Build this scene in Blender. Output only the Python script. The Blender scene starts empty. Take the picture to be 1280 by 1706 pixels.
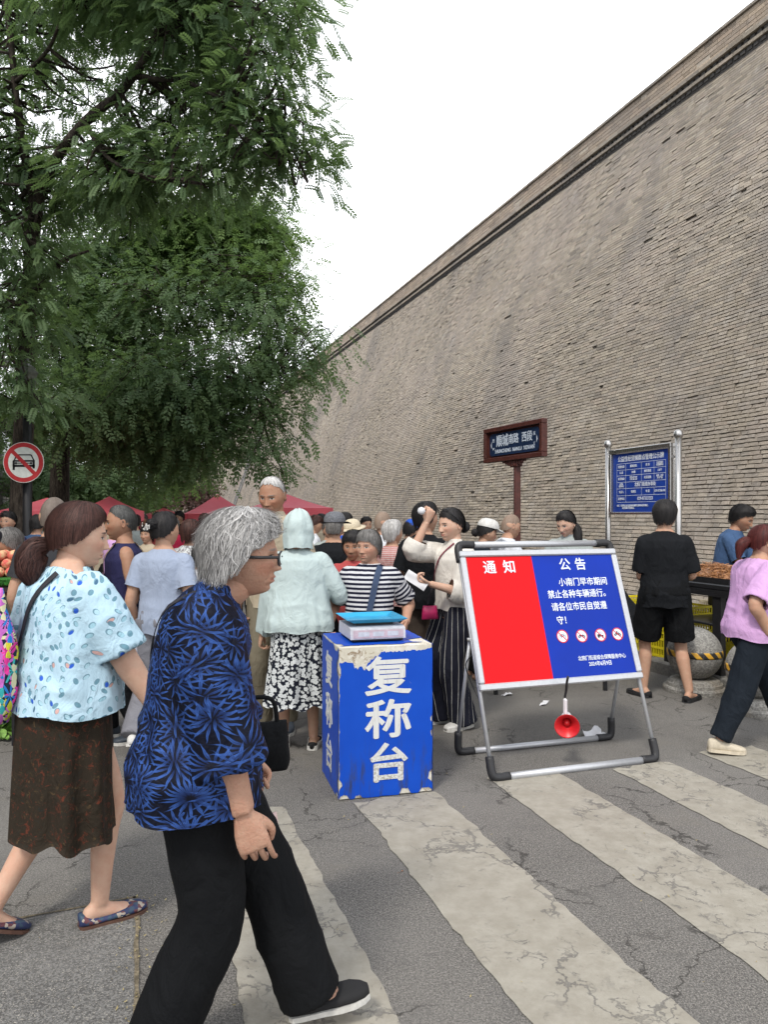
import bpy, math, random
import numpy as np
from mathutils import Vector, Matrix
rnd = random.Random(7)
NR = np.random.RandomState(11)
sc = bpy.context.scene
COL = sc.collection

# ------------------------------------------------------------------ camera, world, sun, exposure
EYE = 1.55
F = 1250.0
cam_d = bpy.data.cameras.new("camera")
cam = bpy.data.objects.new("camera", cam_d)
COL.objects.link(cam)
cam.location = (0, 0, EYE)
cam.rotation_euler = (math.radians(90), 0, 0)
cam_d.sensor_fit = 'VERTICAL'
cam_d.sensor_height = 24.0
cam_d.lens = F / 1706 * 24.0
cam_d.shift_y = 5 / 1706
cam_d.clip_end = 1000
sc.camera = cam

SUN_EL, SUN_AZ = math.radians(52), math.radians(205)     # azimuth: direction towards the sun, measured from +y to +x
world = bpy.data.worlds.new("World")
sc.world = world
world.use_nodes = True
wn = world.node_tree
for n in list(wn.nodes): wn.nodes.remove(n)
w_out = wn.nodes.new('ShaderNodeOutputWorld')
w_bg = wn.nodes.new('ShaderNodeBackground')
w_sky = wn.nodes.new('ShaderNodeTexSky')
w_sky.sky_type = 'NISHITA'
w_sky.sun_disc = False
w_sky.sun_elevation = SUN_EL
w_sky.sun_rotation = SUN_AZ
w_sky.dust_density = 5.0
w_sky.air_density = 1.5
w_tc = wn.nodes.new('ShaderNodeTexCoord')
w_no = wn.nodes.new('ShaderNodeTexNoise')
w_no.inputs['Scale'].default_value = 1.3
w_no.inputs['Detail'].default_value = 4
w_rp = wn.nodes.new('ShaderNodeValToRGB')
w_rp.color_ramp.elements[0].position = 0.36
w_rp.color_ramp.elements[0].color = (4.3, 4.8, 5.5, 1)
w_rp.color_ramp.elements[1].position = 0.56
w_rp.color_ramp.elements[1].color = (12.6, 12.8, 13.2, 1)
w_mx = wn.nodes.new('ShaderNodeMixRGB')
w_mx.inputs[0].default_value = 0.88          # overcast: cloud layer hides most of the clear sky
wn.links.new(w_tc.outputs['Generated'], w_no.inputs['Vector'])
wn.links.new(w_no.outputs['Fac'], w_rp.inputs['Fac'])
wn.links.new(w_sky.outputs['Color'], w_mx.inputs[1])
wn.links.new(w_rp.outputs['Color'], w_mx.inputs[2])
wn.links.new(w_mx.outputs['Color'], w_bg.inputs['Color'])
w_bg.inputs['Strength'].default_value = 0.10
wn.links.new(w_bg.outputs['Background'], w_out.inputs['Surface'])

sun_d = bpy.data.lights.new("sun", 'SUN')
sun_d.energy = 1.5
sun_d.angle = math.radians(10)
sun_d.color = (1.0, 0.95, 0.87)
sun = bpy.data.objects.new("sun", sun_d)
COL.objects.link(sun)
sd = Vector((math.sin(SUN_AZ) * math.cos(SUN_EL), math.cos(SUN_AZ) * math.cos(SUN_EL), math.sin(SUN_EL)))
sun.rotation_euler = sd.to_track_quat('Z', 'Y').to_euler()

sc.view_settings.view_transform = 'Standard'
sc.view_settings.look = 'None'
sc.view_settings.gamma = 1
sc.view_settings.use_curve_mapping = False
sc.view_settings.exposure = 0.84
sc.render.engine = 'CYCLES'
sc.cycles.max_bounces = 8
sc.cycles.diffuse_bounces = 5
sc.cycles.transparent_max_bounces = 6
sc.cycles.use_denoising = True

# ------------------------------------------------------------------ helpers
TH = math.radians(19.4)
DV = Vector((-math.sin(TH), math.cos(TH), 0))      # along the street and the wall
NV = Vector((math.cos(TH), math.sin(TH), 0))       # across, towards the wall
def W(n, t, z=0.0):
    """street coordinates (across, along, up) to world"""
    return NV * n + DV * t + Vector((0, 0, z))
def at(X, depth, Y=None, z=None):
    """world point seen at photo column X at a given distance"""
    x = (X - 640) / F * depth
    if z is None: z = EYE - (Y - 858) / F * depth
    return Vector((x, depth, z))

def link(o, parent=None):
    COL.objects.link(o)
    if parent is not None: o.parent = parent
    return o
def tag(o, label=None, cat=None, group=None, kind=None):
    if label: o['label'] = label
    if cat: o['category'] = cat
    if group: o['group'] = group
    if kind: o['kind'] = kind
    return o
def empty(name, loc=(0, 0, 0), rz=0.0):
    o = bpy.data.objects.new(name, None)
    o.location = loc
    o.rotation_euler = (0, 0, rz)
    o.empty_display_size = .1
    return link(o)
def mesh_obj(name, V, Fc, mat=None, parent=None, smooth=False):
    me = bpy.data.meshes.new(name)
    V = np.asarray(V, dtype=np.float32).reshape(-1, 3)
    if isinstance(Fc, np.ndarray) and Fc.ndim == 2:
        fast_faces(me, V, Fc)
    else:
        me.from_pydata(V.tolist(), [], [list(map(int, f)) for f in Fc])
    me.update()
    if mat is not None: me.materials.append(mat)
    if smooth: me.shade_smooth()
    o = bpy.data.objects.new(name, me)
    return link(o, parent)
def fast_faces(me, V, Fc):
    k = Fc.shape[1]
    me.vertices.add(len(V)); me.vertices.foreach_set('co', V.ravel())
    me.loops.add(Fc.size); me.loops.foreach_set('vertex_index', Fc.astype(np.int32).ravel())
    me.polygons.add(len(Fc))
    me.polygons.foreach_set('loop_start', np.arange(0, Fc.size, k, dtype=np.int32))
    me.polygons.foreach_set('use_smooth', np.zeros(len(Fc), dtype=bool))
    me.update(calc_edges=True)
    me.validate()
def set_attr(me, name, typ, dom, arr):
    a = me.attributes.new(name, typ, dom)
    key = {'FLOAT': 'value', 'FLOAT_VECTOR': 'vector', 'FLOAT_COLOR': 'color'}[typ]
    a.data.foreach_set(key, np.asarray(arr, dtype=np.float32).ravel())

class MB:
    """collects boxes, tubes and lofts into one mesh"""
    def __init__(s): s.V = []; s.F = []; s.n = 0
    def add(s, V, Fc):
        V = np.asarray(V, dtype=float).reshape(-1, 3)
        s.V.append(V)
        for f in Fc: s.F.append([int(i) + s.n for i in f])
        s.n += len(V)
        return s
    def box(s, c, sz, R=None, bev=0.0):
        c = np.array(c, float); h = np.array(sz, float) / 2
        if bev > 0:
            b = min(bev, h.min() * .9)
            pts = []; idx = {}
            for ax in range(3):
                for sx in (-1, 1):
                    for sy in (-1, 1):
                        for sz_ in (-1, 1):
                            sg = np.array([sx, sy, sz_]); p = sg * (h - b); p[ax] = sg[ax] * h[ax]
                            idx[(ax, sx, sy, sz_)] = len(pts); pts.append(p)
            Fs = []
            for ax in range(3):
                u, v = [(1, 2), (2, 0), (0, 1)][ax]
                for sg in (-1, 1):
                    q = []
                    for a, b_ in ((-1, -1), (1, -1), (1, 1), (-1, 1)):
                        k = [0, 0, 0]; k[ax] = sg; k[u] = a; k[v] = b_; q.append(idx[(ax, *k)])
                    Fs.append(q if sg > 0 else q[::-1])
            for ax in range(3):        # edges along ax
                u, v = [(1, 2), (2, 0), (0, 1)][ax]
                for a in (-1, 1):
                    for b_ in (-1, 1):
                        def kk(axis, e):
                            k = [0, 0, 0]; k[ax] = e; k[u] = a; k[v] = b_; return idx[(axis, *k)]
                        q = [kk(u, -1), kk(u, 1), kk(v, 1), kk(v, -1)]
                        Fs.append(q if a * b_ < 0 else q[::-1])
            for sx in (-1, 1):
                for sy in (-1, 1):
                    for sz_ in (-1, 1):
                        q = [idx[(0, sx, sy, sz_)], idx[(1, sx, sy, sz_)], idx[(2, sx, sy, sz_)]]
                        Fs.append(q if sx * sy * sz_ > 0 else q[::-1])
            P = np.array(pts)
        else:
            P = np.array([[x, y, z] for x in (-1, 1) for y in (-1, 1) for z in (-1, 1)], float) * h
            Fs = [(0, 1, 3, 2), (4, 6, 7, 5), (0, 4, 5, 1), (2, 3, 7, 6), (0, 2, 6, 4), (1, 5, 7, 3)]
        if R is not None: P = P @ np.array(R.to_3x3() if hasattr(R, 'to_3x3') else R).T
        return s.add(P + c, Fs)
    def tube(s, pts, r, n=12, cap=True, sq=1.0):
        V, Fc = tube(pts, r, n, cap, sq)
        return s.add(V, Fc)
    def lathe(s, prof, c=(0, 0, 0), n=24, R=None):
        V = []
        for r, z in prof:
            for k in range(n):
                a = 2 * math.pi * k / n
                V.append((r * math.cos(a), r * math.sin(a), z))
        Fs = []
        for i in range(len(prof) - 1):
            for k in range(n):
                k2 = (k + 1) % n
                Fs.append((i * n + k, i * n + k2, (i + 1) * n + k2, (i + 1) * n + k))
        if prof[0][0] > 1e-6: Fs.append(tuple(range(n))[::-1])
        if prof[-1][0] > 1e-6: Fs.append(tuple(range((len(prof) - 1) * n, len(prof) * n)))
        V = np.array(V)
        if R is not None: V = V @ np.array(R.to_3x3()).T
        return s.add(V + np.array(c, float), Fs)
    def build(s, name, mat, parent=None, smooth=False):
        V = np.concatenate(s.V) if s.V else np.zeros((0, 3))
        o = mesh_obj(name, V, s.F, mat, parent, smooth)
        return o
def frames(P):
    P = np.asarray(P, float); n = len(P)
    T = np.zeros_like(P); T[1:-1] = P[2:] - P[:-2]; T[0] = P[1] - P[0]; T[-1] = P[-1] - P[-2]
    T /= np.linalg.norm(T, axis=1)[:, None] + 1e-12
    ref = np.array([1.0, 0, 0]) if abs(T[0][0]) < .8 else np.array([0, 1.0, 0])
    U = []; u = ref - T[0] * np.dot(ref, T[0]); u /= np.linalg.norm(u)
    for i in range(n):
        u = u - T[i] * np.dot(u, T[i]); u /= np.linalg.norm(u) + 1e-12; U.append(u)
    U = np.array(U); Vv = np.cross(T, U)
    return P, T, U, Vv
def tube(pts, r, n=12, cap=True, sq=1.0):
    P, T, U, Vv = frames(pts)
    r = np.broadcast_to(np.asarray(r, float), (len(P),))
    a = np.arange(n) * 2 * math.pi / n
    ca, sa = np.cos(a), np.sin(a) * sq
    V = P[:, None, :] + r[:, None, None] * (ca[None, :, None] * U[:, None, :] + sa[None, :, None] * Vv[:, None, :])
    V = V.reshape(-1, 3); Fc = []
    for i in range(len(P) - 1):
        for k in range(n):
            k2 = (k + 1) % n
            Fc.append((i * n + k, i * n + k2, (i + 1) * n + k2, (i + 1) * n + k))
    if cap:
        Fc.append(tuple(range(n))[::-1]); Fc.append(tuple(range((len(P) - 1) * n, len(P) * n)))
    return V, Fc
def curve(pts, k=6):
    """Catmull-Rom through the points"""
    P = [np.array(p, float) for p in pts]; P = [2 * P[0] - P[1]] + P + [2 * P[-1] - P[-2]]; out = []
    for i in range(1, len(P) - 2):
        for j in range(k):
            t = j / k
            out.append(.5 * ((2 * P[i]) + (P[i + 1] - P[i - 1]) * t + (2 * P[i - 1] - 5 * P[i] + 4 * P[i + 1] - P[i + 2]) * t * t + (3 * P[i] - P[i - 1] - 3 * P[i + 1] + P[i + 2]) * t ** 3))
    out.append(P[-2]); return np.array(out)

def vnoise(P, scale=1.0, seed=0):
    """3D value noise, -1..1"""
    P = np.asarray(P, float) * scale + seed * 17.31
    i = np.floor(P).astype(np.int64); f = P - i; f = f * f * (3 - 2 * f)
    def h(a, b, c):
        x = (a * 374761393 + b * 668265263 + c * 2147483647 + seed * 1013904223) & 0xffffffff
        x = ((x ^ (x >> 13)) * 1274126177) & 0xffffffff
        x = x ^ (x >> 16)
        return (x & 0xffff) / 32767.5 - 1
    r = 0
    for dx in (0, 1):
        for dy in (0, 1):
            for dz in (0, 1):
                w = (f[..., 0] if dx else 1 - f[..., 0]) * (f[..., 1] if dy else 1 - f[..., 1]) * (f[..., 2] if dz else 1 - f[..., 2])
                r = r + w * h(i[..., 0] + dx, i[..., 1] + dy, i[..., 2] + dz)
    return r

# ------------------------------------------------------------------ materials
class NT:
    def __init__(s, name):
        s.m = bpy.data.materials.new(name); s.m.use_nodes = True; s.t = s.m.node_tree
        s.b = s.t.nodes['Principled BSDF']; s._tc = None
    def n(s, t, **k):
        nd = s.t.nodes.new(t)
        for a, b in k.items(): setattr(nd, a, b)
        return nd
    def L(s, a, b): s.t.links.new(a, b)
    def val(s, sock, v):
        if isinstance(v, (int, float)): sock.default_value = v
        elif isinstance(v, (tuple, list)): sock.default_value = tuple(v) + ((1,) if len(v) == 3 and len(sock.default_value) == 4 else ())
        else: s.L(v, sock)
    def math(s, op, a, b=None, c=None, clamp=False):
        nd = s.n('ShaderNodeMath', operation=op); nd.use_clamp = clamp
        for i, v in enumerate((a, b, c)):
            if v is not None: s.val(nd.inputs[i], v)
        return nd.outputs[0]
    def vmath(s, op, a, b=None):
        nd = s.n('ShaderNodeVectorMath', operation=op); s.val(nd.inputs[0], a)
        if b is not None: s.val(nd.inputs[1], b)
        return nd.outputs['Value'] if op in ('LENGTH', 'DOT_PRODUCT', 'DISTANCE') else nd.outputs[0]
    def mix(s, f, a, b, mode='MIX'):
        nd = s.n('ShaderNodeMixRGB', blend_type=mode); s.val(nd.inputs[0], f); s.val(nd.inputs[1], a); s.val(nd.inputs[2], b)
        return nd.outputs[0]
    def co(s, kind='Object'):
        if s._tc is None: s._tc = s.n('ShaderNodeTexCoord')
        return s._tc.outputs[kind]
    def world(s): return s.n('ShaderNodeNewGeometry').outputs['Position']
    def attr(s, name, out='Vector'):
        a = s.n('ShaderNodeAttribute', attribute_name=name); return a.outputs[out]
    def scl(s, v, k):
        nd = s.n('ShaderNodeMapping'); s.L(v, nd.inputs['Vector']); nd.inputs['Scale'].default_value = k if isinstance(k, tuple) else (k, k, k); return nd.outputs[0]
    def noise(s, v, scale, det=4, rough=.55, dist=0.0, out='Fac'):
        nd = s.n('ShaderNodeTexNoise'); s.L(v, nd.inputs['Vector']); nd.inputs['Scale'].default_value = scale
        nd.inputs['Detail'].default_value = det; nd.inputs['Roughness'].default_value = rough; nd.inputs['Distortion'].default_value = dist
        return nd.outputs[out]
    def vor(s, v, scale, feature='F1', out='Distance', rand=1.0, dim='3D'):
        nd = s.n('ShaderNodeTexVoronoi', feature=feature, voronoi_dimensions=dim); s.L(v, nd.inputs['Vector']); nd.inputs['Scale'].default_value = scale
        nd.inputs['Randomness'].default_value = rand
        return nd if out is None else nd.outputs[out]
    def ramp(s, f, *st, interp='LINEAR'):
        nd = s.n('ShaderNodeValToRGB'); s.L(f, nd.inputs[0]); e = nd.color_ramp.elements; nd.color_ramp.interpolation = interp
        while len(e) < len(st): e.new(.5)
        for i, (p, c) in enumerate(st):
            e[i].position = p
            e[i].color = (c, c, c, 1) if isinstance(c, (int, float)) else (*c, 1)
        return nd.outputs[0]
    def step(s, v, a, b):
        nd = s.n('ShaderNodeMapRange', interpolation_type='SMOOTHSTEP'); s.val(nd.inputs[0], v)
        nd.inputs[1].default_value = a; nd.inputs[2].default_value = b; return nd.outputs[0]
    def bump(s, h, st=.3, dist=.01, nrm=None):
        nd = s.n('ShaderNodeBump'); s.L(h, nd.inputs['Height']); nd.inputs['Strength'].default_value = st; nd.inputs['Distance'].default_value = dist
        if nrm is not None: s.L(nrm, nd.inputs['Normal'])
        s.L(nd.outputs[0], s.b.inputs['Normal']); return nd.outputs[0]
    def set(s, col=None, rough=None, metal=None, spec=None, **k):
        if col is not None: s.val(s.b.inputs['Base Color'], col)
        if rough is not None: s.val(s.b.inputs['Roughness'], rough)
        if metal is not None: s.val(s.b.inputs['Metallic'], metal)
        if spec is not None: s.val(s.b.inputs['Specular IOR Level'], spec)
        for a, b in k.items(): s.val(s.b.inputs[a.replace('_', ' ')], b)
        return s.m
_pm = {}
def plain(name, col, rough=.6, metal=0.0, var=.12, scale=30, spec=.4, bump=.0):
    """a lightly mottled one-colour material"""
    key = name
    if key in _pm: return _pm[key]
    t = NT(name); nz = t.noise(t.co(), scale, 5)
    c = t.mix(t.math('MULTIPLY', t.step(nz, .35, .7), 1.0), tuple(x * (1 - var) for x in col), tuple(min(1, x * (1 + var)) for x in col))
    r = t.math('ADD', t.math('MULTIPLY', nz, .2), rough - .1)
    t.set(c, r, metal, spec)
    if bump: t.bump(nz, bump, .004)
    _pm[key] = t.m
    return t.m

_fonts = {}
def text(body, size, M, mat, parent, name='lettering', bold=0.0, align='CENTER', sx=1.0, spacing=1.0, line=1.0, depth=0.0015):
    """real lettering as a thin mesh; M is the 4x4 placing the text plane (x right, y up, z out) in the parent's space"""
    cu = bpy.data.curves.new('text', 'FONT')
    cu.body = body; cu.size = size; cu.align_x = align; cu.align_y = 'CENTER'; cu.offset = min(bold, .004) * size; cu.space_character = spacing; cu.space_line = line
    cu.extrude = depth / 2; cu.resolution_u = 3
    o = bpy.data.objects.new('text', cu); COL.objects.link(o)
    dg = bpy.context.evaluated_depsgraph_get(); dg.update()
    me = bpy.data.meshes.new_from_object(o.evaluated_get(dg))
    bpy.data.objects.remove(o); bpy.data.curves.remove(cu)
    n = len(me.vertices); co = np.empty(n * 3, np.float32); me.vertices.foreach_get('co', co); co = co.reshape(-1, 3)
    co[:, 0] *= sx
    Mn = np.array(M); co = co @ Mn[:3, :3].T + Mn[:3, 3]
    me.vertices.foreach_set('co', co.astype(np.float32).ravel()); me.update()
    if bold > .006:          # heavier strokes: a few shifted layers
        pf = [tuple(p.vertices) for p in me.polygons]; VV = []; FF = []
        for q, (dx, dy) in enumerate(((0, 0), (1, 0), (-1, 0), (0, .8), (0, -.8))):
            sh_ = Mn[:3, 0] * dx * bold * size * .8 + Mn[:3, 1] * dy * bold * size * .8 + Mn[:3, 2] * .00012 * q
            VV.append(co + sh_); FF += [tuple(i + q * n for i in f) for f in pf]
        bpy.data.meshes.remove(me); me = bpy.data.meshes.new('text'); me.from_pydata(np.concatenate(VV).tolist(), [], FF); me.update()
    me.materials.clear(); me.materials.append(mat)
    ob = bpy.data.objects.new(name, me); link(ob, parent)
    return ob
def basis(o, x, y, z):
    M = Matrix.Identity(4)
    for i, v in enumerate((x, y, z)):
        for j in range(3): M[j][i] = v[j]
    for j in range(3): M[j][3] = o[j]
    return M

# ------------------------------------------------------------------ ground, crosswalk, pavement
def asphalt_nodes(t, base=(.128, .121, .112)):
    w = t.world()
    sp = t.vor(w, 95.0, out='Color'); sp = t.n('ShaderNodeSeparateColor') if False else sp
    g = t.noise(w, 130, 3, .7)
    big = t.noise(w, .7, 5, .6)
    mid = t.noise(w, 6.0, 5, .6)
    c = t.mix(t.step(g, .38, .64), tuple(x * .48 for x in base), tuple(x * 1.45 for x in base))
    c = t.mix(t.step(t.noise(w, 210, 2, .5), .60, .70), c, (.40, .37, .32))
    c = t.mix(t.math('MULTIPLY', t.step(t.noise(w, 38, 3, .75), .50, .66), .42), c, tuple(x * .55 for x in base))
    c = t.mix(t.math('MULTIPLY', t.step(t.noise(w, 70, 2, .6), .60, .72), .55), c, tuple(x * 1.9 for x in base))
    c = t.mix(t.math('MULTIPLY', t.step(big, .35, .68), .38), c, tuple(x * 1.55 for x in base))
    c = t.mix(t.math('MULTIPLY', t.step(mid, .5, .75), .30), c, (.085, .082, .080))
    c = t.mix(t.math('MULTIPLY', t.step(t.noise(w, 2.1, 4, .65, .6), .56, .74), .35), c, (.16, .145, .12))
    return w, c, g
def cracks(t, w, scale, thr, seed=0.0):
    v = t.vmath('ADD', w, t.vmath('SCALE', t.noise(w, 3.0, 4, .65, out='Color')))
    nd = t.n('ShaderNodeVectorMath', operation='MULTIPLY_ADD'); t.L(t.noise(w, 4.0, 5, .65, out='Color'), nd.inputs[0])
    nd.inputs[1].default_value = (.38, .38, 0); t.L(w, nd.inputs[2])
    mp = t.n('ShaderNodeMapping'); t.L(nd.outputs[0], mp.inputs[0]); mp.inputs['Location'].default_value = (seed, seed * .7, 0)
    e = t.vor(mp.outputs[0], scale, 'DISTANCE_TO_EDGE')
    gate = t.step(t.noise(w, 1.7, 3, .5), .44, .54)
    line = t.math('SUBTRACT', 1.0, t.step(e, thr * .25, thr))
    return t.math('MULTIPLY', line, gate)
t = NT('asphalt')
w, c, g = asphalt_nodes(t)
ck = t.math('MAXIMUM', cracks(t, w, .8, .006), cracks(t, w, 1.1, .008, 1.0))
c = t.mix(t.math('MULTIPLY', ck, .75), c, (.03, .028, .025))
t.set(c, .86, spec=.25); t.bump(g, .5, .006)
M_ASPH = t.m
t = NT('patched_asphalt')
w, c, g = asphalt_nodes(t, (.135, .132, .127))
ck = cracks(t, w, 1.3, .01, 3.0)
c = t.mix(t.math('MULTIPLY', ck, .6), c, (.04, .038, .034))
t.set(c, .86, spec=.25); t.bump(g, .4, .005)
M_PATCH = t.m
t = NT('worn_road_paint')
w, c, g = asphalt_nodes(t)
pn = t.noise(w, 9, 6, .7)
paint = t.mix(t.step(pn, .3, .7), (.245, .225, .185), (.315, .295, .250))
paint = t.mix(t.math('MULTIPLY', t.step(t.noise(w, 45, 4, .7), .52, .75), .35), paint, (.20, .18, .15))
paint = t.mix(t.math('MULTIPLY', t.step(t.noise(w, 1.9, 4, .6), .45, .75), .35), paint, (.225, .205, .17))
c1 = cracks(t, w, 1.1, .010, 1.0); c2 = cracks(t, w, 3.1, .016, 5.0)
c2 = t.math('MULTIPLY', c2, t.step(t.noise(w, 2.3, 2), .50, .58))
c3 = t.math('MULTIPLY', cracks(t, w, 11.0, .06, 9.0), t.step(t.noise(w, 3.3, 3), .56, .60))
blot = t.math('MULTIPLY', t.step(t.noise(w, 7.5, 8, .78, .8), .585, .60), t.step(t.noise(w, 1.6, 3), .48, .6))
ck = t.math('MAXIMUM', t.math('MAXIMUM', c1, c2), t.math('MAXIMUM', blot, c3), clamp=True)
wear = t.math('MULTIPLY', t.step(t.noise(w, 17, 8, .8, .5), .56, .64), t.step(t.noise(w, 1.2, 3, .6), .42, .62))
ck = t.math('MAXIMUM', t.math('MULTIPLY', ck, .72), t.math('MULTIPLY', wear, .6))
col = t.mix(ck, paint, t.mix(.5, c, (.09, .085, .08)))
t.set(col, .75, spec=.3)
hh = t.math('ADD', t.math('MULTIPLY', g, .5), t.math('MULTIPLY', ck, -1.2)); t.bump(hh, .5, .006)
M_PAINT = t.m

def sheet(name, poly, z, mat):
    o = mesh_obj(name, [(p[0], p[1], z) for p in poly], [tuple(range(len(poly)))], mat)
    tag(o, kind='structure'); return o
S = 400
o = mesh_obj('ground', [(-S, -60, 0), (S, -60, 0), (S, S, 0), (-S, S, 0)], [(0, 1, 2, 3)], M_ASPH); tag(o, kind='structure')
def ragged(n0, n1, t0, t1, am=.017, seed=0, step=.05):
    r = random.Random(seed); P = []
    def jit(): return (r.random() - .5) * 2 * am
    k = int((t1 - t0) / step); lo = 0
    for i in range(k + 1):
        lo = lo * .8 + jit() * .35; P.append((n0 + lo + jit() * .3, t0 + (t1 - t0) * i / k))
    k = int((n1 - n0) / step)
    for i in range(1, k): P.append((n0 + (n1 - n0) * i / k, t1 + jit() * 1.4))
    k = int((t1 - t0) / step); lo = 0
    for i in range(k + 1):
        lo = lo * .8 + jit() * .35; P.append((n1 + lo + jit() * .3, t1 - (t1 - t0) * i / k))
    return [W(a, b) for a, b in P][::-1]
stripes = [(-1.28, -.84), (-.46, -.02), (.37, .815), (1.19, 1.66), (2.04, 2.485), (2.83, 3.25), (3.56, 4.0)]
for i, (a, b) in enumerate(stripes[2:]):
    tag(sheet('crosswalk_stripe', ragged(a, b, -1.2, [3.93, 3.86, 3.96, 3.84, 3.93][i], seed=i), .004, M_PAINT))
# repaired strip of asphalt to the left of the crossing with its joint
sheet('road_patch', [W(-3.6, -1), W(.06, -1), W(.06, 3.2), W(-3.6, 3.05)][::1], .003, M_PATCH)
M_JOINT = plain('joint_dirt', (.15, .125, .085), .95, 0, .45, 60)
jm = MB()
def strip(mb, a, b, w0, z, seed):
    r = random.Random(seed); n = 60; L_ = []; R_ = []
    a = Vector(a); b = Vector(b); d = (b - a).normalized(); p = Vector((-d.y, d.x, 0)); off = 0
    for i in range(n + 1):
        off = off * .9 + (r.random() - .5) * .012
        q = a + (b - a) * i / n; h = w0 * (.4 + r.random() * .7)
        L_.append((*(q + p * (off + h)).to_2d(), z)); R_.append((*(q + p * (off - h)).to_2d(), z))
    V = L_ + R_; mb.add(V, [(i, i + n + 1, i + n + 2, i + 1) for i in range(n)])
strip(jm, W(.06, -1), W(.06, 3.2), .011, .0065, 1)
strip(jm, W(.06, 3.2), W(-3.6, 3.05), .008, .0065, 2)
tag(jm.build('road_joint', M_JOINT), kind='structure')
# drain strip that crosses the street beyond the board
M_CONC = plain('pale_concrete', (.27, .255, .225), .9, 0, .25, 12, bump=.3)
sheet('concrete_strip', [W(-6, 6.62), W(6, 6.62), W(6, 6.98), W(-6, 6.98)], .004, M_CONC)
jm = MB(); strip(jm, W(-6, 6.6), W(4.9, 6.6), .012, .0085, 5); strip(jm, W(-6, 7.0), W(4.9, 7.0), .012, .0085, 6)
tag(jm.build('concrete_joint', plain('dark_joint', (.045, .04, .035), .95)), kind='structure')
# pavement beside the wall: paving slabs on a raised bed with a kerb
t = NT('kerb_stone'); w = t.world(); nz = t.noise(w, 40, 6, .7)
t.set(t.mix(t.step(nz, .3, .7), (.10, .098, .092), (.19, .182, .168)), .85); t.bump(nz, .4, .004); M_KERB = t.m
mb = MB(); V = []
pav = mesh_obj('pavement', [(*W(5.12, 3.2).to_2d(), .11), (*W(8.35, 3.2).to_2d(), .11), (*W(8.35, 90).to_2d(), .11), (*W(5.12, 90).to_2d(), .11)], [(0, 1, 2, 3)], M_CONC)
tag(pav, kind='structure')
kerb = empty('kerb'); tag(kerb, kind='structure')
kmesh = None
for i in range(44):
    if kmesh is None:
        k_ = MB().box((0, 0, .035), (.15, .985, .17), None, .012).build('kerb_stone', M_KERB, kerb); kmesh = k_.data
    else:
        k_ = bpy.data.objects.new('kerb_stone', kmesh); link(k_, kerb)
    k_.location = W(5.04, 3.7 + i * 1.0, rnd.uniform(-.004, .004)); k_.rotation_euler = (0, 0, TH + rnd.uniform(-.006, .006))
tile = None
for i in range(16):
    for j in range(7):
        n = 5.12 + .225 + j * .45; tt = 4.4 + i * .45
        if tile is None: tile = MB().box((0, 0, 0), (.436, .436, .03), None, .006).build('paving_slab', plain('paving_slab_grey', (.20, .19, .175), .9, 0, .3, 9, bump=.2), pav).data; k_ = bpy.data.objects['paving_slab']
        else: k_ = bpy.data.objects.new('paving_slab', tile); link(k_, pav)
        k_.location = W(n, tt, .105 + rnd.uniform(-.002, .003)); k_.rotation_euler = (0, 0, TH)

# ------------------------------------------------------------------ the city wall
BD, BL = 8.1, .35          # distance of the wall foot, batter
HC, HT = 10.8, 11.75
def wallp(s, h, o):
    """s along, h up, o out towards the street; arrays"""
    s, h, o = np.broadcast_arrays(np.asarray(s, float), np.asarray(h, float), np.asarray(o, float))
    hc = np.minimum(h, HC)
    n = BD + BL * hc - o
    return np.stack([NV.x * n + DV.x * s, NV.y * n + DV.y * s, h], -1)
t = NT('old_grey_brick')
w = t.world(); bc = t.attr('bc', 'Color')
nz = t.noise(w, 22, 6, .7); fine = t.noise(w, 110, 4, .7)
stain = t.noise(t.scl(w, (.5, .5, .22)), 1.0, 5, .6)
c = t.mix(t.math('MULTIPLY', t.step(nz, .35, .72), .55), bc, t.mix(.5, bc, (.50, .445, .37)))
c = t.mix(t.math('MULTIPLY', t.step(fine, .5, .75), .4), c, (.12, .108, .098))
c = t.mix(t.math('MULTIPLY', t.step(stain, .47, .66), .50), c, (.17, .160, .155))
c = t.mix(t.math('MULTIPLY', t.step(t.noise(t.scl(w, (1.6, 1.6, .5)), 1.4, 5, .65), .56, .72), .40), c, (.46, .43, .39))
c = t.mix(t.math('MULTIPLY', t.step(t.noise(w, 3.2, 5, .7), .52, .70), .40), c, (.13, .12, .115))
c = t.mix(t.math('MULTIPLY', t.step(t.noise(w, .33, 3, .5), .45, .65), .18), c, (.44, .37, .33))
t.set(c, .95, spec=.15); t.bump(t.math('ADD', nz, t.math('MULTIPLY', fine, .6)), .9, .02)
M_BRICK = t.m
t = NT('old_mortar'); w = t.world(); nz = t.noise(w, 30, 5, .7)
t.set(t.mix(t.step(nz, .3, .7), (.085, .075, .066), (.20, .18, .155)), .97, spec=.1); t.bump(nz, .6, .01); M_MORTAR = t.m
t = NT('parapet_mortar'); w = t.world(); nz = t.noise(w, 30, 5, .7)
t.set(t.mix(t.step(nz, .3, .7), (.30, .26, .22), (.45, .40, .33)), .97, spec=.1); M_MORTAR2 = t.m
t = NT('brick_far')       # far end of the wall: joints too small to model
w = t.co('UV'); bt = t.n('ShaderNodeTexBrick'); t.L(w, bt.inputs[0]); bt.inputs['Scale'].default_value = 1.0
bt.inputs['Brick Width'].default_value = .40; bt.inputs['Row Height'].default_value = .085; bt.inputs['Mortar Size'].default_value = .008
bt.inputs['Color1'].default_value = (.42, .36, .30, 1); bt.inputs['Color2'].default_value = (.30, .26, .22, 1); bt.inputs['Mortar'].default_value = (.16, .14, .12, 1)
t.set(bt.outputs[0], .95, spec=.1); M_BRICKFAR = t.m

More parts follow.
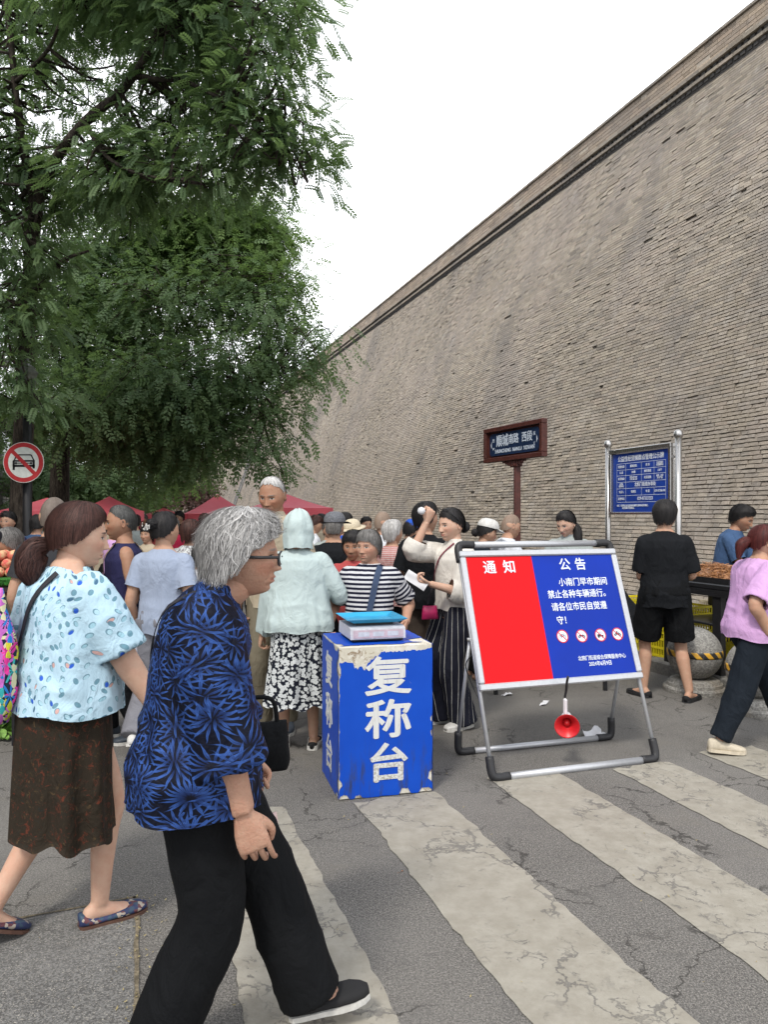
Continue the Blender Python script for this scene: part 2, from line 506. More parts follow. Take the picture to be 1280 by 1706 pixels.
wall = empty('city_wall', W(BD, 6)); inv = -np.array(wall.location)
tag(wall, 'towering battered grey brick city wall with dark cornice and parapet along the right', 'wall')
def wq(name, s0, s1, h0, h1, o, mat, uv=False, seg=1):
    ss = np.linspace(s0, s1, seg + 1); V = []; Fs = []
    for s_ in ss: V += [wallp(s_, h0, o), wallp(s_, h1, o)]
    for i in range(seg): Fs.append((2 * i, 2 * i + 1, 2 * i + 3, 2 * i + 2))
    ob = mesh_obj(name, np.array(V) + inv, Fs, mat, wall)
    if uv:
        l = ob.data.uv_layers.new(name='UV'); cs = [(ss[i // 2], (h0, h1)[i % 2]) for i in range(len(V))]
        for lp in ob.data.loops: l.data[lp.index].uv = cs[lp.vertex_index]
    return ob
S0, S1, S2 = 3.0, 75.0, 190.0
wq('mortar_bed', S0, S1, 0, HC, -.045, M_MORTAR)
wq('far_brickwork', S1, S2, 0, HC, -.004, M_BRICKFAR, True)
# top deck and back so the wall is solid
def slab3(name, s0, s1, pts, mat):
    """prism along the wall; pts = (n offset from face foot, h)"""
    V = []; k = len(pts)
    for s_ in (s0, s1):
        for n_, h_ in pts: V.append(W(n_, s_, h_))
    Fs = [(i, (i + 1) % k, k + (i + 1) % k, k + i) for i in range(k)] + [tuple(range(k))[::-1], tuple(range(k, 2 * k))]
    return mesh_obj(name, np.array([tuple(v) for v in V]) + inv, Fs, mat, wall)
nC = BD + BL * HC
slab3('wall_core', S0, S2, [(BD + .3, 0), (nC + .3, HC - .05), (nC + 9, HC - .05), (nC + 10, 0)], M_MORTAR)

# bricks: courses with uneven lengths, weathered faces
RH = .068
def make_bricks(s0, s1, h0, h1, rh, gap, lens, jit, oj, seed, miss=.003):
    R = np.random.RandomState(seed); out = []
    for k in range(int(round((h1 - h0) / rh))):
        s_ = s0 - R.rand() * .4; a = []
        while s_ < s1:
            l = lens[R.randint(len(lens))] * (1 + R.uniform(-.05, .05)); a.append((s_, l)); s_ += l
        a = np.array(a); out.append(np.column_stack([a[:, 0], a[:, 1], np.full(len(a), h0 + k * rh)]))
    B = np.concatenate(out)
    n = len(B); cs = np.stack([B[:, 0], B[:, 2], np.zeros(n)], -1)
    rough = np.clip(vnoise(cs * np.array([.25, .7, 1]), 1.0, 3) * .8 + .55, .15, 1.2)
    holes = vnoise(cs * np.array([1.2, 5, 1]), 1.0, 9) > .90
    keep = ~((R.rand(n) < miss * rough) | (holes & (R.rand(n) < .6)))
    B = B[keep]; rough = rough[keep]; n = len(B)
    o = R.uniform(-1, 1, n) * oj * rough
    deep = R.rand(n) < .05; o[deep] -= .018
    return B, o, rough, R
def brick_arrays(B, o, rough, R, gap, jit, rh, depth=.045, skew=.3):
    n = len(B)
    s0 = B[:, 0] + gap / 2; s1 = B[:, 0] + B[:, 1] - gap / 2; h0 = B[:, 2] + gap / 2; h1 = B[:, 2] + rh - gap / 2
    j = lambda a: R.uniform(-1, 1, n) * a * rough
    hb = j(jit * .35)
    F4 = [wallp(s0 + j(jit), h0 + hb + j(jit * .4), o + j(oj_)), wallp(s1 + j(jit), h0 + hb + j(jit * .4), o + j(oj_)), wallp(s1 + j(jit), h1 + hb + j(jit * .4), o + j(oj_)), wallp(s0 + j(jit), h1 + hb + j(jit * .4), o + j(oj_))]
    B4 = [wallp(s0, h0, -depth), wallp(s1, h0, -depth), wallp(s1, h1, -depth), wallp(s0, h1, -depth)]
    V = np.stack(F4 + B4, 1)          # n,8,3
    return V
oj_ = .010
BF = np.array([(3, 2, 1, 0), (0, 1, 5, 4), (1, 2, 6, 5), (2, 3, 7, 6), (3, 0, 4, 7)])
pal = .97 * np.array([.99, 1.0, 1.01]) * (.5 * np.array([[.325, .285, .235]]) + .5 * np.array([(.365, .305, .235), (.32, .265, .205), (.27, .23, .185), (.40, .34, .26), (.225, .20, .175), (.335, .285, .24), (.38, .305, .245), (.30, .26, .225), (.43, .37, .295)]))
def brick_cols(B, R, seed):
    n = len(B); c = pal[R.randint(0, len(pal), n)] * R.uniform(.82, 1.12, (n, 1))
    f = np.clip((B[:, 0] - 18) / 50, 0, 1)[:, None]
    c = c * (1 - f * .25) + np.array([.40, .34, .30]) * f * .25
    z = vnoise(np.stack([B[:, 0] * .35, B[:, 2] * .5, B[:, 0] * 0], -1), 1.0, seed)[:, None]
    c = c * (1 + .16 * z)
    dk = (R.rand(n) < .07)[:, None]; c = np.where(dk, c * .68, c)
    return np.clip(c, .05, .7)
def brick_mesh(name, V8, C, parent, mat, kind=None):
    n = len(V8); Fc = (BF[None] + (np.arange(n) * 8)[:, None, None]).reshape(-1, 4)
    ob = mesh_obj(name, V8.reshape(-1, 3) + inv, Fc, mat, parent)
    col = np.concatenate([np.repeat(C, 8, 0), np.ones((n * 8, 1))], 1)
    set_attr(ob.data, 'bc', 'FLOAT_COLOR', 'POINT', col)
    if kind: ob['kind'] = kind
    return ob
B, o_, rg, R_ = make_bricks(S0, S1, 0.0, HC, RH, .012, (.27, .28, .26, .14, .22, .18, .30), .006, .011, 5)
V8 = brick_arrays(B, o_, rg, R_, .0125, .011, RH)
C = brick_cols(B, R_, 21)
# which show largest and are in view
ctr = V8.mean(1); X = ctr[:, 0] / ctr[:, 1] * F + 640; Y = 858 - (ctr[:, 2] - EYE) / ctr[:, 1] * F
area = B[:, 1] * (NV.y * -1 + 0) ; ang = np.abs((ctr[:, 0] * NV.x + ctr[:, 1] * NV.y)) / np.linalg.norm(ctr, axis=1)
scr = B[:, 1] * RH * ang / ctr[:, 1] ** 2
vis = (X > 40) & (X < 1275) & (Y > 5) & (Y < 850)
scr = np.where(vis, scr, 0)
top = np.argsort(-scr)[:300]
rest = np.ones(len(B), bool); rest[top] = False
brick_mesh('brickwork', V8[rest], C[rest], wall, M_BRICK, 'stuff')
protos = []
for k in range(14):        # shared brick shapes for the nearest 300
    r_ = np.random.RandomState(100 + k); b = np.array([[-.5, 1.0, 0.0]])
    l = 1.0
    f = [(-.5 + r_.uniform(0, .012), 0 + r_.uniform(0, .004)), (.5 - r_.uniform(0, .012), r_.uniform(0, .004)), (.5 - r_.uniform(0, .012), RH - .0125 - r_.uniform(0, .005)), (-.5 + r_.uniform(0, .012), RH - .0125 - r_.uniform(0, .005))]
    mid = []
    V = []
    n0 = 5
    for row in range(2):
        for q in range(n0):
            u = q / (n0 - 1); a = np.array(f[0]) * (1 - u) + np.array(f[1]) * u; c2 = np.array(f[3]) * (1 - u) + np.array(f[2]) * u
            p = a if row == 0 else c2
            V.append((p[0], -.0 + r_.uniform(-.007, .005), p[1] + r_.uniform(-.003, .003)))
    for (x, z) in ((-.5, 0), (.5, 0), (.5, RH - .0125), (-.5, RH - .0125)): V.append((x, .045, z))
    Fs = [(q, q + 1, q + 1 + n0, q + n0) for q in range(n0 - 1)] + [tuple([10, 11] + list(range(n0 - 1, -1, -1))), tuple([12, 13] + list(range(n0, 2 * n0))), (0, n0, 13, 10), (n0 - 1, 11, 12, 2 * n0 - 1)]
    me = bpy.data.meshes.new('brick'); me.from_pydata(V, [], Fs); me.materials.append(M_BRICK); me.update()
    cc = pal[r_.randint(len(pal))] * r_.uniform(.82, 1.12)
    set_attr(me, 'bc', 'FLOAT_COLOR', 'POINT', np.tile([*cc, 1], (len(V), 1)))
    protos.append(me)
# frame of the battered face: x along -street, y into the wall, z up the batter
zx = (NV * BL + Vector((0, 0, 1)))
_z = zx.normalized(); _x = -DV; _y = _z.cross(_x)
ROT_FACE = basis((0, 0, 0), _x, _y, _z).to_euler()
for i in top:
    p = wallp(B[i, 0] + B[i, 1] / 2, B[i, 2] + .006, o_[i])
    ob = bpy.data.objects.new('brick', protos[R_.randint(14)])
    link(ob, wall)
    sx = (B[i, 1] - .0125)
    ob.location = Vector(p) + Vector(inv)
    ob.rotation_euler = ROT_FACE
    ob.scale = (sx, 1, zx.length)
# parapet, cornice
oj_ = .0015
def wallp_par(s, h, o):
    s, h, o = np.broadcast_arrays(np.asarray(s, float), np.asarray(h, float), np.asarray(o, float))
    n = nC + .02 - o
    return np.stack([NV.x * n + DV.x * s, NV.y * n + DV.y * s, h], -1)
_w = wallp
wallp = wallp_par
P0 = HC + .34
B, o_, rg, R_ = make_bricks(S0, S1, P0, HT - .06, .09, .01, (.42, .42, .21), .002, .002, 8, 0)
rg[:] = .6
V8 = brick_arrays(B, o_, rg, R_, .010, .003, .09, .02)
C = brick_cols(B, R_, 31) * np.array([1.05, .97, .92]) * 1.0
brick_mesh('parapet_brickwork', V8, C, wall, M_BRICK, 'stuff')
wq('parapet_mortar', S0, S1, P0 - .03, HT - .06, -.012, M_MORTAR2)
wallp = _w
slab3('parapet', S0, S2, [(nC + .035, HC + .2), (nC + .035, HT - .06), (nC + .5, HT - .06), (nC + .5, HC + .2)], M_BRICKFAR)
# coping: projecting capstones
def course(name, h0, h1, out, length, gap, mat, s0=S0, s1=S1, back=.25, jit=.004, seed=1, joint=True):
    R = np.random.RandomState(seed); V = []; n = 0; s_ = s0; L = []
    while s_ < s1: L.append((s_, length * R.uniform(.93, 1.05))); s_ += L[-1][1]
    L = np.array(L); k = len(L); o0 = out + R.uniform(-1, 1, k) * jit
    P = []
    for (o1, ) in ((0,), ):
        for (ds, hh, oo) in ((0, h0, 1), (1, h0, 1), (1, h1, 1), (0, h1, 1), (0, h0, 0), (1, h0, 0), (1, h1, 0), (0, h1, 0)):
            s2 = L[:, 0] + gap / 2 + ds * (L[:, 1] - gap); nn = nC - np.where(oo, o0, -back)
            P.append(np.stack([NV.x * nn + DV.x * s2, NV.y * nn + DV.y * s2, np.full(k, hh) + R.uniform(-1, 1, k) * jit * .5], -1))
    V = np.stack(P, 1)
    C = brick_cols(np.column_stack([L[:, 0], L[:, 1], np.full(k, h0)]), R, seed) * .9
    return brick_mesh(name, V, C, wall, mat, 'stuff')
t = NT('cornice_dark_brick'); w = t.world(); nz = t.noise(w, 20, 5, .7)  # dark brick of the cornice bed and its teeth
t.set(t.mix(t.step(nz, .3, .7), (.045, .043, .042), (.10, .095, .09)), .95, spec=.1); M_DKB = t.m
course('coping_stones', HT - .06, HT, .03, .40, .014, M_BRICK, seed=3)
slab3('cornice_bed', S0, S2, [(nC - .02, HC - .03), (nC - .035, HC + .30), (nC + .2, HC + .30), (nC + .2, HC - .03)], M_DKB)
course('cornice_course', HC + .26, HC + .34, .14, .40, .012, M_BRICK, seed=4)
course('cornice_course', HC + .10, HC + .17, .09, .40, .012, M_BRICK, seed=5)
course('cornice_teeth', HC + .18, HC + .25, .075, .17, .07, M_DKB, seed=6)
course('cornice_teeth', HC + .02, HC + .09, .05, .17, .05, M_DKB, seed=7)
for s_, e in ((S1, 'far'),):
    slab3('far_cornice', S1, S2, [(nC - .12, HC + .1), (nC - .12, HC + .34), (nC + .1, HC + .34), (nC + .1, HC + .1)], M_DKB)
# stone drain channels running down the face
M_DRAIN = plain('drain_stone', (.17, .165, .16), .9, 0, .25, 6, bump=.3)
def drain(s_, wd):
    mb = MB(); m2 = MB()
    for a, b, o in ((-wd / 2, -wd * .26, .10), (wd * .26, wd / 2, .10), (-wd * .26, wd * .26, .02)):
        V = [wallp(s_ + x, h, oo) for h in (0, HC) for x, oo in ((a, -.02), (a, o), (b, o), (b, -.02))]
        mb.add(np.array(V) + inv, [(0, 1, 5, 4), (1, 2, 6, 5), (2, 3, 7, 6), (0, 3, 2, 1), (4, 5, 6, 7)])
    mb.build('drain_channel', M_DRAIN, wall)
drain(62.5, 1.5); drain(104, 1.6)
# stepped buttress of larger blocks at the near end, right edge of the picture
M_BLOCK = M_BRICK
R = np.random.RandomState(77); Vb = []; Cb = []
for k in range(26):
    h0 = k * .115; sE = 7.62 - h0 * .42 + (k % 2) * .06; s_ = sE; j = 0
    while s_ > 5.2:
        l = R.uniform(.42, .62); o1 = .07 + R.uniform(-.01, .01)
        g = .012
        Vb.append(np.array([wallp(s_ - l + g, h0 + g / 2, o1), wallp(s_, h0 + g / 2, o1), wallp(s_, h0 + .115 - g / 2, o1), wallp(s_ - l + g, h0 + .115 - g / 2, o1)] + [wallp(s_ - l + g, h0 + g / 2, -.03), wallp(s_, h0 + g / 2, -.03), wallp(s_, h0 + .115 - g / 2, -.03), wallp(s_ - l + g, h0 + .115 - g / 2, -.03)]))
        Cb.append(np.array((.25, .225, .205)) * R.uniform(.8, 1.15)); s_ -= l
Vb = np.array(Vb); Cb = np.array(Cb)
brick_mesh('repair_blocks', Vb, Cb, wall, M_BRICK, 'stuff')

# ------------------------------------------------------------------ trees
def leaf_mat(name, c0, c1, trans=.35):
    t = NT(name); a = t.attr('lv', 'Fac'); nz = t.noise(t.world(), 2.2, 3)
    c = t.mix(a, c0, c1); c = t.mix(t.math('MULTIPLY', t.step(nz, .4, .65), .35), c, tuple(x * 1.5 for x in c1))
    t.set(c, .55, spec=.35)
    tr = t.n('ShaderNodeBsdfTranslucent'); t.L(t.mix(.5, c, (.16, .25, .05)), tr.inputs[0])
    ms = t.n('ShaderNodeMixShader'); ms.inputs[0].default_value = trans
    t.L(t.b.outputs[0], ms.inputs[1]); t.L(tr.outputs[0], ms.inputs[2]); t.L(ms.outputs[0], t.t.nodes['Material Output'].inputs['Surface'])
    return t.m
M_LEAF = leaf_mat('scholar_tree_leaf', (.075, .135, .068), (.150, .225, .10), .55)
M_LEAF2 = leaf_mat('scholar_tree_leaf_bright', (.095, .170, .055), (.175, .27, .085), .6)  # brighter, yellower green for part of the broad crown and the last tree
M_PLUM = leaf_mat('purple_plum_leaf', (.060, .030, .032), (.105, .050, .045), .25)
t = NT('tree_bark'); w = t.co(); nz = t.noise(t.scl(w, (9, 9, 2.2)), 3.0, 6, .7)
t.set(t.mix(t.step(nz, .35, .7), (.022, .018, .015), (.085, .070, .058)), .95, spec=.15); t.bump(nz, .9, .02); M_BARK = t.m

def compound(nl=6, L_=.22):
    """one pinnate leaf along +x: quads"""
    Q = []
    for i in range(nl):
        u = (i + .8) / nl
        for sd in (-1, 1):
            ll = L_ * (.30 - .07 * abs(u - .5)); wd = ll * .52
            b = np.array([u * L_ * .92, 0, 0]); d = np.array([.55, sd * .83, -.10]); d /= np.linalg.norm(d); p = np.cross(d, [0, 0, 1]); p /= np.linalg.norm(p)
            Q += [b, b + d * ll * .5 + p * wd * .5, b + d * ll, b + d * ll * .5 - p * wd * .5]
    b = np.array([L_ * .92, 0, 0]); Q += [b, b + [L_ * .12, L_ * .05, 0], b + [L_ * .25, 0, -.01], b + [L_ * .12, -L_ * .05, 0]]
    q = np.array([[0, -.0016, 0], [L_ * .95, -.001, 0], [L_ * .95, .001, 0], [0, .0016, 0]]); Q += list(q)
    return np.array(Q).reshape(-1, 4, 3)
def crown(name, parent, blobs, mat, total, size, nl, seed, origin, droop=.35):
    """blobs: list of (centre, radii, weight). Sprays of pinnate leaves on twigs fill uneven clumps."""
    R = np.random.RandomState(seed)
    w = np.array([b[2] * b[1][0] * b[1][1] for b in blobs]); w = w / w.sum()
    P = []; D = []; tw = []
    for (c, r, wt), f in zip(blobs, w):
        k = max(3, int(total * f)); ns = max(2, int(k / 34))
        d = R.normal(size=(ns, 3)); d /= np.linalg.norm(d, axis=1)[:, None]; rr = R.uniform(.25, 1, ns) ** .5
        sc_ = np.array(c) + d * rr[:, None] * np.array(r)
        for j in range(ns):
            m = R.randint(18, 52); ax = d[j] * .8 + np.array([0, 0, -.15]) + R.normal(size=3) * .35; ax /= np.linalg.norm(ax)
            ln = R.uniform(.5, 1.15) * size * 4.2
            u = R.uniform(-.5, .5, m)
            spread = max(size, .22) * 1.3 * (1 - .5 * np.abs(u))[:, None]
            off = np.clip(R.normal(size=(m, 3)), -1.7, 1.7) * spread * np.array([1, 1, .55])
            p = sc_[j] + ax * (u[:, None] * ln) + off
            P.append(p); dd = off * 1.0 + ax * size * 1.2; dd[:, 2] -= droop * size * 1.5
            D.append(dd / (np.linalg.norm(dd, axis=1)[:, None] + 1e-9))
            tw.append((sc_[j] - ax * ln * .6, sc_[j] + ax * ln * .5))
    P = np.concatenate(P); D = np.concatenate(D); n = len(P)
    D = D + R.normal(size=(n, 3)) * .25; D /= np.linalg.norm(D, axis=1)[:, None]
    up = np.tile([0, 0, 1.0], (n, 1)) + R.normal(size=(n, 3)) * .35
    Y = np.cross(up, D); Y /= np.linalg.norm(Y, axis=1)[:, None] + 1e-9; Z = np.cross(D, Y)
    T = compound(nl, size).reshape(-1, 3); s = R.uniform(.7, 1.25, n)
    V = P[:, None] + s[:, None, None] * (T[None, :, 0, None] * D[:, None] + T[None, :, 1, None] * Y[:, None] + T[None, :, 2, None] * Z[:, None])
    dr = (T[:, 0] / size) ** 2 * .25 * size; V[:, :, 2] -= dr[None] * s[:, None]
    V = V - np.array(origin)
    nv = len(T); Fc = np.arange(n * nv, dtype=np.int32).reshape(-1, 4)
    ob = mesh_obj(name, V.reshape(-1, 3), Fc, mat, parent)
    lv = np.clip(R.normal(.45, .28, n), 0, 1); set_attr(ob.data, 'lv', 'FLOAT', 'POINT', np.repeat(lv, nv))
    ob['kind'] = 'stuff'
    return tw
def limb(mb, pts, r0, r1, k=5, n=9, wob=.04):
    P = curve(pts, k); u = np.linspace(0, 1, len(P)); P = P + np.stack([vnoise(P, 1.3, 2), vnoise(P, 1.3, 5), vnoise(P, 1.3, 8) * .5], -1) * wob
    mb.tube(P, r0 + (r1 - r0) * u ** .8, n); return P
def tree(label, base, trunk, r0, limbs, blobs_px, mat, total, size, nl, seed, group=None, extra=None, name='scholar_tree', cat='tree'):
    root = empty(name, base); tag(root, label, cat, group)
    o = np.array(base, float)
    mb = MB(); P = limb(mb, [np.array(p) - o for p in trunk], r0, r0 * .38, 6, 12); mb.build('trunk', M_BARK, root, True)
    for L_, a, b in limbs:
        mb = MB(); limb(mb, [np.array(p) - o for p in L_], a, b); mb.build('limb', M_BARK, root, True)
    blobs = []
    for (X_, Y_, dp, rx, ry, wt) in blobs_px:
        c = at(X_, dp, Y=Y_); blobs.append((tuple(c), (rx / F * dp, max(rx, ry) / F * dp * .9, ry / F * dp), wt))
    tw = crown('leaves', root, blobs, mat, total, size, nl, seed, base)
    if extra:
        for m2, bl2, tot2 in extra:
            b2 = [(tuple(at(X_, dp, Y=Y_)), (rx / F * dp, max(rx, ry) / F * dp * .9, ry / F * dp), wt) for (X_, Y_, dp, rx, ry, wt) in bl2]
            tw += crown('leaves', root, b2, m2, tot2, size, nl, seed + 50, base)
    # twigs joining the sprays to the nearest limb
    mb = MB(); pts = np.concatenate([curve([np.array(p) for p in L_], 4) for L_, a, b in limbs] + [curve([np.array(p) for p in trunk], 4)[2:]])
    for a, b in tw:
        d = np.linalg.norm(pts - a, axis=1); q = pts[np.argmin(d)]
        if d.min() < 2.6:
            m = (q + a) / 2 + np.array([0, 0, -.08 * d.min()]) + NR.normal(size=3) * .08
            mb.tube(curve([q - o, m - o, a - o, b - o], 3), np.linspace(.022, .005, 10), 4, False)
    if mb.V: tb = mb.build('twigs', M_BARK, root); tb['kind'] = 'stuff'
    return root
P = lambda X_, Y_, d: tuple(at(X_, d, Y=Y_))
b1 = (*at(28, 10.6, z=0).to_2d(), 0)
tree('tall scholar tree nearest the camera, its dark limbs arching over the street', b1,
     [b1, P(34, 780, 10.6), P(42, 640, 10.6), P(48, 500, 10.4), P(58, 370, 10), P(75, 300, 9.6)], .17,
     [([P(72, 310, 9.6), P(95, 262, 9.4), P(140, 205, 9.1), P(200, 150, 8.8), P(240, 105, 8.6), P(268, 50, 8.5), P(300, -20, 8.4)], .075, .035),
      ([P(225, 128, 8.7), P(262, 134, 8.6), P(300, 135, 8.5), P(345, 155, 8.4), P(400, 182, 8.3), P(470, 215, 8.2)], .04, .015),
      ([P(60, 370, 10), P(42, 250, 9.8), P(22, 140, 9.6), P(10, 40, 9.4), P(-10, -60, 9.2)], .065, .03),
      ([P(140, 205, 9.1), P(170, 260, 8.7), P(230, 290, 8.4), P(300, 300, 8.2)], .03, .012),
      ([P(22, 140, 9.6), P(80, 80, 9.2), P(110, 0, 9)], .03, .015),
      ([P(48, 500, 10.4), P(100, 440, 10), P(150, 420, 9.7)], .05, .015),
      ([P(42, 560, 10.5), P(10, 520, 10), P(-30, 480, 9.6)], .05, .02)],
     [(60, 40, 10.2, 110, 70, .55), (190, 20, 10, 110, 60, .5), (320, 25, 8.4, 100, 60, .9), (420, 35, 8.3, 75, 45, .8), (478, 8, 8.2, 28, 28, .8),
      (330, 110, 9.2, 90, 50, .4), (430, 110, 8.2, 60, 50, .8), (462, 180, 8.2, 52, 55, 1), (500, 232, 8.2, 36, 32, 1.2), (498, 272, 8.2, 16, 12, 1.1), (430, 240, 8.3, 70, 36, .9),
      (400, 190, 8.4, 60, 40, .7), (300, 220, 9.2, 100, 50, .55), (170, 180, 10, 80, 60, .30), (60, 180, 10.3, 80, 70, .35), (70, 300, 10.2, 100, 60, .8), (230, 290, 9.3, 110, 45, .9),
      (330, 290, 8.5, 70, 35, .8), (30, 400, 9.6, 60, 60, .9), (25, 510, 9.6, 60, 50, 1.2), (20, 620, 9.6, 55, 55, 1.2), (-60, 200, 9.5, 60, 200, .7), (250, -60, 8.5, 250, 50, .5)],
     M_LEAF, 11500, .175, 6, 1, 'scholar trees along the street')
b2 = (*at(95, 16.2, z=0).to_2d(), 0)
tree('broad dense scholar tree behind the round no-cars sign, reaching towards the wall', b2,
     [b2, P(98, 800, 16.2), P(102, 740, 16.2), P(110, 660, 16), P(130, 560, 16), P(160, 460, 16)], .24,
     [([P(102, 745, 16.2), P(125, 700, 15.8), P(170, 655, 15.4), P(250, 600, 15)], .10, .03),
      ([P(112, 650, 16), P(180, 560, 15.6), P(260, 500, 15.4), P(350, 440, 15.2)], .10, .03),
      ([P(170, 655, 15.4), P(270, 665, 15), P(360, 650, 14.8), P(430, 640, 14.6)], .07, .02),
      ([P(104, 720, 16.2), P(60, 690, 15.6), P(20, 660, 15)], .08, .03),
      ([P(160, 460, 16), P(220, 400, 15.8), P(300, 360, 15.6)], .07, .02)],
     [(110, 470, 15.5, 110, 90, .9), (220, 400, 15.6, 110, 70, .9), (150, 590, 14.8, 120, 70, 1), (290, 520, 14.8, 110, 70, 1.1),
      (400, 480, 14.8, 70, 60, 1.1), (450, 545, 14.6, 60, 50, 1.1), (500, 600, 14.4, 42, 28, 1.1), (400, 620, 14.2, 85, 55, 1.2), (270, 640, 14, 120, 60, 1.2),
      (120, 680, 13.8, 110, 50, 1.1), (430, 690, 14, 52, 36, 1.1), (440, 745, 14, 30, 22, 1.0), (455, 770, 14, 14, 10, 1.2), (330, 700, 14.5, 90, 40, 1.1), (220, 720, 15, 90, 40, 1),
      (545, 560, 14.6, 14, 26, .35), (20, 720, 14, 50, 60, 1), (300, 760, 16, 70, 30, .8)],
     M_LEAF, 16500, .25, 4, 2, 'scholar trees along the street',
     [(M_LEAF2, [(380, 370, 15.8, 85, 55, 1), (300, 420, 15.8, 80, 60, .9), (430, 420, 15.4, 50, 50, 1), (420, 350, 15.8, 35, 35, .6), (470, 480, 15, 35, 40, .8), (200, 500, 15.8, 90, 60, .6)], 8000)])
b3 = (*at(150, 26, z=0).to_2d(), 0)
tree('shadowy scholar tree further down the street, behind the broad dense one', b3,
     [b3, P(152, 800, 26), P(160, 760, 26), P(170, 700, 26)], .22,
     [([P(160, 770, 26), P(200, 730, 25), P(260, 720, 24)], .09, .03), ([P(158, 760, 26), P(110, 720, 26), P(60, 700, 25)], .09, .03)],
     [(180, 800, 25, 70, 28, 1.1), (280, 775, 25, 60, 26, 1), (90, 800, 24, 60, 28, 1), (330, 750, 25, 55, 30, .9), (170, 740, 26, 110, 45, 1.1), (345, 730, 24, 35, 35, .7), (60, 760, 24, 60, 50, 1), (230, 660, 27, 150, 60, .8), (120, 835, 25, 90, 18, 1), (30, 800, 23, 40, 30, 1)],
     M_LEAF, 11000, .34, 3, 3, 'scholar trees along the street')
b4 = (*at(175, 37, z=0).to_2d(), 0)
tree('pale distant scholar tree, the last of the row under the canopy', b4,
     [b4, P(177, 820, 37), P(180, 790, 37)], .22, [([P(178, 815, 37), P(215, 790, 36), P(245, 780, 36)], .1, .04)],
     [(180, 830, 37, 60, 26, 1), (215, 825, 37, 35, 25, 1), (110, 810, 37, 60, 26, 1), (290, 790, 38, 40, 22, .6)],
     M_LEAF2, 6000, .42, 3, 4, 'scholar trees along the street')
for i, (X_, d_, lb, bl) in enumerate([
    (322, 46, 'dark purple-leaved plum tree between the two drain channels', [(322, 818, 46, 24, 18, 1), (312, 812, 46, 15, 12, .8), (335, 812, 46, 13, 14, .8), (318, 838, 46, 14, 10, .8)]),
    (262, 55, 'small hazy reddish plum tree left of the dark purple one', [(262, 824, 55, 20, 14, 1), (268, 832, 55, 15, 10, .8), (250, 832, 55, 12, 10, .8)])]):
    b_ = (*at(X_, d_, z=0).to_2d(), 0)
    tree(lb, b_, [b_, P(X_, 850, d_), P(X_ + 1, 835, d_)], .12, [([P(X_, 850, d_), P(X_ - 8, 838, d_), P(X_ - 12, 826, d_)], .05, .02), ([P(X_, 850, d_), P(X_ + 8, 836, d_), P(X_ + 12, 824, d_)], .05, .02)],
         bl, M_PLUM, 2200, .40, 3, 20 + i, 'plum trees by the wall', name='plum_tree')

# ------------------------------------------------------------------ shop row behind the trees
M_SHOP = plain('shop_render', (.10, .095, .09), .9, 0, .3, 2)
M_GLASS = NT('shop_glass').set((.02, .025, .03), .12, spec=.6)
M_TRIM = plain('shop_trim', (.16, .15, .14), .7)
for bi, (t0, t1, h, lb) in enumerate([(4, 17, 6.2, 'grey two-storey shop building nearest, behind the fruit stall'), (17.4, 33, 7.4, 'taller grey shop building in the middle of the row, deep under the trees'), (33.5, 120, 6.0, 'long low shop building at the far end of the row')]):
    r_ = empty('shop_building', W(-4.6, t0)); tag(r_, lb, 'building', 'shops behind the trees'); iv = Vector(r_.location)
    def blk(mb, n0, n1, a, b, z0, z1):
        V = [tuple(W(n, s, z) - iv) for n in (n0, n1) for s in (a, b) for z in (z0, z1)]
        mb.add(V, [(0, 1, 3, 2), (4, 6, 7, 5), (0, 4, 5, 1), (2, 3, 7, 6), (0, 2, 6, 4), (1, 5, 7, 3)])
    mb = MB(); blk(mb, -14, -4.6, t0, t1, 0, h); mb.build('wall', M_SHOP, r_)
    mb = MB(); blk(mb, -14.3, -4.2, t0 - .1, t1 + .1, h, h + .25); mb.build('roof', M_TRIM, r_)
    mb = MB(); blk(mb, -4.6, -3.6, t0, t1, 2.75, 2.9); mb.build('awning', M_TRIM, r_)
    k = int((t1 - t0) / 3.2)
    for j in range(k):
        a = t0 + .4 + j * (t1 - t0 - .4) / k
        for z0, z1 in ((.25, 2.5), (3.6, 5.0)):
            mb = MB(); blk(mb, -4.6, -4.54, a, a + 2.4, z0, z1); fr = mb.build('window', M_TRIM, r_)
            mb = MB(); blk(mb, -4.54, -4.52, a + .08, a + 1.15, z0 + .08, z1 - .08); blk(mb, -4.54, -4.52, a + 1.25, a + 2.32, z0 + .08, z1 - .08); mb.build('pane', M_GLASS, fr)
left_pav = sheet('pavement', [W(-40, 7.4), W(-.75, 7.4), W(-.75, 130), W(-40, 130)], .02, M_CONC)
far = mesh_obj('far_street_buildings', [], [], None); bpy.data.objects.remove(far)

# ------------------------------------------------------------------ street furniture
M_POLE = plain('black_paint_pole', (.018, .018, .02), .5, .2)
def disc(mb, r, z, n=48, c=(0, 0)):
    mb.add([(c[0] + r * math.cos(2 * math.pi * k / n), c[1] + r * math.sin(2 * math.pi * k / n), z) for k in range(n)], [tuple(range(n))])
def ring(mb, r0, r1, z, n=48, c=(0, 0), rot=0, arc=1.0):
    V = [(c[0] + r * math.cos(2 * math.pi * k * arc / n + rot), c[1] + r * math.sin(2 * math.pi * k * arc / n + rot), z) for r in (r0, r1) for k in range(n + 1)]
    mb.add(V, [(k, n + 1 + k, n + 2 + k, k + 1) for k in range(n)])
def poly(mb, pts, z): mb.add([(x, y, z) for x, y in pts], [tuple(range(len(pts)))])
def seg(mb, a, b, w_, z):
    a = np.array(a, float); b = np.array(b, float); d = b - a; d /= np.linalg.norm(d); p = np.array([-d[1], d[0]]) * w_ / 2
    poly(mb, [a - p, b - p, b + p, a + p], z)
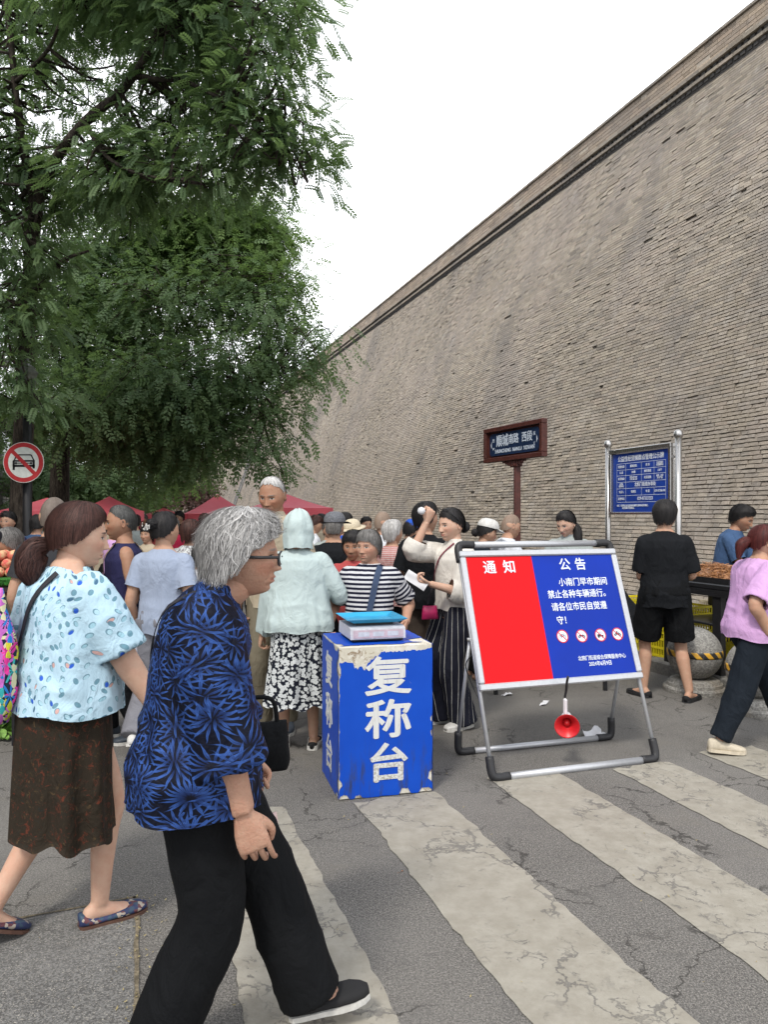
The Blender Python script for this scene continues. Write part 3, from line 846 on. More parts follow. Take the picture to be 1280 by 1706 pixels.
M_RED = plain('sign_red', (.42, .03, .035), .5, 0, .08, 20)
M_WHT = plain('sign_white', (.62, .64, .60), .5, 0, .08, 20)
M_BLK = plain('sign_black', (.015, .015, .017), .5)
sg = empty('road_sign', at(43, 10.0, z=0)); tag(sg, 'round red and white no-cars sign on a black lamp post at the left edge', 'road sign')
M_ = basis((0, -.07, EYE + (858 - 771) / F * 10.0), (1, 0, 0), (0, 0, 1), (0, -1, 0)); Mi = np.array(M_)
def put(mb, name, mat, par, M_=M_):
    V = np.concatenate(mb.V); Mn = np.array(M_); V = V @ Mn[:3, :3].T + Mn[:3, 3]; return mesh_obj(name, V, mb.F, mat, par)
mb = MB(); mb.lathe([(.265, -.012), (.27, -.004), (.27, 0)], n=48); disc(mb, .27, .0005); put(mb, 'plate', M_WHT, sg)
mb = MB(); ring(mb, .205, .262, .003); seg(mb, (-.15, .15), (.15, -.15), .05, .0045); put(mb, 'red_ring', M_RED, sg)
mb = MB()
z = .0035
seg(mb, (-.09, .10), (.10, .10), .016, z); seg(mb, (-.09, .10), (-.12, .03), .018, z); seg(mb, (.10, .10), (.135, .03), .018, z)
seg(mb, (-.14, .02), (.15, .02), .022, z); seg(mb, (-.14, -.045), (.15, -.045), .03, z); seg(mb, (-.13, .02), (-.13, -.10), .03, z); seg(mb, (.135, .02), (.135, -.08), .03, z)
seg(mb, (-.09, -.01), (.09, -.01), .012, z); ring(mb, .0, .016, z, 12, (-.10, -.01)); ring(mb, .0, .016, z, 12, (.10, -.01))
put(mb, 'car_symbol', M_BLK, sg)
lp = empty('lamp_post', at(45, 10.1, z=0)); tag(lp, 'slim black lamp post with a lantern among the leaves, carrying the round sign', 'lamp post')
MB().lathe([(.14, 0), (.14, .12), (.09, .2), (.075, .9), (.06, 1.0), (.055, 3.1)], n=16).build('post', M_POLE, lp, True)
MB().lathe([(.02, 3.1), (.09, 3.14), (.13, 3.42), (.15, 3.46), (.05, 3.6), (.0, 3.68)], n=6).build('lantern', plain('lantern_glass', (.12, .13, .11), .2), lp)

# maroon street name sign
M_MAR = plain('maroon_metal', (.070, .020, .015), .5, .1, .2, 20)
M_NAVY = plain('navy_plate', (.010, .022, .058), .35, 0, .1, 10)
M_LET = plain('sign_letter', (.50, .56, .64), .5)
c = at(862, 8.85, z=0); ns = empty('street_name_sign', c); tag(ns, 'maroon framed street name sign with navy plate on a post before the wall', 'street sign')
ang = math.atan2(.477, -1.1)
ex = Vector((.40, -.917, 0)).normalized(); en = Vector((ex.y, -ex.x, 0))      # board direction (left to right as read) and its facing
zc = EYE + (858 - 737) / F * 8.85
mb = MB(); mb.box((0, 0, 1.1), (.075, .075, 2.2), None, .008); mb.box((0, 0, 2.16), (.11, .11, .08), None, .01); mb.build('post', M_MAR, ns)
Ms = basis((en.x * .05, en.y * .05, zc), ex, (0, 0, 1), en)
mb = MB()
for c_, s_ in (((0, .185, .0), (1.24, .055, .075)), ((0, -.185, .0), (1.24, .055, .075)), ((-.592, 0, 0), (.056, .315, .075)), ((.592, 0, 0), (.056, .315, .075))): mb.box(c_, s_, None, .006)
mb.box((0, 0, -.02), (1.13, .315, .02)); put(mb, 'frame', M_MAR, ns, Ms)
mb = MB(); r = .05; pts = []
for cx, cy, a0 in ((.52 - r, .135 - r, 0), (-.52 + r, .135 - r, 90), (-.52 + r, -.135 + r, 180), (.52 - r, -.135 + r, 270)):
    for k in range(7): a = math.radians(a0 + k * 15); pts.append((cx + r * math.cos(a), cy + r * math.sin(a)))
poly(mb, pts, .004); put(mb, 'plate', M_NAVY, ns, Ms)
mb = MB()
for k in range(5):
    u = k / 5
    for sdx in (-1, 1): mb.box((sdx * (.05 + .055 * k), -.235 - .015 + .012 * k, -.01), (.055, .085 - .014 * k, .03), None, .01)
put(mb, 'bracket', M_MAR, ns, Ms)
T_ = lambda x, y, z=.006: Ms @ Matrix.Translation((x, y, z))
text('順城', .155, T_(-.235, .03), M_LET, ns, bold=.012, sx=.86); text('南路', .125, T_(.01, .035), M_LET, ns, bold=.012, sx=.86); text('西段', .125, T_(.285, .035), M_LET, ns, bold=.012, sx=.86)
text('SHUNCHENG  NANLU  XIDUAN', .062, T_(.02, -.085), M_LET, ns, bold=.02, sx=.92)
text('西', .05, T_(-.43, .05), M_LET, ns, bold=.01); text('W', .045, T_(-.43, -.05), M_LET, ns, bold=.01)
text('东', .05, T_(.43, .06), M_LET, ns, bold=.01); text('E', .045, T_(.43, -.05), M_LET, ns, bold=.01)
mb = MB(); poly(mb, [(-.47, .045), (-.495, 0), (-.47, -.045)], .006); put(mb, 'arrow', M_LET, ns, Ms)
mb = MB(); poly(mb, [(.47, .045), (.47, -.045), (.495, 0)], .006); put(mb, 'arrow', M_LET, ns, Ms)

# blue notice board on steel posts
M_STEEL = NT('stainless_steel'); nz = M_STEEL.noise(M_STEEL.scl(M_STEEL.co(), (40, 40, 3)), 4, 3); M_STEEL = M_STEEL.set((.42, .41, .40), M_STEEL.math('ADD', M_STEEL.math('MULTIPLY', nz, .25), .12), .9)
M_BLUE2 = plain('notice_blue', (.012, .045, .27), .35, 0, .1, 6)
M_PW = plain('print_white', (.62, .66, .74), .5)
pR = at(1131, 8.0, z=0); pL = at(1014, 9.15, z=0); mid = (pR + pL) / 2
nb = empty('notice_board', mid); tag(nb, 'blue notice board of white table text between two round-topped steel posts', 'notice board')
ex = (pR - pL).normalized(); en = Vector((ex.y, -ex.x, 0)); wdt = (pR - pL).length
for q in (pL, pR):
    q = q - mid
    MB().lathe([(.035, 0), (.035, 2.38)], (q.x, q.y, 0), 20).build('post', M_STEEL, nb, True)
    MB().lathe([(.0, 2.36), (.03, 2.365), (.048, 2.39), (.05, 2.41), (.042, 2.445), (.02, 2.46), (0, 2.462)], (q.x, q.y, 0), 20).build('finial', M_STEEL, nb, True)
Mn_ = basis((en.x * .0, en.y * .0, 1.93), ex, (0, 0, 1), en)
hw = wdt / 2 - .10
mb = MB()
for c_, s_ in (((0, .375, 0), (2 * hw + .06, .05, .09)), ((0, -.36, 0), (2 * hw + .06, .03, .09)), ((-hw - .01, 0, 0), (.045, .70, .09)), ((hw + .01, 0, 0), (.045, .70, .09))): mb.box(c_, s_, None, .006)
for sx in (-1, 1):
    for yy in (.25, -.25): mb.box((sx * (hw + .055), yy, 0), (.07, .03, .03))
put(mb, 'frame', M_STEEL, nb, Mn_)
mb = MB(); mb.box((0, 0, 0), (2 * hw - .03, .69, .02)); put(mb, 'panel', M_BLUE2, nb, Mn_)
T_ = lambda x, y, z=.0135: Mn_ @ Matrix.Translation((x, y, z))
lx, rx = -hw + .09, hw - .08
text('公益性经营摊群点管理公示牌', .072, T_(0, .275), M_PW, nb, bold=.012, sx=.86)
yt = .225; rows = [.075, .066, .078, .075, .083, .078]; cols = [lx, lx + .165, lx + .445, lx + .66, rx]
ys = [yt]
for r_ in rows: ys.append(ys[-1] - r_)
mb = MB()
for y_ in ys: seg(mb, (lx, y_), (rx, y_), .004, .012)
for x_ in (cols[0], cols[1], cols[4]): seg(mb, (x_, ys[0]), (x_, ys[-1]), .004, .0125)
for x_ in (cols[2], cols[3]): seg(mb, (x_, ys[0]), (x_, ys[3]), .004, .0125); seg(mb, (x_, ys[4]), (x_, ys[5]), .004, .0125)
put(mb, 'table_lines', M_PW, nb, Mn_)
cell = [['经营位置', '顺城南路', '类 别', '公益性服务\n经营摊群点'], ['长 度', '200米', '摊位数量', '120个'], ['经营时间', '夏时6:00-9:00\n冬时7:00-9:00', '经营范围', '蔬菜、水果\n及农产品'], ['设置及\n管理单位', '北院门街道办事处'], ['负责人', '管理员', '电 话', '029-87286105'], ['监督电话', '029-87333233']]
for i, rw in enumerate(cell):
    yc = (ys[i] + ys[i + 1]) / 2
    for j, s_ in enumerate(rw):
        if len(rw) == 2 and j == 1: xc = (cols[1] + cols[4]) / 2; sz = .052
        else: xc = (cols[j] + cols[j + 1]) / 2; sz = .034 if '\n' not in s_ else .026
        text(s_, sz, T_(xc, yc), M_PW, nb, bold=.012, line=.95, sx=.88)
text('备注：经营地点为公益性便民摊群经营时间请按规定，\n　　　　请自觉遵守管理规定。', .028, T_(lx, -.285), M_PW, nb, align='LEFT', bold=.01, sx=.86)

# stone ball bollards with hazard tape
t = NT('speckled_granite'); w = t.co(); nz = t.noise(w, 60, 4, .7); bg = t.noise(w, 3, 4, .6)
c = t.mix(t.step(nz, .35, .68), (.14, .135, .125), (.33, .32, .295)); c = t.mix(t.math('MULTIPLY', t.step(bg, .45, .7), .5), c, (.20, .16, .11))
c = t.mix(t.math('MULTIPLY', t.step(t.noise(t.scl(w, (1, 1, .5)), 5, 5, .7), .6, .7), .4), c, (.07, .065, .06))
t.set(c, .7, spec=.3); t.bump(nz, .3, .004); M_GRAN = t.m
t = NT('hazard_tape'); w = t.co(); sp = t.n('ShaderNodeSeparateXYZ'); t.L(w, sp.inputs[0])
a = t.math('ARCTAN2', sp.outputs[1], sp.outputs[0]); k = t.math('FRACT', t.math('ADD', t.math('MULTIPLY', a, 14 / 6.2832), t.math('MULTIPLY', sp.outputs[2], 9)))
c = t.mix(t.step(k, .47, .5), (.60, .33, .03), (.02, .02, .02)); c = t.mix(t.math('MULTIPLY', t.step(t.noise(w, 25, 5, .7), .58, .64), .7), c, (.3, .28, .24))
t.set(c, .5); M_TAPE = t.m
def bollard(loc, rz, lb):
    r_ = empty('stone_bollard', loc, rz); tag(r_, lb, 'bollard', 'stone ball bollards at the kerb')
    MB().lathe([(.262, 0), (.265, .035), (.255, .05), (.235, .052), (.232, .078), (.215, .082), (.205, .105), (.18, .115), (0, .115)], n=40).build('plinth', M_GRAN, r_)
    R0 = .232
    MB().lathe([(R0 * math.sin(math.pi * k / 24), .10 + R0 - R0 * math.cos(math.pi * k / 24)) for k in range(25)], n=48).build('ball', M_GRAN, r_, True)
    MB().lathe([(R0 * math.sin(a) + .002, .10 + R0 - R0 * math.cos(a)) for a in (1.50, 1.56, 1.62, 1.68, 1.74)], n=64).build('hazard_tape', M_TAPE, r_, True)
bollard(at(1158, 6.62, z=0), .3, 'granite ball bollard with yellow and black tape behind the legs of the man in black')
bollard(at(1262, 5.95, z=0), 1.3, 'granite ball bollard hidden behind the striding woman in the lilac tee')

# ------------------------------------------------------------------ the blue weighing counter
t = NT('blue_sheet_film'); w = t.co(); sp = t.n('ShaderNodeSeparateXYZ'); t.L(w, sp.inputs[0])
nz = t.noise(w, 5, 4, .6); f2 = t.noise(w, 45, 5, .7); st = t.noise(t.scl(w, (8, 8, 1.2)), 3, 5, .7)
blue = t.mix(nz, (.003, .046, .36), (.006, .070, .46))
low = t.step(sp.outputs[2], .40, .05)
blue = t.mix(t.math('MULTIPLY', t.math('MULTIPLY', t.step(st, .48, .66), .75), low), blue, (.035, .042, .06))
blue = t.mix(t.math('MULTIPLY', t.step(t.noise(w, 14, 5, .75), .68, .71), .8), blue, (.38, .37, .33))
blue = t.mix(t.math('MULTIPLY', t.step(st, .62, .72), .35), blue, (.02, .03, .07))
t.set(blue, t.math('ADD', t.math('MULTIPLY', f2, .2), .3), spec=.2); t.bump(nz, .15, .01); M_BOXB = t.m
t = NT('bare_core_board'); w = t.co(); nz = t.noise(w, 9, 6, .75)
c = t.mix(t.step(nz, .42, .62), (.50, .47, .39), (.60, .58, .53)); c = t.mix(t.math('MULTIPLY', t.step(t.noise(w, 16, 6, .8, 1.0), .54, .62), .85), c, (.20, .14, .08))
t.set(c, .9, spec=.2); t.bump(nz, .5, .004); M_CORE = t.m
t = NT('worn_white_vinyl'); w = t.co(); sp = t.n('ShaderNodeSeparateXYZ'); t.L(w, sp.inputs[0])
st = t.noise(t.scl(w, (20, 20, 3)), 4, 5, .75); c = t.mix(t.math('MULTIPLY', t.step(st, .52, .68), .5), (.56, .57, .56), (.30, .27, .22))
c = t.mix(t.math('MULTIPLY', t.math('MULTIPLY', t.step(t.noise(w, 60, 5, .8), .45, .6), t.step(sp.outputs[2], .35, .1)), .8), c, (.20, .17, .12))
t.set(c, .6); M_VIN = t.m
fl = at(564, 4.06, z=0); fr = at(722, 4.20, z=0)
bx = empty('weighing_counter', fl); tag(bx, 'tall blue re-weighing counter with white characters and peeling film edges', 'counter')
ex = (fr - fl); BW = ex.length; ex = ex.normalized(); ey = Vector((-ex.y, ex.x, 0)); BDp = .50; BH = .835
bx.rotation_euler = (0, 0, math.atan2(ex.y, ex.x))
# left side runs back towards the left in the photo: slight outward skew of the box is real perspective only
mb = MB(); mb.box((BW / 2, BDp / 2, BH / 2), (BW - .01, BDp - .01, BH - .008), None, .004); mb.build('core', M_CORE, bx)
def film(name, M_, w_, h_, edge, seed):
    """plastic film with a torn outline: edge(u)-> inset on each side"""
    r = random.Random(seed); n = 64
    def torn(side, u):
        lo_ = .004 + .005 * max(0, math.sin(u * 23 + seed)) * r.random()
        for (s_, u0, wd, dp) in edge:
            if s_ == side:
                k = 1 - abs(u - u0) / wd
                if k > 0: lo_ = max(lo_, dp * min(1, k * 2.0) * (.86 + .28 * r.random()))
        return lo_
    U = np.linspace(0, 1, n); bb, tt, ll, rr_ = [np.array([torn(sd_, u) for u in U]) for sd_ in 'btlr']
    X_ = ll[:, None] + (w_ - ll - rr_)[:, None] * U[None]; Y_ = bb[None] + (h_ - bb - tt)[None] * U[:, None]
    V = np.stack([X_, Y_, np.full_like(X_, .0012)], -1).reshape(-1, 3)
    mb = MB(); mb.add(V, [(i * n + j, i * n + j + 1, (i + 1) * n + j + 1, (i + 1) * n + j) for i in range(n - 1) for j in range(n - 1)])
    return put(mb, name, M_BOXB, bx, M_)
Mf = basis((0, .002, 0), (1, 0, 0), (0, 0, 1), (0, -1, 0))
film('front_film', Mf, BW, BH, [('t', .16, .36, .085), ('t', .6, .6, .038), ('t', .22, .12, .12), ('b', .70, .07, .035), ('b', .93, .09, .03), ('b', .05, .06, .03), ('b', .2, .05, .02), ('r', .10, .05, .028), ('r', .50, .03, .015), ('r', .40, .03, .015), ('l', .93, .06, .014), ('l', .10, .04, .02)], 3)
Ml = basis((.002, BDp, 0), (0, -1, 0), (0, 0, 1), (-1, 0, 0))
film('side_film', Ml, BDp, BH, [('t', .85, .15, .03), ('r', .87, .06, .05), ('r', .75, .05, .03), ('r', .1, .05, .03), ('b', .9, .08, .03), ('t', .4, .3, .012)], 5)
Mr = basis((BW - .002, 0, 0), (0, 1, 0), (0, 0, 1), (1, 0, 0)); film('side_film', Mr, BDp, BH, [('l', .9, .1, .03)], 6)
Mt = basis((0, 0, BH - .002), (1, 0, 0), (0, 1, 0), (0, 0, 1))
film('top_film', Mt, BW, BDp, [('b', .3, .4, .035), ('b', .9, .2, .05), ('b', .6, .3, .02), ('r', .14, .18, .10), ('l', .1, .1, .04)], 9)
for ch, zz in (('复', .650), ('称', .412), ('台', .172)):
    text(ch, .222, Mf @ Matrix.Translation((BW * .52, zz, .0028)), M_VIN, bx, bold=.028, sx=1.24 if ch != '台' else 1.12)
    text(ch, .205, Ml @ Matrix.Translation((BDp * .46, zz + .0, .0028)), M_VIN, bx, bold=.028, sx=1.0)
# scale on the counter
sc_o = empty('weighing_scale', bx.matrix_world @ Vector((0, 0, 0))); bpy.context.view_layer.update()
def bpt(x, y, z): return fl + ex * x + ey * y + Vector((0, 0, z))
sc_o.location = bpt(.25, .27, BH); sc_o.rotation_euler = bx.rotation_euler
tag(sc_o, 'digital price scale with a bright blue tray on top of the blue counter', 'scale')
M_SB = plain('scale_white_plastic', (.48, .48, .52), .45, 0, .1); M_SK = plain('scale_black_plastic', (.02, .02, .022), .5)
M_TRAY = plain('blue_tray', (.015, .28, .50), .3, .1, .1, 8)
def prism(mb, prof, x0, x1):
    k = len(prof); V = [(x, y, z) for x in (x0, x1) for y, z in prof]
    mb.add(V, [(i, (i + 1) % k, k + (i + 1) % k, k + i) for i in range(k)] + [tuple(range(k))[::-1], tuple(range(k, 2 * k))])
mb = MB(); prism(mb, [(-.17, .018), (-.165, .075), (-.12, .085), (.15, .085), (.16, .018)], -.16, .16); mb.build('body', M_SB, sc_o)
mb = MB(); mb.box((0, -.005, .012), (.30, .31, .014), None, .004)
for sx in (-1, 1):
    for sy in (-1, 1): mb.lathe([(.018, 0), (.018, .01)], (sx * .12, sy * .12, 0), 12)
mb.build('base', M_SK, sc_o)
mb = MB(); mb.box((0, .01, .094), (.22, .2, .02), None, .004); mb.build('tray_support', M_SK, sc_o)
mb = MB(); V = []
for (hx, hy, z) in ((.13, .13, .106), (.175, .165, .126), (.178, .168, .126), (.133, .133, .103)): V += [(-hx, .01 - hy, z), (hx, .01 - hy, z), (hx, .01 + hy, z), (-hx, .01 + hy, z)]
mb.add(V, [(0, 1, 2, 3)] + [(4 * a + i, 4 * a + (i + 1) % 4, 4 * a + 4 + (i + 1) % 4, 4 * a + 4 + i) for a in range(3) for i in range(4)] + [(12, 15, 14, 13)]); mb.build('tray', M_TRAY, sc_o)
Md = basis((0, -.1706, .047), (1, 0, 0), (0, .085, .996), (0, -1, .06))
mb = MB(); poly(mb, [(-.145, -.022), (.145, -.022), (.145, .022), (-.145, .022)], .0012); put(mb, 'display_panel', plain('scale_pink_panel', (.42, .33, .38), .4), sc_o, Md)
for k in range(3):
    mb = MB(); x = -.085 + k * .085; poly(mb, [(x - .032, -.013), (x + .032, -.013), (x + .032, .013), (x - .032, .013)], .0024); put(mb, 'display', plain('lcd_grey', (.42, .44, .50), .25), sc_o, Md)

# ------------------------------------------------------------------ folding notice stand
M_ALU = NT('brushed_aluminium'); nz = M_ALU.noise(M_ALU.co(), 60, 3); M_ALU = M_ALU.set(M_ALU.mix(nz, (.40, .41, .43), (.52, .53, .55)), .42, .5)
M_CORN = plain('black_corner_plastic', (.018, .018, .02), .5)
M_PRED = plain('panel_red', (.62, .006, .010), .45, 0, .05, 3, .12); M_PBLU = plain('panel_blue', (.003, .026, .30), .4, 0, .06, 3, .15)
FL, FR, RL, RR = Vector((.635, 4.36, 0)), Vector((1.72, 4.72, 0)), Vector((.48, 4.84, 0)), Vector((1.57, 5.18, 0))
st_ = empty('notice_stand', (FL + FR) / 2); tag(st_, 'aluminium folding A-frame notice stand with red and blue panel and black corners', 'sign board'); O = (FL + FR) / 2
ux = (FR - FL).normalized(); ub = Vector((-ux.y, ux.x, 0)); LW = (FR - FL).length
sl = Vector(ub * .51 + Vector((0, 0, 1.37))); slu = sl.normalized(); nrm = ux.cross(slu).normalized()
Mp = basis((0, 0, 0), ux, slu, nrm)          # plane of the leaning frame: x along, y up the slope, z towards the reader
hp = LW / 2; HS = sl.length
loc = lambda x, y, z=0.0: tuple((Mp @ Vector((x, y, z))))
def bar(mb, a, b, r=.0145): mb.tube([a, b], r * .88, 10)
for sx in (-1, 1):
    mb = MB(); bar(mb, loc(sx * hp, .10), loc(sx * hp, HS - .10)); mb.build('front_leg', M_ALU, st_, True)
mb = MB(); mb.tube([loc(-hp + .085, .018), loc(hp - .085, .018)], .022, 12); mb.build('front_foot_bar', M_ALU, st_, True)
mb = MB(); mb.tube([loc(-hp + .085, HS - .015), loc(hp - .085, HS - .015)], .021, 12); mb.build('handle_bar', M_ALU, st_, True)
for sx in (-1, 1):
    for y0, y1, yy in ((.14, .02, .02), (HS - .13, HS - .015, HS - .015)):
        mb = MB(); mb.tube(curve([loc(sx * hp, y0), loc(sx * hp, (y0 + y1 * 3) / 4 + 0.0), loc(sx * (hp - .025), y1), loc(sx * (hp - .11), yy)], 5), .026, 12); mb.build('corner', M_CORN, st_, True)
hg = .31 / .51
hl = lambda sx: Vector(loc(sx * hp, HS * .57, -.03))
rl, rr = RL - O, RR - O
for a, sx in ((rl, -1), (rr, 1)):
    mb = MB(); e = hl(sx); aa = a + Vector((0, 0, .12)); bar(mb, tuple(aa), tuple(e + (e - aa) * .02), .0135); mb.build('rear_leg', M_ALU, st_, True)
    d = (rr - rl).normalized() * (-sx)
    mb = MB(); mb.tube(curve([tuple(a + Vector((0, 0, .15))), tuple(a + Vector((0, 0, .05))), tuple(a + d * .025 + Vector((0, 0, .022))), tuple(a + d * .11 + Vector((0, 0, .02)))], 5), .025, 12); mb.build('corner', M_CORN, st_, True)
    MB().lathe([(.012, -.025), (.012, .025)], tuple(e + Vector(ux) * 0 + nrm * .02), 10, Matrix.Rotation(math.pi / 2, 3, 'Y')).build('hinge_bolt', M_STEEL, st_)
d = (rr - rl).normalized(); mb = MB(); mb.tube([tuple(rl + d * .085 + Vector((0, 0, .02))), tuple(rr - d * .085 + Vector((0, 0, .02)))], .019, 12); mb.build('rear_foot_bar', M_ALU, st_, True)
# panel frame
y0, y1 = .515, 1.395; hx = hp + .012
mb = MB()
for c_, s_ in (((0, y0 + .019, .028), (2 * hx, .040, .028)), ((0, y1 - .019, .028), (2 * hx, .040, .028)), ((-hx + .02, (y0 + y1) / 2, .028), (.040, y1 - y0 - .082, .028)), ((hx - .02, (y0 + y1) / 2, .028), (.040, y1 - y0 - .082, .028))): mb.box(c_, s_, None, .007)
put(mb, 'panel_frame', M_ALU, st_, Mp)
mb = MB(); mb.box((0, (y0 + y1) / 2, .022), (2 * hx - .03, y1 - y0 - .03, .006)); put(mb, 'backing', M_ALU, st_, Mp)
xs_ = -hx + .04 + (2 * hx - .08) * .435
mb = MB(); poly(mb, [(-hx + .036, y0 + .036), (xs_, y0 + .036), (xs_, y1 - .036), (-hx + .036, y1 - .036)], .0275); put(mb, 'red_panel', M_PRED, st_, Mp)
mb = MB(); poly(mb, [(xs_, y0 + .036), (hx - .036, y0 + .036), (hx - .036, y1 - .036), (xs_, y1 - .036)], .0275); put(mb, 'blue_panel', M_PBLU, st_, Mp)
TT = lambda x, y: Mp @ Matrix.Translation((x, y, .0295))
fx = lambda u: -hx + .04 + (2 * hx - .08) * u
fy = lambda v: y1 - .04 - (y1 - y0 - .08) * v
text('通', .092, TT(fx(.145), fy(.095)), M_PW, st_, bold=.02); text('知', .092, TT(fx(.275), fy(.095)), M_PW, st_, bold=.02)
text('公', .088, TT(fx(.655), fy(.085)), M_PW, st_, bold=.02); text('告', .088, TT(fx(.765), fy(.085)), M_PW, st_, bold=.02)
text('小南门早市期间', .058, TT(fx(.760), fy(.235)), M_PW, st_, bold=.016, sx=.92)
text('禁止各种车辆通行。', .058, TT(fx(.715), fy(.335)), M_PW, st_, bold=.016, sx=.90)
text('请各位市民自觉遵', .058, TT(fx(.700), fy(.440)), M_PW, st_, bold=.016, sx=.90)
text('守！', .058, TT(fx(.575), fy(.550)), M_PW, st_, bold=.016, sx=.92)
text('北院门街道综合保障服务中心', .032, TT(fx(.785), fy(.862)), M_PW, st_, bold=.014, sx=.86)
text('2024年6月9日', .034, TT(fx(.765), fy(.91)), M_PW, st_, bold=.014, sx=.84)
M_IR = plain('icon_red', (.50, .02, .03), .4)
for k, u in enumerate((.545, .675, .805, .925)):
    cx, cy = fx(u), fy([.675, .680, .682, .682][k])
    mb = MB(); disc(mb, .040, .0290, 32, (cx, cy)); put(mb, 'icon_disc', M_PW, st_, Mp)
    mb = MB(); z = .0295
    if k == 0:
        for sx in (-1, 1): ring(mb, .0085, .0105, z, 16, (cx + sx * .015, cy - .003))
        for a, b in (((-.015, -.003), (-.004, .012)), ((-.004, .012), (.010, .012)), ((.010, .012), (0, -.004)), ((0, -.004), (-.015, -.003)), ((-.004, .012), (0, -.004)), ((.010, .012), (.015, -.003)), ((.007, .018), (.015, .018))): seg(mb, (cx + a[0], cy + a[1]), (cx + b[0], cy + b[1]), .0022, z)
    elif k in (1, 3):
        for sx in (-1, 1): ring(mb, .0035, .0085, z, 16, (cx + sx * .017, cy - .005))
        poly(mb, [(cx - .015, cy - .003), (cx + .010, cy - .006), (cx + .013, cy + .004), (cx - .006, cy + .008), (cx - .018, cy + .004)], z)
        seg(mb, (cx + .016, cy - .004), (cx + .008, cy + .014), .003, z)
        if k == 3: poly(mb, [(cx - .006, cy + .008), (cx + .004, cy + .008), (cx + .002, cy + .020), (cx - .006, cy + .018)], z)
    else:
        for sx in (-1, 1): ring(mb, .0, .006, z, 14, (cx + sx * .014, cy - .013))
        poly(mb, [(cx - .024, cy - .010), (cx + .004, cy - .010), (cx + .004, cy + .008), (cx - .024, cy + .004)], z); poly(mb, [(cx + .004, cy - .010), (cx + .022, cy - .010), (cx + .020, cy + .0), (cx + .004, cy + .0)], z)
        ring(mb, .007, .009, z, 14, (cx + .002, cy + .012))
    put(mb, 'icon_vehicle', M_BLK, st_, Mp)
    mb = MB(); ring(mb, .036, .0425, .0302, 32, (cx, cy)); seg(mb, (cx - .026, cy + .026), (cx + .026, cy - .026), .006, .0302); put(mb, 'icon_ban_ring', M_IR, st_, Mp)
# loudhailer hanging from the stand
mg = empty('megaphone', at(945, 4.62, Y=1192)); tag(mg, 'red and white megaphone hanging by a black strap below the notice stand', 'megaphone')
M_MR = plain('megaphone_red', (.52, .015, .02), .35, 0, .08); M_MW = plain('megaphone_white', (.62, .60, .62), .4, 0, .06)
Rm = Matrix.Rotation(math.radians(98), 3, 'X') @ Matrix.Rotation(math.radians(-12), 3, 'Y')
MB().lathe([(.020, -.06), (.024, -.02), (.040, .02), (.066, .055), (.075, .062), (.076, .068), (.070, .064), (.036, .026), (.018, -.02), (0, -.02)], (0, 0, -.04), 36, Rm).build('horn', M_MR, mg, True)
MB().lathe([(0, .03), (.016, .026), (.020, .0), (.020, -.02), (0, -.02)], (0, 0, -.04), 20, Rm).build('driver', M_MR, mg, True)
MB().lathe([(0, -.12), (.024, -.115), (.031, -.09), (.031, -.05), (.024, -.02)], (0, 0, -.04), 28, Rm).build('body', M_MW, mg, True)
mb = MB(); mb.box((.0, .04, .045), (.024, .03, .10), None, .008); mb.build('handle', M_MW, mg)
mb = MB(); mb.tube(curve([(0, .05, .10), (.004, .03, .15), (.0, .0, .20), (0, -.03, .245)], 4), .008, 8); mb.build('strap', M_CORN, mg)
# wires on the left leg
mb = MB(); mb.tube(curve([Vector(loc(-hp, .75, -.02)), Vector(loc(-hp - .03, .68, -.08)), Vector(loc(-hp + .02, .52, -.10)), Vector(loc(-hp + .01, .46, -.02))], 6), .004, 6); mb.build('cable', M_CORN, st_)

# ------------------------------------------------------------------ people
def remesh(V, Fc, voxel, smooth=2):
    me = bpy.data.meshes.new('tmp'); me.from_pydata(np.asarray(V).tolist(), [], [list(f) for f in Fc]); me.update()
    o = bpy.data.objects.new('tmp', me); COL.objects.link(o)
    m = o.modifiers.new('r', 'REMESH'); m.mode = 'VOXEL'; m.voxel_size = voxel; m.adaptivity = 0
    if smooth:
        s_ = o.modifiers.new('s', 'SMOOTH'); s_.factor = .5; s_.iterations = smooth
    dg = bpy.context.evaluated_depsgraph_get()
    ev = o.evaluated_get(dg); m2 = ev.to_mesh()
    n = len(m2.vertices); co = np.empty(n * 3, np.float32); m2.vertices.foreach_get('co', co)
    nm = np.empty(n * 3, np.float32); m2.vertices.foreach_get('normal', nm)
    nl = len(m2.loops); li = np.empty(nl, np.int32); m2.loops.foreach_get('vertex_index', li)
    ev.to_mesh_clear(); bpy.data.objects.remove(o); bpy.data.meshes.remove(me)
    return co.reshape(-1, 3).astype(float), nm.reshape(-1, 3).astype(float), li.reshape(-1, 4)
def rings_loft(R_):
    """list of (n,3) rings to closed loft"""
    n = len(R_[0]); V = np.concatenate(R_); Fc = []
    for i in range(len(R_) - 1):
        for k in range(n):
            k2 = (k + 1) % n; Fc.append((i * n + k, i * n + k2, (i + 1) * n + k2, (i + 1) * n + k))
    Fc.append(tuple(range(n))[::-1]); Fc.append(tuple(range((len(R_) - 1) * n, len(R_) * n)))
    return V, Fc
def g_(x, s): return np.exp(-(x / s) ** 2)
def sm(x, a, b):
    t_ = np.clip((x - a) / (b - a), 0, 1); return t_ * t_ * (3 - 2 * t_)
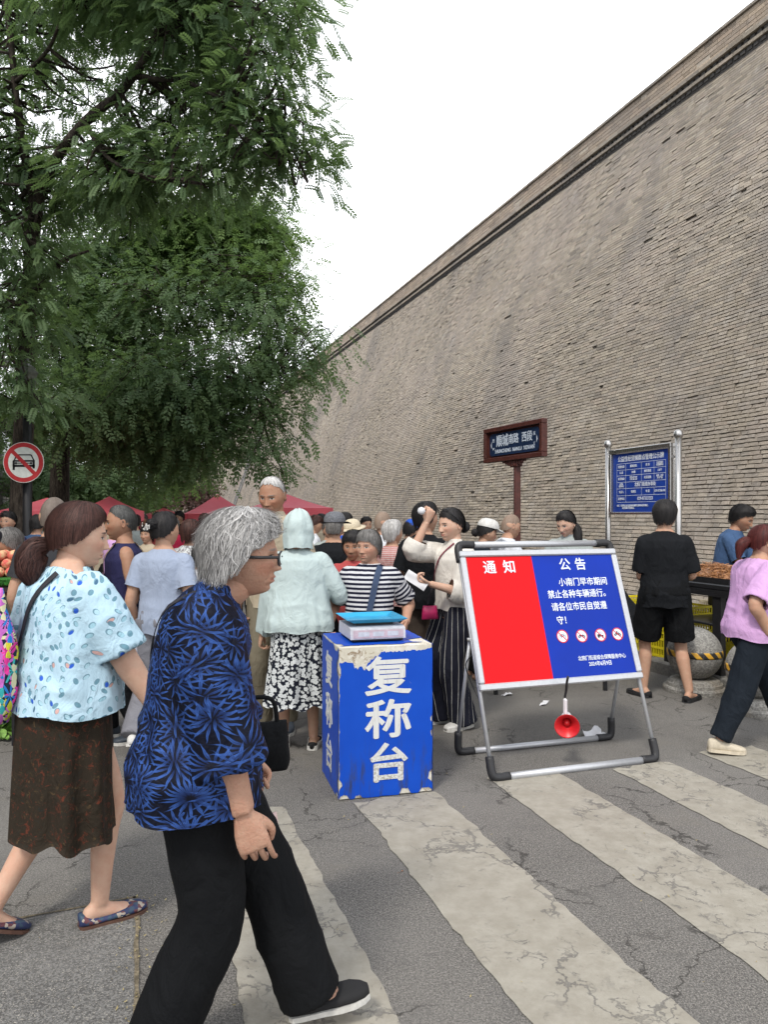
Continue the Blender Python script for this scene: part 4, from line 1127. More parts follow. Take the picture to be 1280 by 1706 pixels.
def head_mesh(nu, nv, jaw=1.0, nose=1.0, old=0.0):
    th = np.linspace(.001, math.pi - .001, nv); ph = np.linspace(0, 2 * math.pi, nu, endpoint=False)
    # denser columns over the face
    ph = ph + .30 * np.sin(ph)                # ph=pi is the face
    T_, P_ = np.meshgrid(th, ph, indexing='ij')
    x = np.sin(T_) * np.sin(P_); y = -np.sin(T_) * np.cos(P_); z = np.cos(T_)
    w = 1 - (.30 / jaw) * sm(-z, .05, 1.0) + .0
    X = x * .0755 * w
    yf = .090 * (1 + .30 * sm(-z, .2, .95)); yb = .102 * (1 - .42 * sm(-z, -.1, .85))
    Y = np.where(y > 0, y * yf, y * yb)
    # squarer section front
    X = X * (1 + .10 * np.abs(np.sin(2 * P_)) * np.sin(T_) ** 2 * sm(-z, -.6, .2))
    Z = z * .117
    fr = np.clip(y * 2.2, 0, 1)
    t_ = np.clip((.014 - Z) / .046, 0, 1); prof = t_ ** 1.15 * (1 - sm(-Z, .034, .043))
    dY = nose * .024 * prof * g_(X, .0075 + .0085 * t_) + .0035 * g_(X, .008) * g_(Z - .012, .012)
    for s_ in (-1, 1):
        dY += -.0105 * g_(X - s_ * .031, .0155) * g_(Z - .004, .011) + .0045 * g_(X - s_ * .026, .02) * g_(Z - .024, .007)
        dY += .0050 * g_(X - s_ * .031, .0105) * g_(Z - .003, .0055)
        dY += .0055 * g_(X - s_ * .044, .018) * g_(Z + .022, .017)
        dY += -.0016 * old * g_(np.abs(X) - (.024 + (-.035 - Z) * .35), .003) * sm(-Z, .03, .04) * (1 - sm(-Z, .065, .08))
        dY += .004 * nose * g_(X - s_ * .0135, .006) * g_(Z + .034, .006)
    dY += .0065 * g_(X, .022) * (g_(Z + .056, .0055) + g_(Z + .068, .006)) - .003 * g_(X, .024) * g_(Z + .062, .0026)
    dY += .010 * g_(X, .02) * g_(Z + .098, .014) - .004 * g_(X, .03) * g_(Z + .079, .006)
    Y = Y + dY * fr
    V = np.stack([X, Y, Z], -1).reshape(-1, 3)
    Fc = [(i * nu + j, (i + 1) * nu + j, (i + 1) * nu + (j + 1) % nu, i * nu + (j + 1) % nu) for i in range(nv - 1) for j in range(nu)]
    Vs = [V]; n = len(V)
    for s_ in (-1, 1):       # ears
        m, q = 10, 14; E_ = []
        for i in range(m + 1):
            a = math.pi * i / m
            for j in range(q):
                b = 2 * math.pi * j / q; ex_ = .009 * math.cos(a); ey = .0165 * math.sin(a) * math.cos(b); ez = .031 * math.sin(a) * math.sin(b)
                if ex_ > 0: ex_ -= .010 * math.exp(-((ey / .009) ** 2 + (ez / .018) ** 2)) * 1.0
                ey *= 1 + .25 * ez / .031
                E_.append((s_ * (.0745 + ex_ + abs(ey) * .15), -.010 - (ex_ + .01) * .45 + ey, -.004 + ez))
        Vs.append(np.array(E_))
        for i in range(m):
            for j in range(q):
                f = (n + i * q + j, n + i * q + (j + 1) % q, n + (i + 1) * q + (j + 1) % q, n + (i + 1) * q + j); Fc.append(f if s_ > 0 else f[::-1])
        n += len(E_)
    return np.concatenate(Vs), Fc
_heads = {}
def get_head(q, jaw, nose, old):
    k = (q, jaw, nose, old)
    if k not in _heads: _heads[k] = head_mesh(*({2: (104, 84), 1: (56, 46), 0: (28, 24)}[q]), jaw, nose, old)
    return _heads[k]
_hands = {}
def get_hand(q, curl):
    """right hand, wrist at origin, fingers to -z, thumb towards +y, palm towards -x"""
    k = (q, curl)
    if k in _hands: return _hands[k]
    mb = MB(); rs = []
    for z_, w_, t_ in ((.025, .026, .021), (.0, .026, .019), (-.02, .031, .018), (-.045, .038, .0165), (-.07, .041, .015), (-.088, .040, .012), (-.096, .034, .008)):
        a = np.arange(16) * 2 * math.pi / 16; ca, sa = np.cos(a), np.sin(a)
        rs.append(np.stack([np.sign(ca) * np.abs(ca) ** .8 * t_, np.sign(sa) * np.abs(sa) ** .8 * w_ + .001, np.full(16, z_)], -1))
    mb.add(*rings_loft(rs))
    for i, (y_, l_, r_) in enumerate(((.033, .072, .0080), (.0115, .080, .0083), (-.011, .074, .0079), (-.032, .058, .0070))):
        c_ = curl + .12 * i; p = np.array([.0, y_, -.078]); P_ = [p]; a = c_ * .35
        for sg_, da in ((.30, .0), (.42, c_ * .75), (.32, c_ * .85), (.26, c_ * .5)):
            a += da; p = p + np.array([-math.sin(a), (y_) * .30 * (1 - curl * .4), -math.cos(a)]) * l_ * sg_ * 1.02; P_.append(p)
        mb.tube(curve(P_, 3), np.linspace(r_ * 1.05, r_ * .78, 13), 10)
        mb.lathe([(0, -r_ * .8), (r_ * .6, -r_ * .5), (r_ * .78, 0), (r_ * .6, r_ * .5), (0, r_ * .8)], P_[-1], 10)
    P_ = [np.array([-.003, .020, -.018]), np.array([-.012, .040, -.042]), np.array([-.022, .050, -.068]), np.array([-.030 - .006 * curl, .046 - .012 * curl, -.092])]
    mb.tube(curve(P_, 3), np.linspace(.0145, .0085, 10), 10); mb.lathe([(0, -.008), (.0065, -.005), (.0085, 0), (.0065, .005), (0, .008)], P_[-1], 10)
    V, N, Fc = remesh(np.concatenate(mb.V), mb.F, {2: .0021, 1: .0042, 0: .007}[q], 2)
    _hands[k] = (V, Fc); return _hands[k]

_skins = {}
def skin_mat(tone='mid', brow=(.05, .035, .03), lips=1.0, old=0.0):
    key = (tone, brow, lips, old)
    if key in _skins: return _skins[key]
    base = {'light': (.52, .335, .245), 'mid': (.43, .262, .180), 'tan': (.33, .185, .120), 'old': (.40, .235, .165)}[tone]
    t = NT('skin'); hp = t.attr('hp'); sp = t.n('ShaderNodeSeparateXYZ'); t.L(hp, sp.inputs[0]); x, y, z = sp.outputs
    o = t.co(); nz = t.noise(o, 28, 5, .65); n2 = t.noise(o, 7, 3)
    c = t.mix(t.math('MULTIPLY', t.step(nz, .35, .7), .5), base, (base[0] * .86, base[1] * .74, base[2] * .72))
    c = t.mix(t.math('MULTIPLY', t.step(n2, .45, .7), .35), c, (base[0] * 1.05, base[1] * .86, base[2] * .80))
    if old: c = t.mix(t.math('MULTIPLY', t.step(t.noise(o, 45, 2, .5), .70, .76), .55 * old), c, tuple(v * .45 for v in base))
    face = t.step(y, .03, .05); ax = t.math('ABSOLUTE', x)
    def ell(cx, cz, rx, rz, soft=.35, sl=0.0):
        dx = t.math('DIVIDE', t.math('SUBTRACT', ax, cx), rx)
        zz = t.math('SUBTRACT', z, cz)
        if sl: zz = t.math('ADD', zz, t.math('MULTIPLY', t.math('SUBTRACT', ax, cx), sl))
        dz = t.math('DIVIDE', zz, rz)
        d = t.math('ADD', t.math('MULTIPLY', dx, dx), t.math('MULTIPLY', dz, dz))
        return t.math('MULTIPLY', t.math('SUBTRACT', 1.0, t.step(d, 1 - soft, 1 + soft)), face)
    c = t.mix(t.math('MULTIPLY', ell(.045, -.028, .024, .022, .8), .35), c, (base[0] * 1.05, base[1] * .72, base[2] * .68))
    c = t.mix(t.math('MULTIPLY', ell(.031, .002, .020, .012, .8), .35), c, tuple(v * .62 for v in base))
    c = t.mix(t.math('MULTIPLY', ell(0, -.061, .024, .0085, .4), .65 * lips), c, (.36, .11, .095))
    c = t.mix(t.math('MULTIPLY', ell(0, -.0615, .023, .0016, .5), .8), c, (.10, .03, .025))
    c = t.mix(ell(.0065, -.0415, .0045, .0026, .4), c, (.10, .045, .035))
    c = t.mix(t.math('MULTIPLY', ell(.031, .0025, .0135, .0046, .3), .95), c, (.42, .38, .35))
    c = t.mix(ell(.031, .003, .0055, .0048, .3), c, (.018, .012, .010))
    c = t.mix(t.math('MULTIPLY', ell(.032, .0068, .0150, .0020, .4, .12), .9), c, (.03, .02, .018))
    c = t.mix(t.math('MULTIPLY', ell(.031, .0235, .0175, .0040, .6, .10), .75), c, brow)
    t.set(c, t.math('ADD', t.math('MULTIPLY', nz, .2), .48), spec=.26, Subsurface_Weight=.08)
    t.b.inputs['Subsurface Scale'].default_value = .01; t.bump(t.math('ADD', nz, t.noise(o, 120, 3)), .14 + .45 * old, .004)
    _skins[key] = t.m; return t.m
_hm = {}
def hair_mat(a, b, gl=.45):
    key = (a, b)
    if key in _hm: return _hm[key]
    t = NT('hair'); s_ = t.attr('sv', 'Fac'); nz = t.noise(t.co(), 60, 4)
    c = t.mix(s_, a, b); c = t.mix(t.math('MULTIPLY', t.step(nz, .4, .7), .3), c, tuple(v * .55 for v in a))
    t.set(c, gl + .1, spec=.22); _hm[key] = t.m; return t.m

class Frame:
    def __init__(s, o, R): s.o = np.array(o, float); s.R = np.array(R, float)
    def __call__(s, p): return np.asarray(p, float) @ s.R.T + s.o
def rotx(a): c_, s_ = math.cos(a), math.sin(a); return np.array([[1, 0, 0], [0, c_, -s_], [0, s_, c_]])
def rotz(a): c_, s_ = math.cos(a), math.sin(a); return np.array([[c_, -s_, 0], [s_, c_, 0], [0, 0, 1]])
def roty(a): c_, s_ = math.cos(a), math.sin(a); return np.array([[c_, 0, s_], [0, 1, 0], [-s_, 0, c_]])
D2R = math.pi / 180
def ik(a, b, l1, l2, hint):
    a = np.array(a, float); b = np.array(b, float); d = b - a; L_ = np.linalg.norm(d); mx = (l1 + l2) * .998
    if L_ > mx: b = a + d / L_ * mx; d = b - a; L_ = mx
    u = d / L_; x = (l1 * l1 - l2 * l2 + L_ * L_) / (2 * L_); h = math.sqrt(max(l1 * l1 - x * x, 0))
    hn = np.array(hint, float); hn = hn - u * np.dot(hn, u); hn /= np.linalg.norm(hn) + 1e-9
    return a + u * x + hn * h, b

def hair_build(par, mat, HF, k, q, st, seed=1):
    """style: front, side, back = heights where hair ends; th = thickness; len below equator falls straight"""
    R = np.random.RandomState(seed)
    nu, nv = {2: (120, 40), 1: (64, 22), 0: (30, 12)}[q]
    ph = np.linspace(0, 2 * math.pi, nu, endpoint=False)       # 0 = face
    def zend(p):
        p = (p + math.pi) % (2 * math.pi) - math.pi; a = np.abs(p)
        f, s1, s2, b = st['front'], st['temple'], st['side'], st['back']
        return np.interp(a, [0, .55, .95, 1.35, 1.75, 2.3, math.pi], [f, f - .002, (f + s1) / 2, s1, s2, b, b])
    def surf(p, v, off):
        ze = zend(p) + st.get('jag', .007) * (vnoise(np.stack([np.sin(p) * 6, np.cos(p) * 6, 0 * p], -1), 1, seed + 7) + .6 * vnoise(np.stack([np.sin(p) * 17, np.cos(p) * 17, 0 * p], -1), 1, seed + 8)) + 0 * v
        zt = .117; z = zt - (zt - ze) * v ** (1.35)
        # profile radius of the skull at that height
        zz = np.clip(z / .117, -.999, 1)
        up = np.sqrt(np.clip(1 - zz ** 2, 0, 1)); rad = np.where(z > 0, up, 1 - (1 - up) * st.get('cling', .55) * 1.0)
        ly = np.where(np.cos(p) > 0, .090, .102)
        X = np.sin(p) * .0765; Y = np.cos(p) * ly
        fall = sm(-z, 0, .12) * st.get('flip', 0)
        tq = st['th'] * (sm(v, -.2, .25)) * (1 - st.get('edge', .5) * sm(v, .6, 1.0)) + off
        r = rad + tq / .085 + fall / .085
        return np.stack([X * r, Y * r - .004 * (z < 0) * 0, z + off * .8 + st['th'] * st.get('lift', .8) * (1 - v) ** 1.0], -1)
    vv = np.linspace(0.02, 1, nv); Vg, Pg = np.meshgrid(vv, ph, indexing='ij')
    nzs = vnoise(np.stack([np.sin(Pg) * 9, np.cos(Pg) * 9, Vg * 2.2], -1), 1, seed) * .5 + vnoise(np.stack([np.sin(Pg) * 24, np.cos(Pg) * 24, Vg * 3], -1), 1, seed + 3) * .3
    am = st.get('mess', .35) * st['th']
    V = surf(Pg, Vg, nzs * am); V = V.reshape(-1, 3)
    if st.get('part'):
        pass
    Fc = [(i * nu + j, i * nu + (j + 1) % nu, (i + 1) * nu + (j + 1) % nu, (i + 1) * nu + j) for i in range(nv - 1) for j in range(nu)]
    Fc.append(tuple(range(nu))[::-1])
    sv = np.clip(.4 + nzs.reshape(-1) * .9, 0, 1)
    Vs = [V]; Sv = [sv]; n = len(V)
    # strands
    ns, w_ = {2: (st.get('strands', 4200), .0013), 1: (1100, .0026), 0: (150, .005)}[q]
    if st.get('nostrand'): ns = 0
    if ns:
        kseg = 7 if q == 2 else 4
        p0 = R.uniform(0, 2 * math.pi, ns); v0 = R.uniform(.0, .62, ns) ** .9; ln = R.uniform(.3, .75, ns); dr = R.normal(0, st.get('drift', .10), ns); off = R.uniform(.0, 1.0, ns) * (am * 1.1 + .0012)
        u = np.linspace(0, 1, kseg); cvp = st.get('swirl', 0)
        Pp = p0[:, None] + dr[:, None] * u[None] + st.get('curl', .0) * np.sin(u[None] * R.uniform(4, 9, ns)[:, None] + R.uniform(0, 6, ns)[:, None]) + cvp * u[None] * np.sign(np.sin(p0))[:, None]
        Vv = np.clip(v0[:, None] + ln[:, None] * u[None], 0.01, 1.0 + st.get('fray', .03))
        Of = off[:, None] + st.get('wild', .0) * (R.rand(ns)[:, None] ** 3) * u[None] ** 1.5
        S_ = surf(Pp, Vv, Of)
        d = np.gradient(S_, axis=1); d /= np.linalg.norm(d, axis=2)[..., None] + 1e-9
        nn = S_ / (np.linalg.norm(S_, axis=2)[..., None]); sd_ = np.cross(d, nn); sd_ /= np.linalg.norm(sd_, axis=2)[..., None] + 1e-9
        tp = (w_ * R.uniform(.5, 1.3, ns))[:, None, None] * (1 - .75 * u[None, :, None] ** 2)
        A = S_ - sd_ * tp; B = S_ + sd_ * tp; Q = np.stack([A, B], 2).reshape(ns, -1, 3)
        idx = np.arange(ns * kseg * 2).reshape(ns, kseg, 2) + n
        for arr in (np.stack([idx[:, :-1, 0], idx[:, :-1, 1], idx[:, 1:, 1], idx[:, 1:, 0]], -1).reshape(-1, 4),): Fc += arr.tolist()
        Vs.append(Q.reshape(-1, 3)); Sv.append(np.repeat(np.clip(R.normal(.55, .3, ns), 0, 1), kseg * 2)); n += ns * kseg * 2
    # tails and buns: tubes in head space
    for (pts, rad, kind) in st.get('tails', []):
        P_ = curve(pts, 8); rr = np.interp(np.linspace(0, 1, len(P_)), np.linspace(0, 1, len(rad)), rad)
        Tv, Tf = tube(P_, rr * .86, 18); c_ = np.clip(vnoise(Tv, 60, 4) * .5 + .4, 0, 1); Tv = Tv + NR.normal(size=Tv.shape) * .0008
        Vs.append(Tv); Sv.append(c_); Fc += [[int(i) + n for i in f] for f in Tf]; n += len(Tv)
        ms = {2: 900, 1: 160, 0: 24}[q]; Pf, Tt, U_, W_ = frames(P_)
        a0 = R.uniform(0, 2 * math.pi, ms); st0 = R.uniform(0, .35, ms); en = R.uniform(.65, 1.03, ms); K = 9; u = np.linspace(0, 1, K)
        ii = np.clip((st0[:, None] + (en - st0)[:, None] * u) * (len(P_) - 1), 0, len(P_) - 1); lo = np.floor(ii).astype(int); lo = np.minimum(lo, len(P_) - 2); fr_ = ii - lo
        lerp = lambda A: A[lo] * (1 - fr_)[..., None] + A[lo + 1] * fr_[..., None]
        ang_ = a0[:, None] + u * R.normal(0, .5, ms)[:, None] + .12 * np.sin(u * 9 + a0[:, None] * 3); rr2 = np.interp(ii, np.arange(len(P_)), rr) * R.uniform(.82, 1.10, ms)[:, None]
        rad_ = np.cos(ang_)[..., None] * lerp(U_) + np.sin(ang_)[..., None] * lerp(W_); S_ = lerp(Pf) + rad_ * rr2[..., None]
        d = np.gradient(S_, axis=1); sd_ = np.cross(d, rad_); sd_ /= np.linalg.norm(sd_, axis=2)[..., None] + 1e-9
        tp = ({2: .0011, 1: .0022, 0: .005}[q] * R.uniform(.6, 1.3, ms))[:, None, None]
        Q = np.stack([S_ - sd_ * tp, S_ + sd_ * tp], 2); idx = np.arange(ms * K * 2).reshape(ms, K, 2) + n
        Fc += np.stack([idx[:, :-1, 0], idx[:, :-1, 1], idx[:, 1:, 1], idx[:, 1:, 0]], -1).reshape(-1, 4).tolist()
        Vs.append(Q.reshape(-1, 3)); Sv.append(np.repeat(np.clip(R.normal(.5, .3, ms), 0, 1), K * 2)); n += ms * K * 2
    V = HF(np.concatenate(Vs) * k)
    o = mesh_obj('hair', V, Fc, mat, par, True); set_attr(o.data, 'sv', 'FLOAT', 'POINT', np.concatenate(Sv)); return o
HS = {   # hair styles
    'short': dict(front=.062, temple=.032, side=-.014, back=-.062, th=.015, mess=.55, edge=.7, fray=.10, drift=.2),
    'crop': dict(front=.086, temple=.050, side=.004, back=-.048, th=.0045, mess=.5, edge=.9, jag=.009),
    'stubble': dict(front=.066, temple=.035, side=-.01, back=-.055, th=.0016, mess=.2, edge=.3, nostrand=True),
    'balding': dict(front=.092, temple=.05, side=.0, back=-.05, th=.003, mess=.3, edge=.5, nostrand=True),
    'grey_perm': dict(front=.068, temple=.022, side=-.048, back=-.070, th=.024, mess=.34, edge=.35, cling=.25, curl=.06, drift=.22, wild=.02, strands=6500, fray=.10, lift=.75),
    'bob': dict(front=.058, temple=.012, side=-.045, back=-.072, th=.016, mess=.45, edge=.45, cling=.3, fray=.12, drift=.16),
    'tied': dict(front=.070, temple=.030, side=-.005, back=-.050, th=.010, mess=.16, edge=.5, drift=.04),
}
def person(label, X_, dp, H=1.65, face=0, q=1, skin='mid', old=0, jaw=1.0, nose=1.0, brow=(.04, .03, .028), lips=.8, hair=None, haircol=((.012, .010, .010), (.035, .028, .025)),
           lean=0, hunch=0, neck=0, yaw=0, pitch=0, roll=0, feet=None, hands=None, curl=.8, top=None, bottom=None, shoe=None, bw=1.0, belly=0.0, cat='person', z0=0.0, sit=None, extra=None, group=None, hthumb=None, xy=None, twist=0):
    k = H / 1.70; loc = at(X_, dp, z=z0) if xy is None else Vector((*xy, z0))
    root = empty('person', loc, face * D2R); tag(root, label, cat, group)
    cl = -lean * D2R; RT = rotx(cl); hipz = .915 * k if sit is None else sit; P0 = np.array([0, 0, hipz])
    def T(x, y, dz):
        # spine: lower part leans, upper part hunches further
        a = cl - hunch * D2R * sm(dz / k, .10, .45); p = np.array([x, y, dz]); 
        if hunch:
            n_ = 6; pos = np.zeros(3)
            for i in range(n_):
                u0 = dz * (i + .5) / n_; ai = cl - hunch * D2R * sm(u0 / k, .10, .45); pos = pos + rotx(ai) @ np.array([0, 0, dz / n_])
            return P0 + pos + rotx(a) @ (rotz(twist * D2R * sm(dz / k, 0, .4)) @ np.array([x, y, 0]))
        return P0 + RT @ (rotz(twist * D2R * sm(dz / k, 0, .4)) @ np.array([x, y, 0]) + np.array([0, 0, dz]))
    top = dict(top or {}); bottom = dict(bottom or {})
    TR = [(-.09, .135, .105, 0), (-.02, .160, .115, -.008), (.06, .150, .108, -.004), (.15, .135, .100, 0), (.26, .146, .108, .0), (.36, .165, .112, .0), (.42, .150, .096, -.005), (.455, .118, .076, -.008), (.485, .078, .060, -.005), (.52, .056, .054, .004)]
    ang = np.arange(32) * 2 * math.pi / 32
    def ring(dz, a, b, yo, x0=0):
        return np.array([T(x0 + math.cos(t_) * a, math.sin(t_) * b + yo, dz) for t_ in ang])
    bel = lambda dz: belly * g_(dz / k - .10, .14)
    mb = MB()
    mb.add(*rings_loft([ring(dz * k, a * k * bw, (b) * k * (.85 + .15 * bw) + bel(dz * k) * .5, yo * k + bel(dz * k) * .5) for dz, a, b, yo in TR]))
    # head frame
    RH = (rotx(cl - hunch * D2R) @ rotz(twist * D2R)); pv = T(0, .008 * k, .535 * k) + np.array([0, neck, -abs(neck) * .35])
    RHd = rotz(yaw * D2R + twist * D2R * .0) @ rotx(-pitch * D2R) @ roty(roll * D2R)
    HC = pv + RHd @ (np.array([0, .012, .090]) * k); HF = Frame(HC, RHd * 1.07)
    nb_ = T(0, -.002 * k, .47 * k)
    mb.tube(curve([nb_, (nb_ + pv) / 2 + np.array([0, .0, 0]), pv + RHd @ (np.array([0, -.008, .0]) * k), HF(np.array([0, -.012, -.01]) * k)], 4), np.array([.062, .060, .058, .056, .055, .054, .054, .054, .054, .054, .053, .05, .045]) * k * (.92 + .08 * jaw), 16)
    # legs
    lg = []; feet = feet or [dict(x=.09, y=0), dict(x=-.09, y=0.0)]
    for i, sx in enumerate((1, -1)):
        f = feet[i]; hip = T(sx * .085 * k * bw, 0, -.02 * k); fy = f.get('yaw', sx * -8) * D2R; fp = f.get('pitch', 0) * D2R
        # foot frame: sole point under ankle
        RF = rotz(fy) @ rotx(fp); ball = np.array([f['x'], f['y'] + 0, f.get('z', 0)])
        ank = ball + RF @ (np.array([0, -.11, .0]) * k) + np.array([0, .11 * k * math.cos(fp), 0]) * 0 + RF @ np.array([0, 0, .078 * k])
        ank = ank + rotz(fy) @ np.array([0, .11 * k, 0])
        kn, ank = ik(hip, ank, .435 * k, .41 * k, f.get('hint', (sx * .05, 1, .1)))
        lg.append((hip, kn, ank, RF))
        ww = .9 + .25 * (bw - 1)
        mb.tube(curve([hip, (hip * .6 + kn * .4), kn, kn * .65 + ank * .35 + rotz(fy) @ np.array([0, -.012, 0]), ank], 4), np.array(list(np.interp(np.linspace(0, 4, 17), [0, 1, 2, 2.5, 3, 4], [.088, .074, .054, .052, .056, .036]))) * k * ww * bottom.get('legfat', 1.0), 14)
        fr = []
        for y_, w_, h_ in ((-.055, .018, .05), (-.045, .028, .066), (-.02, .033, .08), (.01, .033, .082), (.05, .036, .062), (.10, .044, .042), (.14, .044, .03), (.17, .034, .022), (.185, .018, .014)):
            a = np.arange(12) * 2 * math.pi / 12; fr.append(np.array([ank + RF @ (np.array([w_ * math.cos(t_) * .92, y_ - .01, -.078 + .012 + h_ * .46 + h_ * .46 * math.sin(t_)]) * k) for t_ in a]))
        mb.add(*rings_loft(fr))
    # arms
    ar = []; hands = hands or [None, None]
    for i, sx in enumerate((1, -1)):
        sh = T(sx * .155 * k * (.55 + .45 * bw), -.005 * k, .402 * k); hd = hands[i]
        if hd is None: hd = dict(p=(sx * (.225 * k * (.6 + .4 * bw) + belly * .15), .06 * k, sh[2] - .49 * k))
        el, wr = ik(sh, np.array(hd['p'], float), .285 * k, .245 * k, hd.get('hint', (sx * .35, -1, -.2)))
        ar.append((sh, el, wr)); fat = hd.get('fat', .85 + .15 * bw)
        mb.tube(curve([T(sx * .10 * k, 0, .425 * k), sh, sh * .55 + el * .45, el, el * .6 + wr * .4, wr], 4), np.interp(np.linspace(0, 5, 21), [0, 1, 2, 3, 3.6, 5], [.040, .050, .045, .039, .038, .0255]) * k * fat, 14)
        u = (wr - el) / np.linalg.norm(wr - el); thd = np.array((hthumb or [None, None])[i] if (hthumb and hthumb[i]) else (0, 1, .25), float)
        if hd.get('bend') is not None: u = u + np.array(hd['bend']); u /= np.linalg.norm(u)
        zz = -u; yy = thd - zz * np.dot(thd, zz); yy /= np.linalg.norm(yy); xx = np.cross(yy, zz); Rh = np.stack([xx, yy, zz], 1)
        hv, hf = get_hand(q, hd.get('curl', curl)); hv = hv * np.array([sx, 1, 1]); ff = hf if sx > 0 else hf[:, ::-1]
        ar[-1] = ar[-1] + ((hv * k * hd.get('hs', 1.0)) @ Rh.T + wr, ff, Rh, hd)
    vox = {2: .0085, 1: .012, 0: .018}[q]
    V, N, Fq = remesh(np.concatenate(mb.V), mb.F, vox, 2)
    hv, hf = get_head(q, jaw, nose, old); parts = [(V, Fq.tolist(), None), (HF(hv * k), hf, hv)]
    for a in ar: parts.append((a[3], a[4].tolist() if hasattr(a[4], 'tolist') else a[4], None))
    VV = []; FF = []; HP = []; n = 0
    for v_, f_, h_ in parts:
        VV.append(v_); FF += [[int(i) + n for i in f] for f in f_]; HP.append(h_ if h_ is not None else np.full((len(v_), 3), -5.0)); n += len(v_)
    sk = skin_mat(skin, brow, lips, old)
    body = mesh_obj('body', np.concatenate(VV), FF, sk, root, True); set_attr(body.data, 'hp', 'FLOAT_VECTOR', 'POINT', np.concatenate(HP))
    # cloth helper
    def cloth(name, mb, mat, wr_amp=.006, folds=0.0, hem=None, voxm=1.0, arms=True, smooth=2, seed=3, cut=None):
        V, N, Fq = remesh(np.concatenate(mb.V), mb.F, vox * voxm, smooth)
        ax = T(0, 0, 0)
        rel = V - P0; rel = rel @ (RT if not hunch else RT)   # inverse lean (R^T as right-multiply)
        thv = np.arctan2(rel[:, 1], rel[:, 0]); u_ = thv * .17; v_ = V[:, 2].copy(); prt = np.zeros(len(V)); sal = np.zeros(len(V)); sdr = np.zeros((len(V), 3))
        if arms:
            for i, a in enumerate(ar):
                for p0, p1, vo in ((a[0], a[1], 0), (a[1], a[2], .285 * k)):
                    d = p1 - p0; L2 = np.dot(d, d); tt_ = np.clip(((V - p0) @ d) / L2, 0, 1); c_ = p0 + tt_[:, None] * d; rr = V - c_; dist = np.linalg.norm(rr, axis=1)
                    m = (dist < .085 * k) & (tt_ > .28 if vo == 0 else tt_ > 0)
                    if cut and cut[1] > 0: m &= (tt_ * math.sqrt(L2) + vo < cut[1] + .045 * k) & ((tt_ * math.sqrt(L2) + vo < cut[1] - .02) | (dist < .078 * k))
                    un = d / math.sqrt(L2); e1 = np.cross(un, [0, 0.3, 1]); e1 /= np.linalg.norm(e1); e2 = np.cross(un, e1); aa = np.arctan2(rr @ e2, rr @ e1)
                    u_ = np.where(m, aa * .06 + 1.7 * (i + 1), u_); v_ = np.where(m, 1.6 - (tt_ * math.sqrt(L2) + vo), v_); prt = np.where(m, 1.0, prt); sal = np.where(m, tt_ * math.sqrt(L2) + vo, sal); sdr = np.where(m[:, None], un[None], sdr)
        rg_ = lambda sc_, sd_: 1 - 2.2 * np.abs(vnoise(V * np.array([1, 1, .42]) + .06 * vnoise(V, 6, sd_)[:, None], sc_, sd_)); am = wr_amp * 1.1 * (.42 * rg_(11, seed) + .25 * rg_(21, seed + 1) + .3 * vnoise(V, 6, seed + 4))
        if folds and hem is not None:
            z_hi, z_lo = hem; w_ = sm(-(V[:, 2]), -z_hi, -z_lo); am = am + folds * w_ * (vnoise(np.stack([np.cos(thv) * 4.2, np.sin(thv) * 4.2, V[:, 2] * .8], -1), 1.0, seed + 2)) * (prt < .5)
        V = V + N * am[:, None]
        if cut:
            zl = ((V - P0) @ RT)[:, 2] + .006 * np.sin(thv * 5 + seed); hm_, sl_lim = cut
            ot = (prt < .5) & (zl < hm_); os_ = (prt > .5) & (sal > sl_lim) & (sl_lim > 0)
            out = ot | os_; keep = ~out[Fq].all(1)
            V = V + np.where(ot, hm_ - zl, 0)[:, None] * RT[:, 2][None] - np.where(os_, sal - sl_lim, 0)[:, None] * sdr
            Fq = Fq[keep]; used = np.unique(Fq); rm = np.zeros(len(V), int); rm[used] = np.arange(len(used)); Fq = rm[Fq]; V = V[used]; u_ = u_[used]; v_ = v_[used]; prt = prt[used]
        o = mesh_obj(name, V, Fq, mat, root, True); set_attr(o.data, 'cuv', 'FLOAT_VECTOR', 'POINT', np.stack([u_, v_, prt], -1)); return o
    # bottom
    ft = .0
    if bottom:
        ty = bottom['type']; mb = MB(); br = bottom.get('fit', .012)
        if ty == 'pants':
            hr = [ring(dz * k, (a * bw + br) * k, (b * (.85 + .15 * bw) + br) * k + bel(dz * k) * .5, yo * k + bel(dz * k) * .5) for dz, a, b, yo in ((-.075, .120, .10, -.005), (-.02, .160, .115, -.008), (.05, .152, .110, -.004), (.11, .142, .102, 0))]
            mb.add(*rings_loft(hr)); L_ = bottom.get('len', 1.0); rt, rk, rc = bottom.get('r', (.098, .072, .062))
            for hip, kn, ank, RF in lg:
                e = ank + np.array([0, 0, bottom.get('cuffz', -.01)])
                if L_ >= .99: pts = [hip + (0, 0, .01), hip * .55 + kn * .45, kn, kn * .5 + e * .5, e]; rr = np.interp(np.linspace(0, 4, 17), [0, 1, 2, 3, 4], [rt, (rt + rk) / 2, rk, (rk + rc) / 2, rc])
                else:
                    e = kn + (ank - kn) * max(0, (L_ - .5) * 2) if L_ >= .5 else hip + (kn - hip) * L_ * 2; pts = [hip + (0, 0, .01), hip * .5 + e * .5, e]; rr = np.interp(np.linspace(0, 2, 9), [0, 1, 2], [rt, rk, rc])
                mb.tube(curve(pts, 4), rr * k, 18)
            cloth('trousers' if L_ > .8 else 'shorts', mb, bottom['mat'], bottom.get('wr', .007), arms=False, seed=5)
        else:
            nz_, nt = 26, 96; z1 = bottom['z1']; zt = hipz + .13 * k; A = []; fl = bottom.get('flare', .03); nf = bottom.get('nf', 9); fa = bottom.get('fold', .018); sh_ = bottom.get('shift', (0, 0))
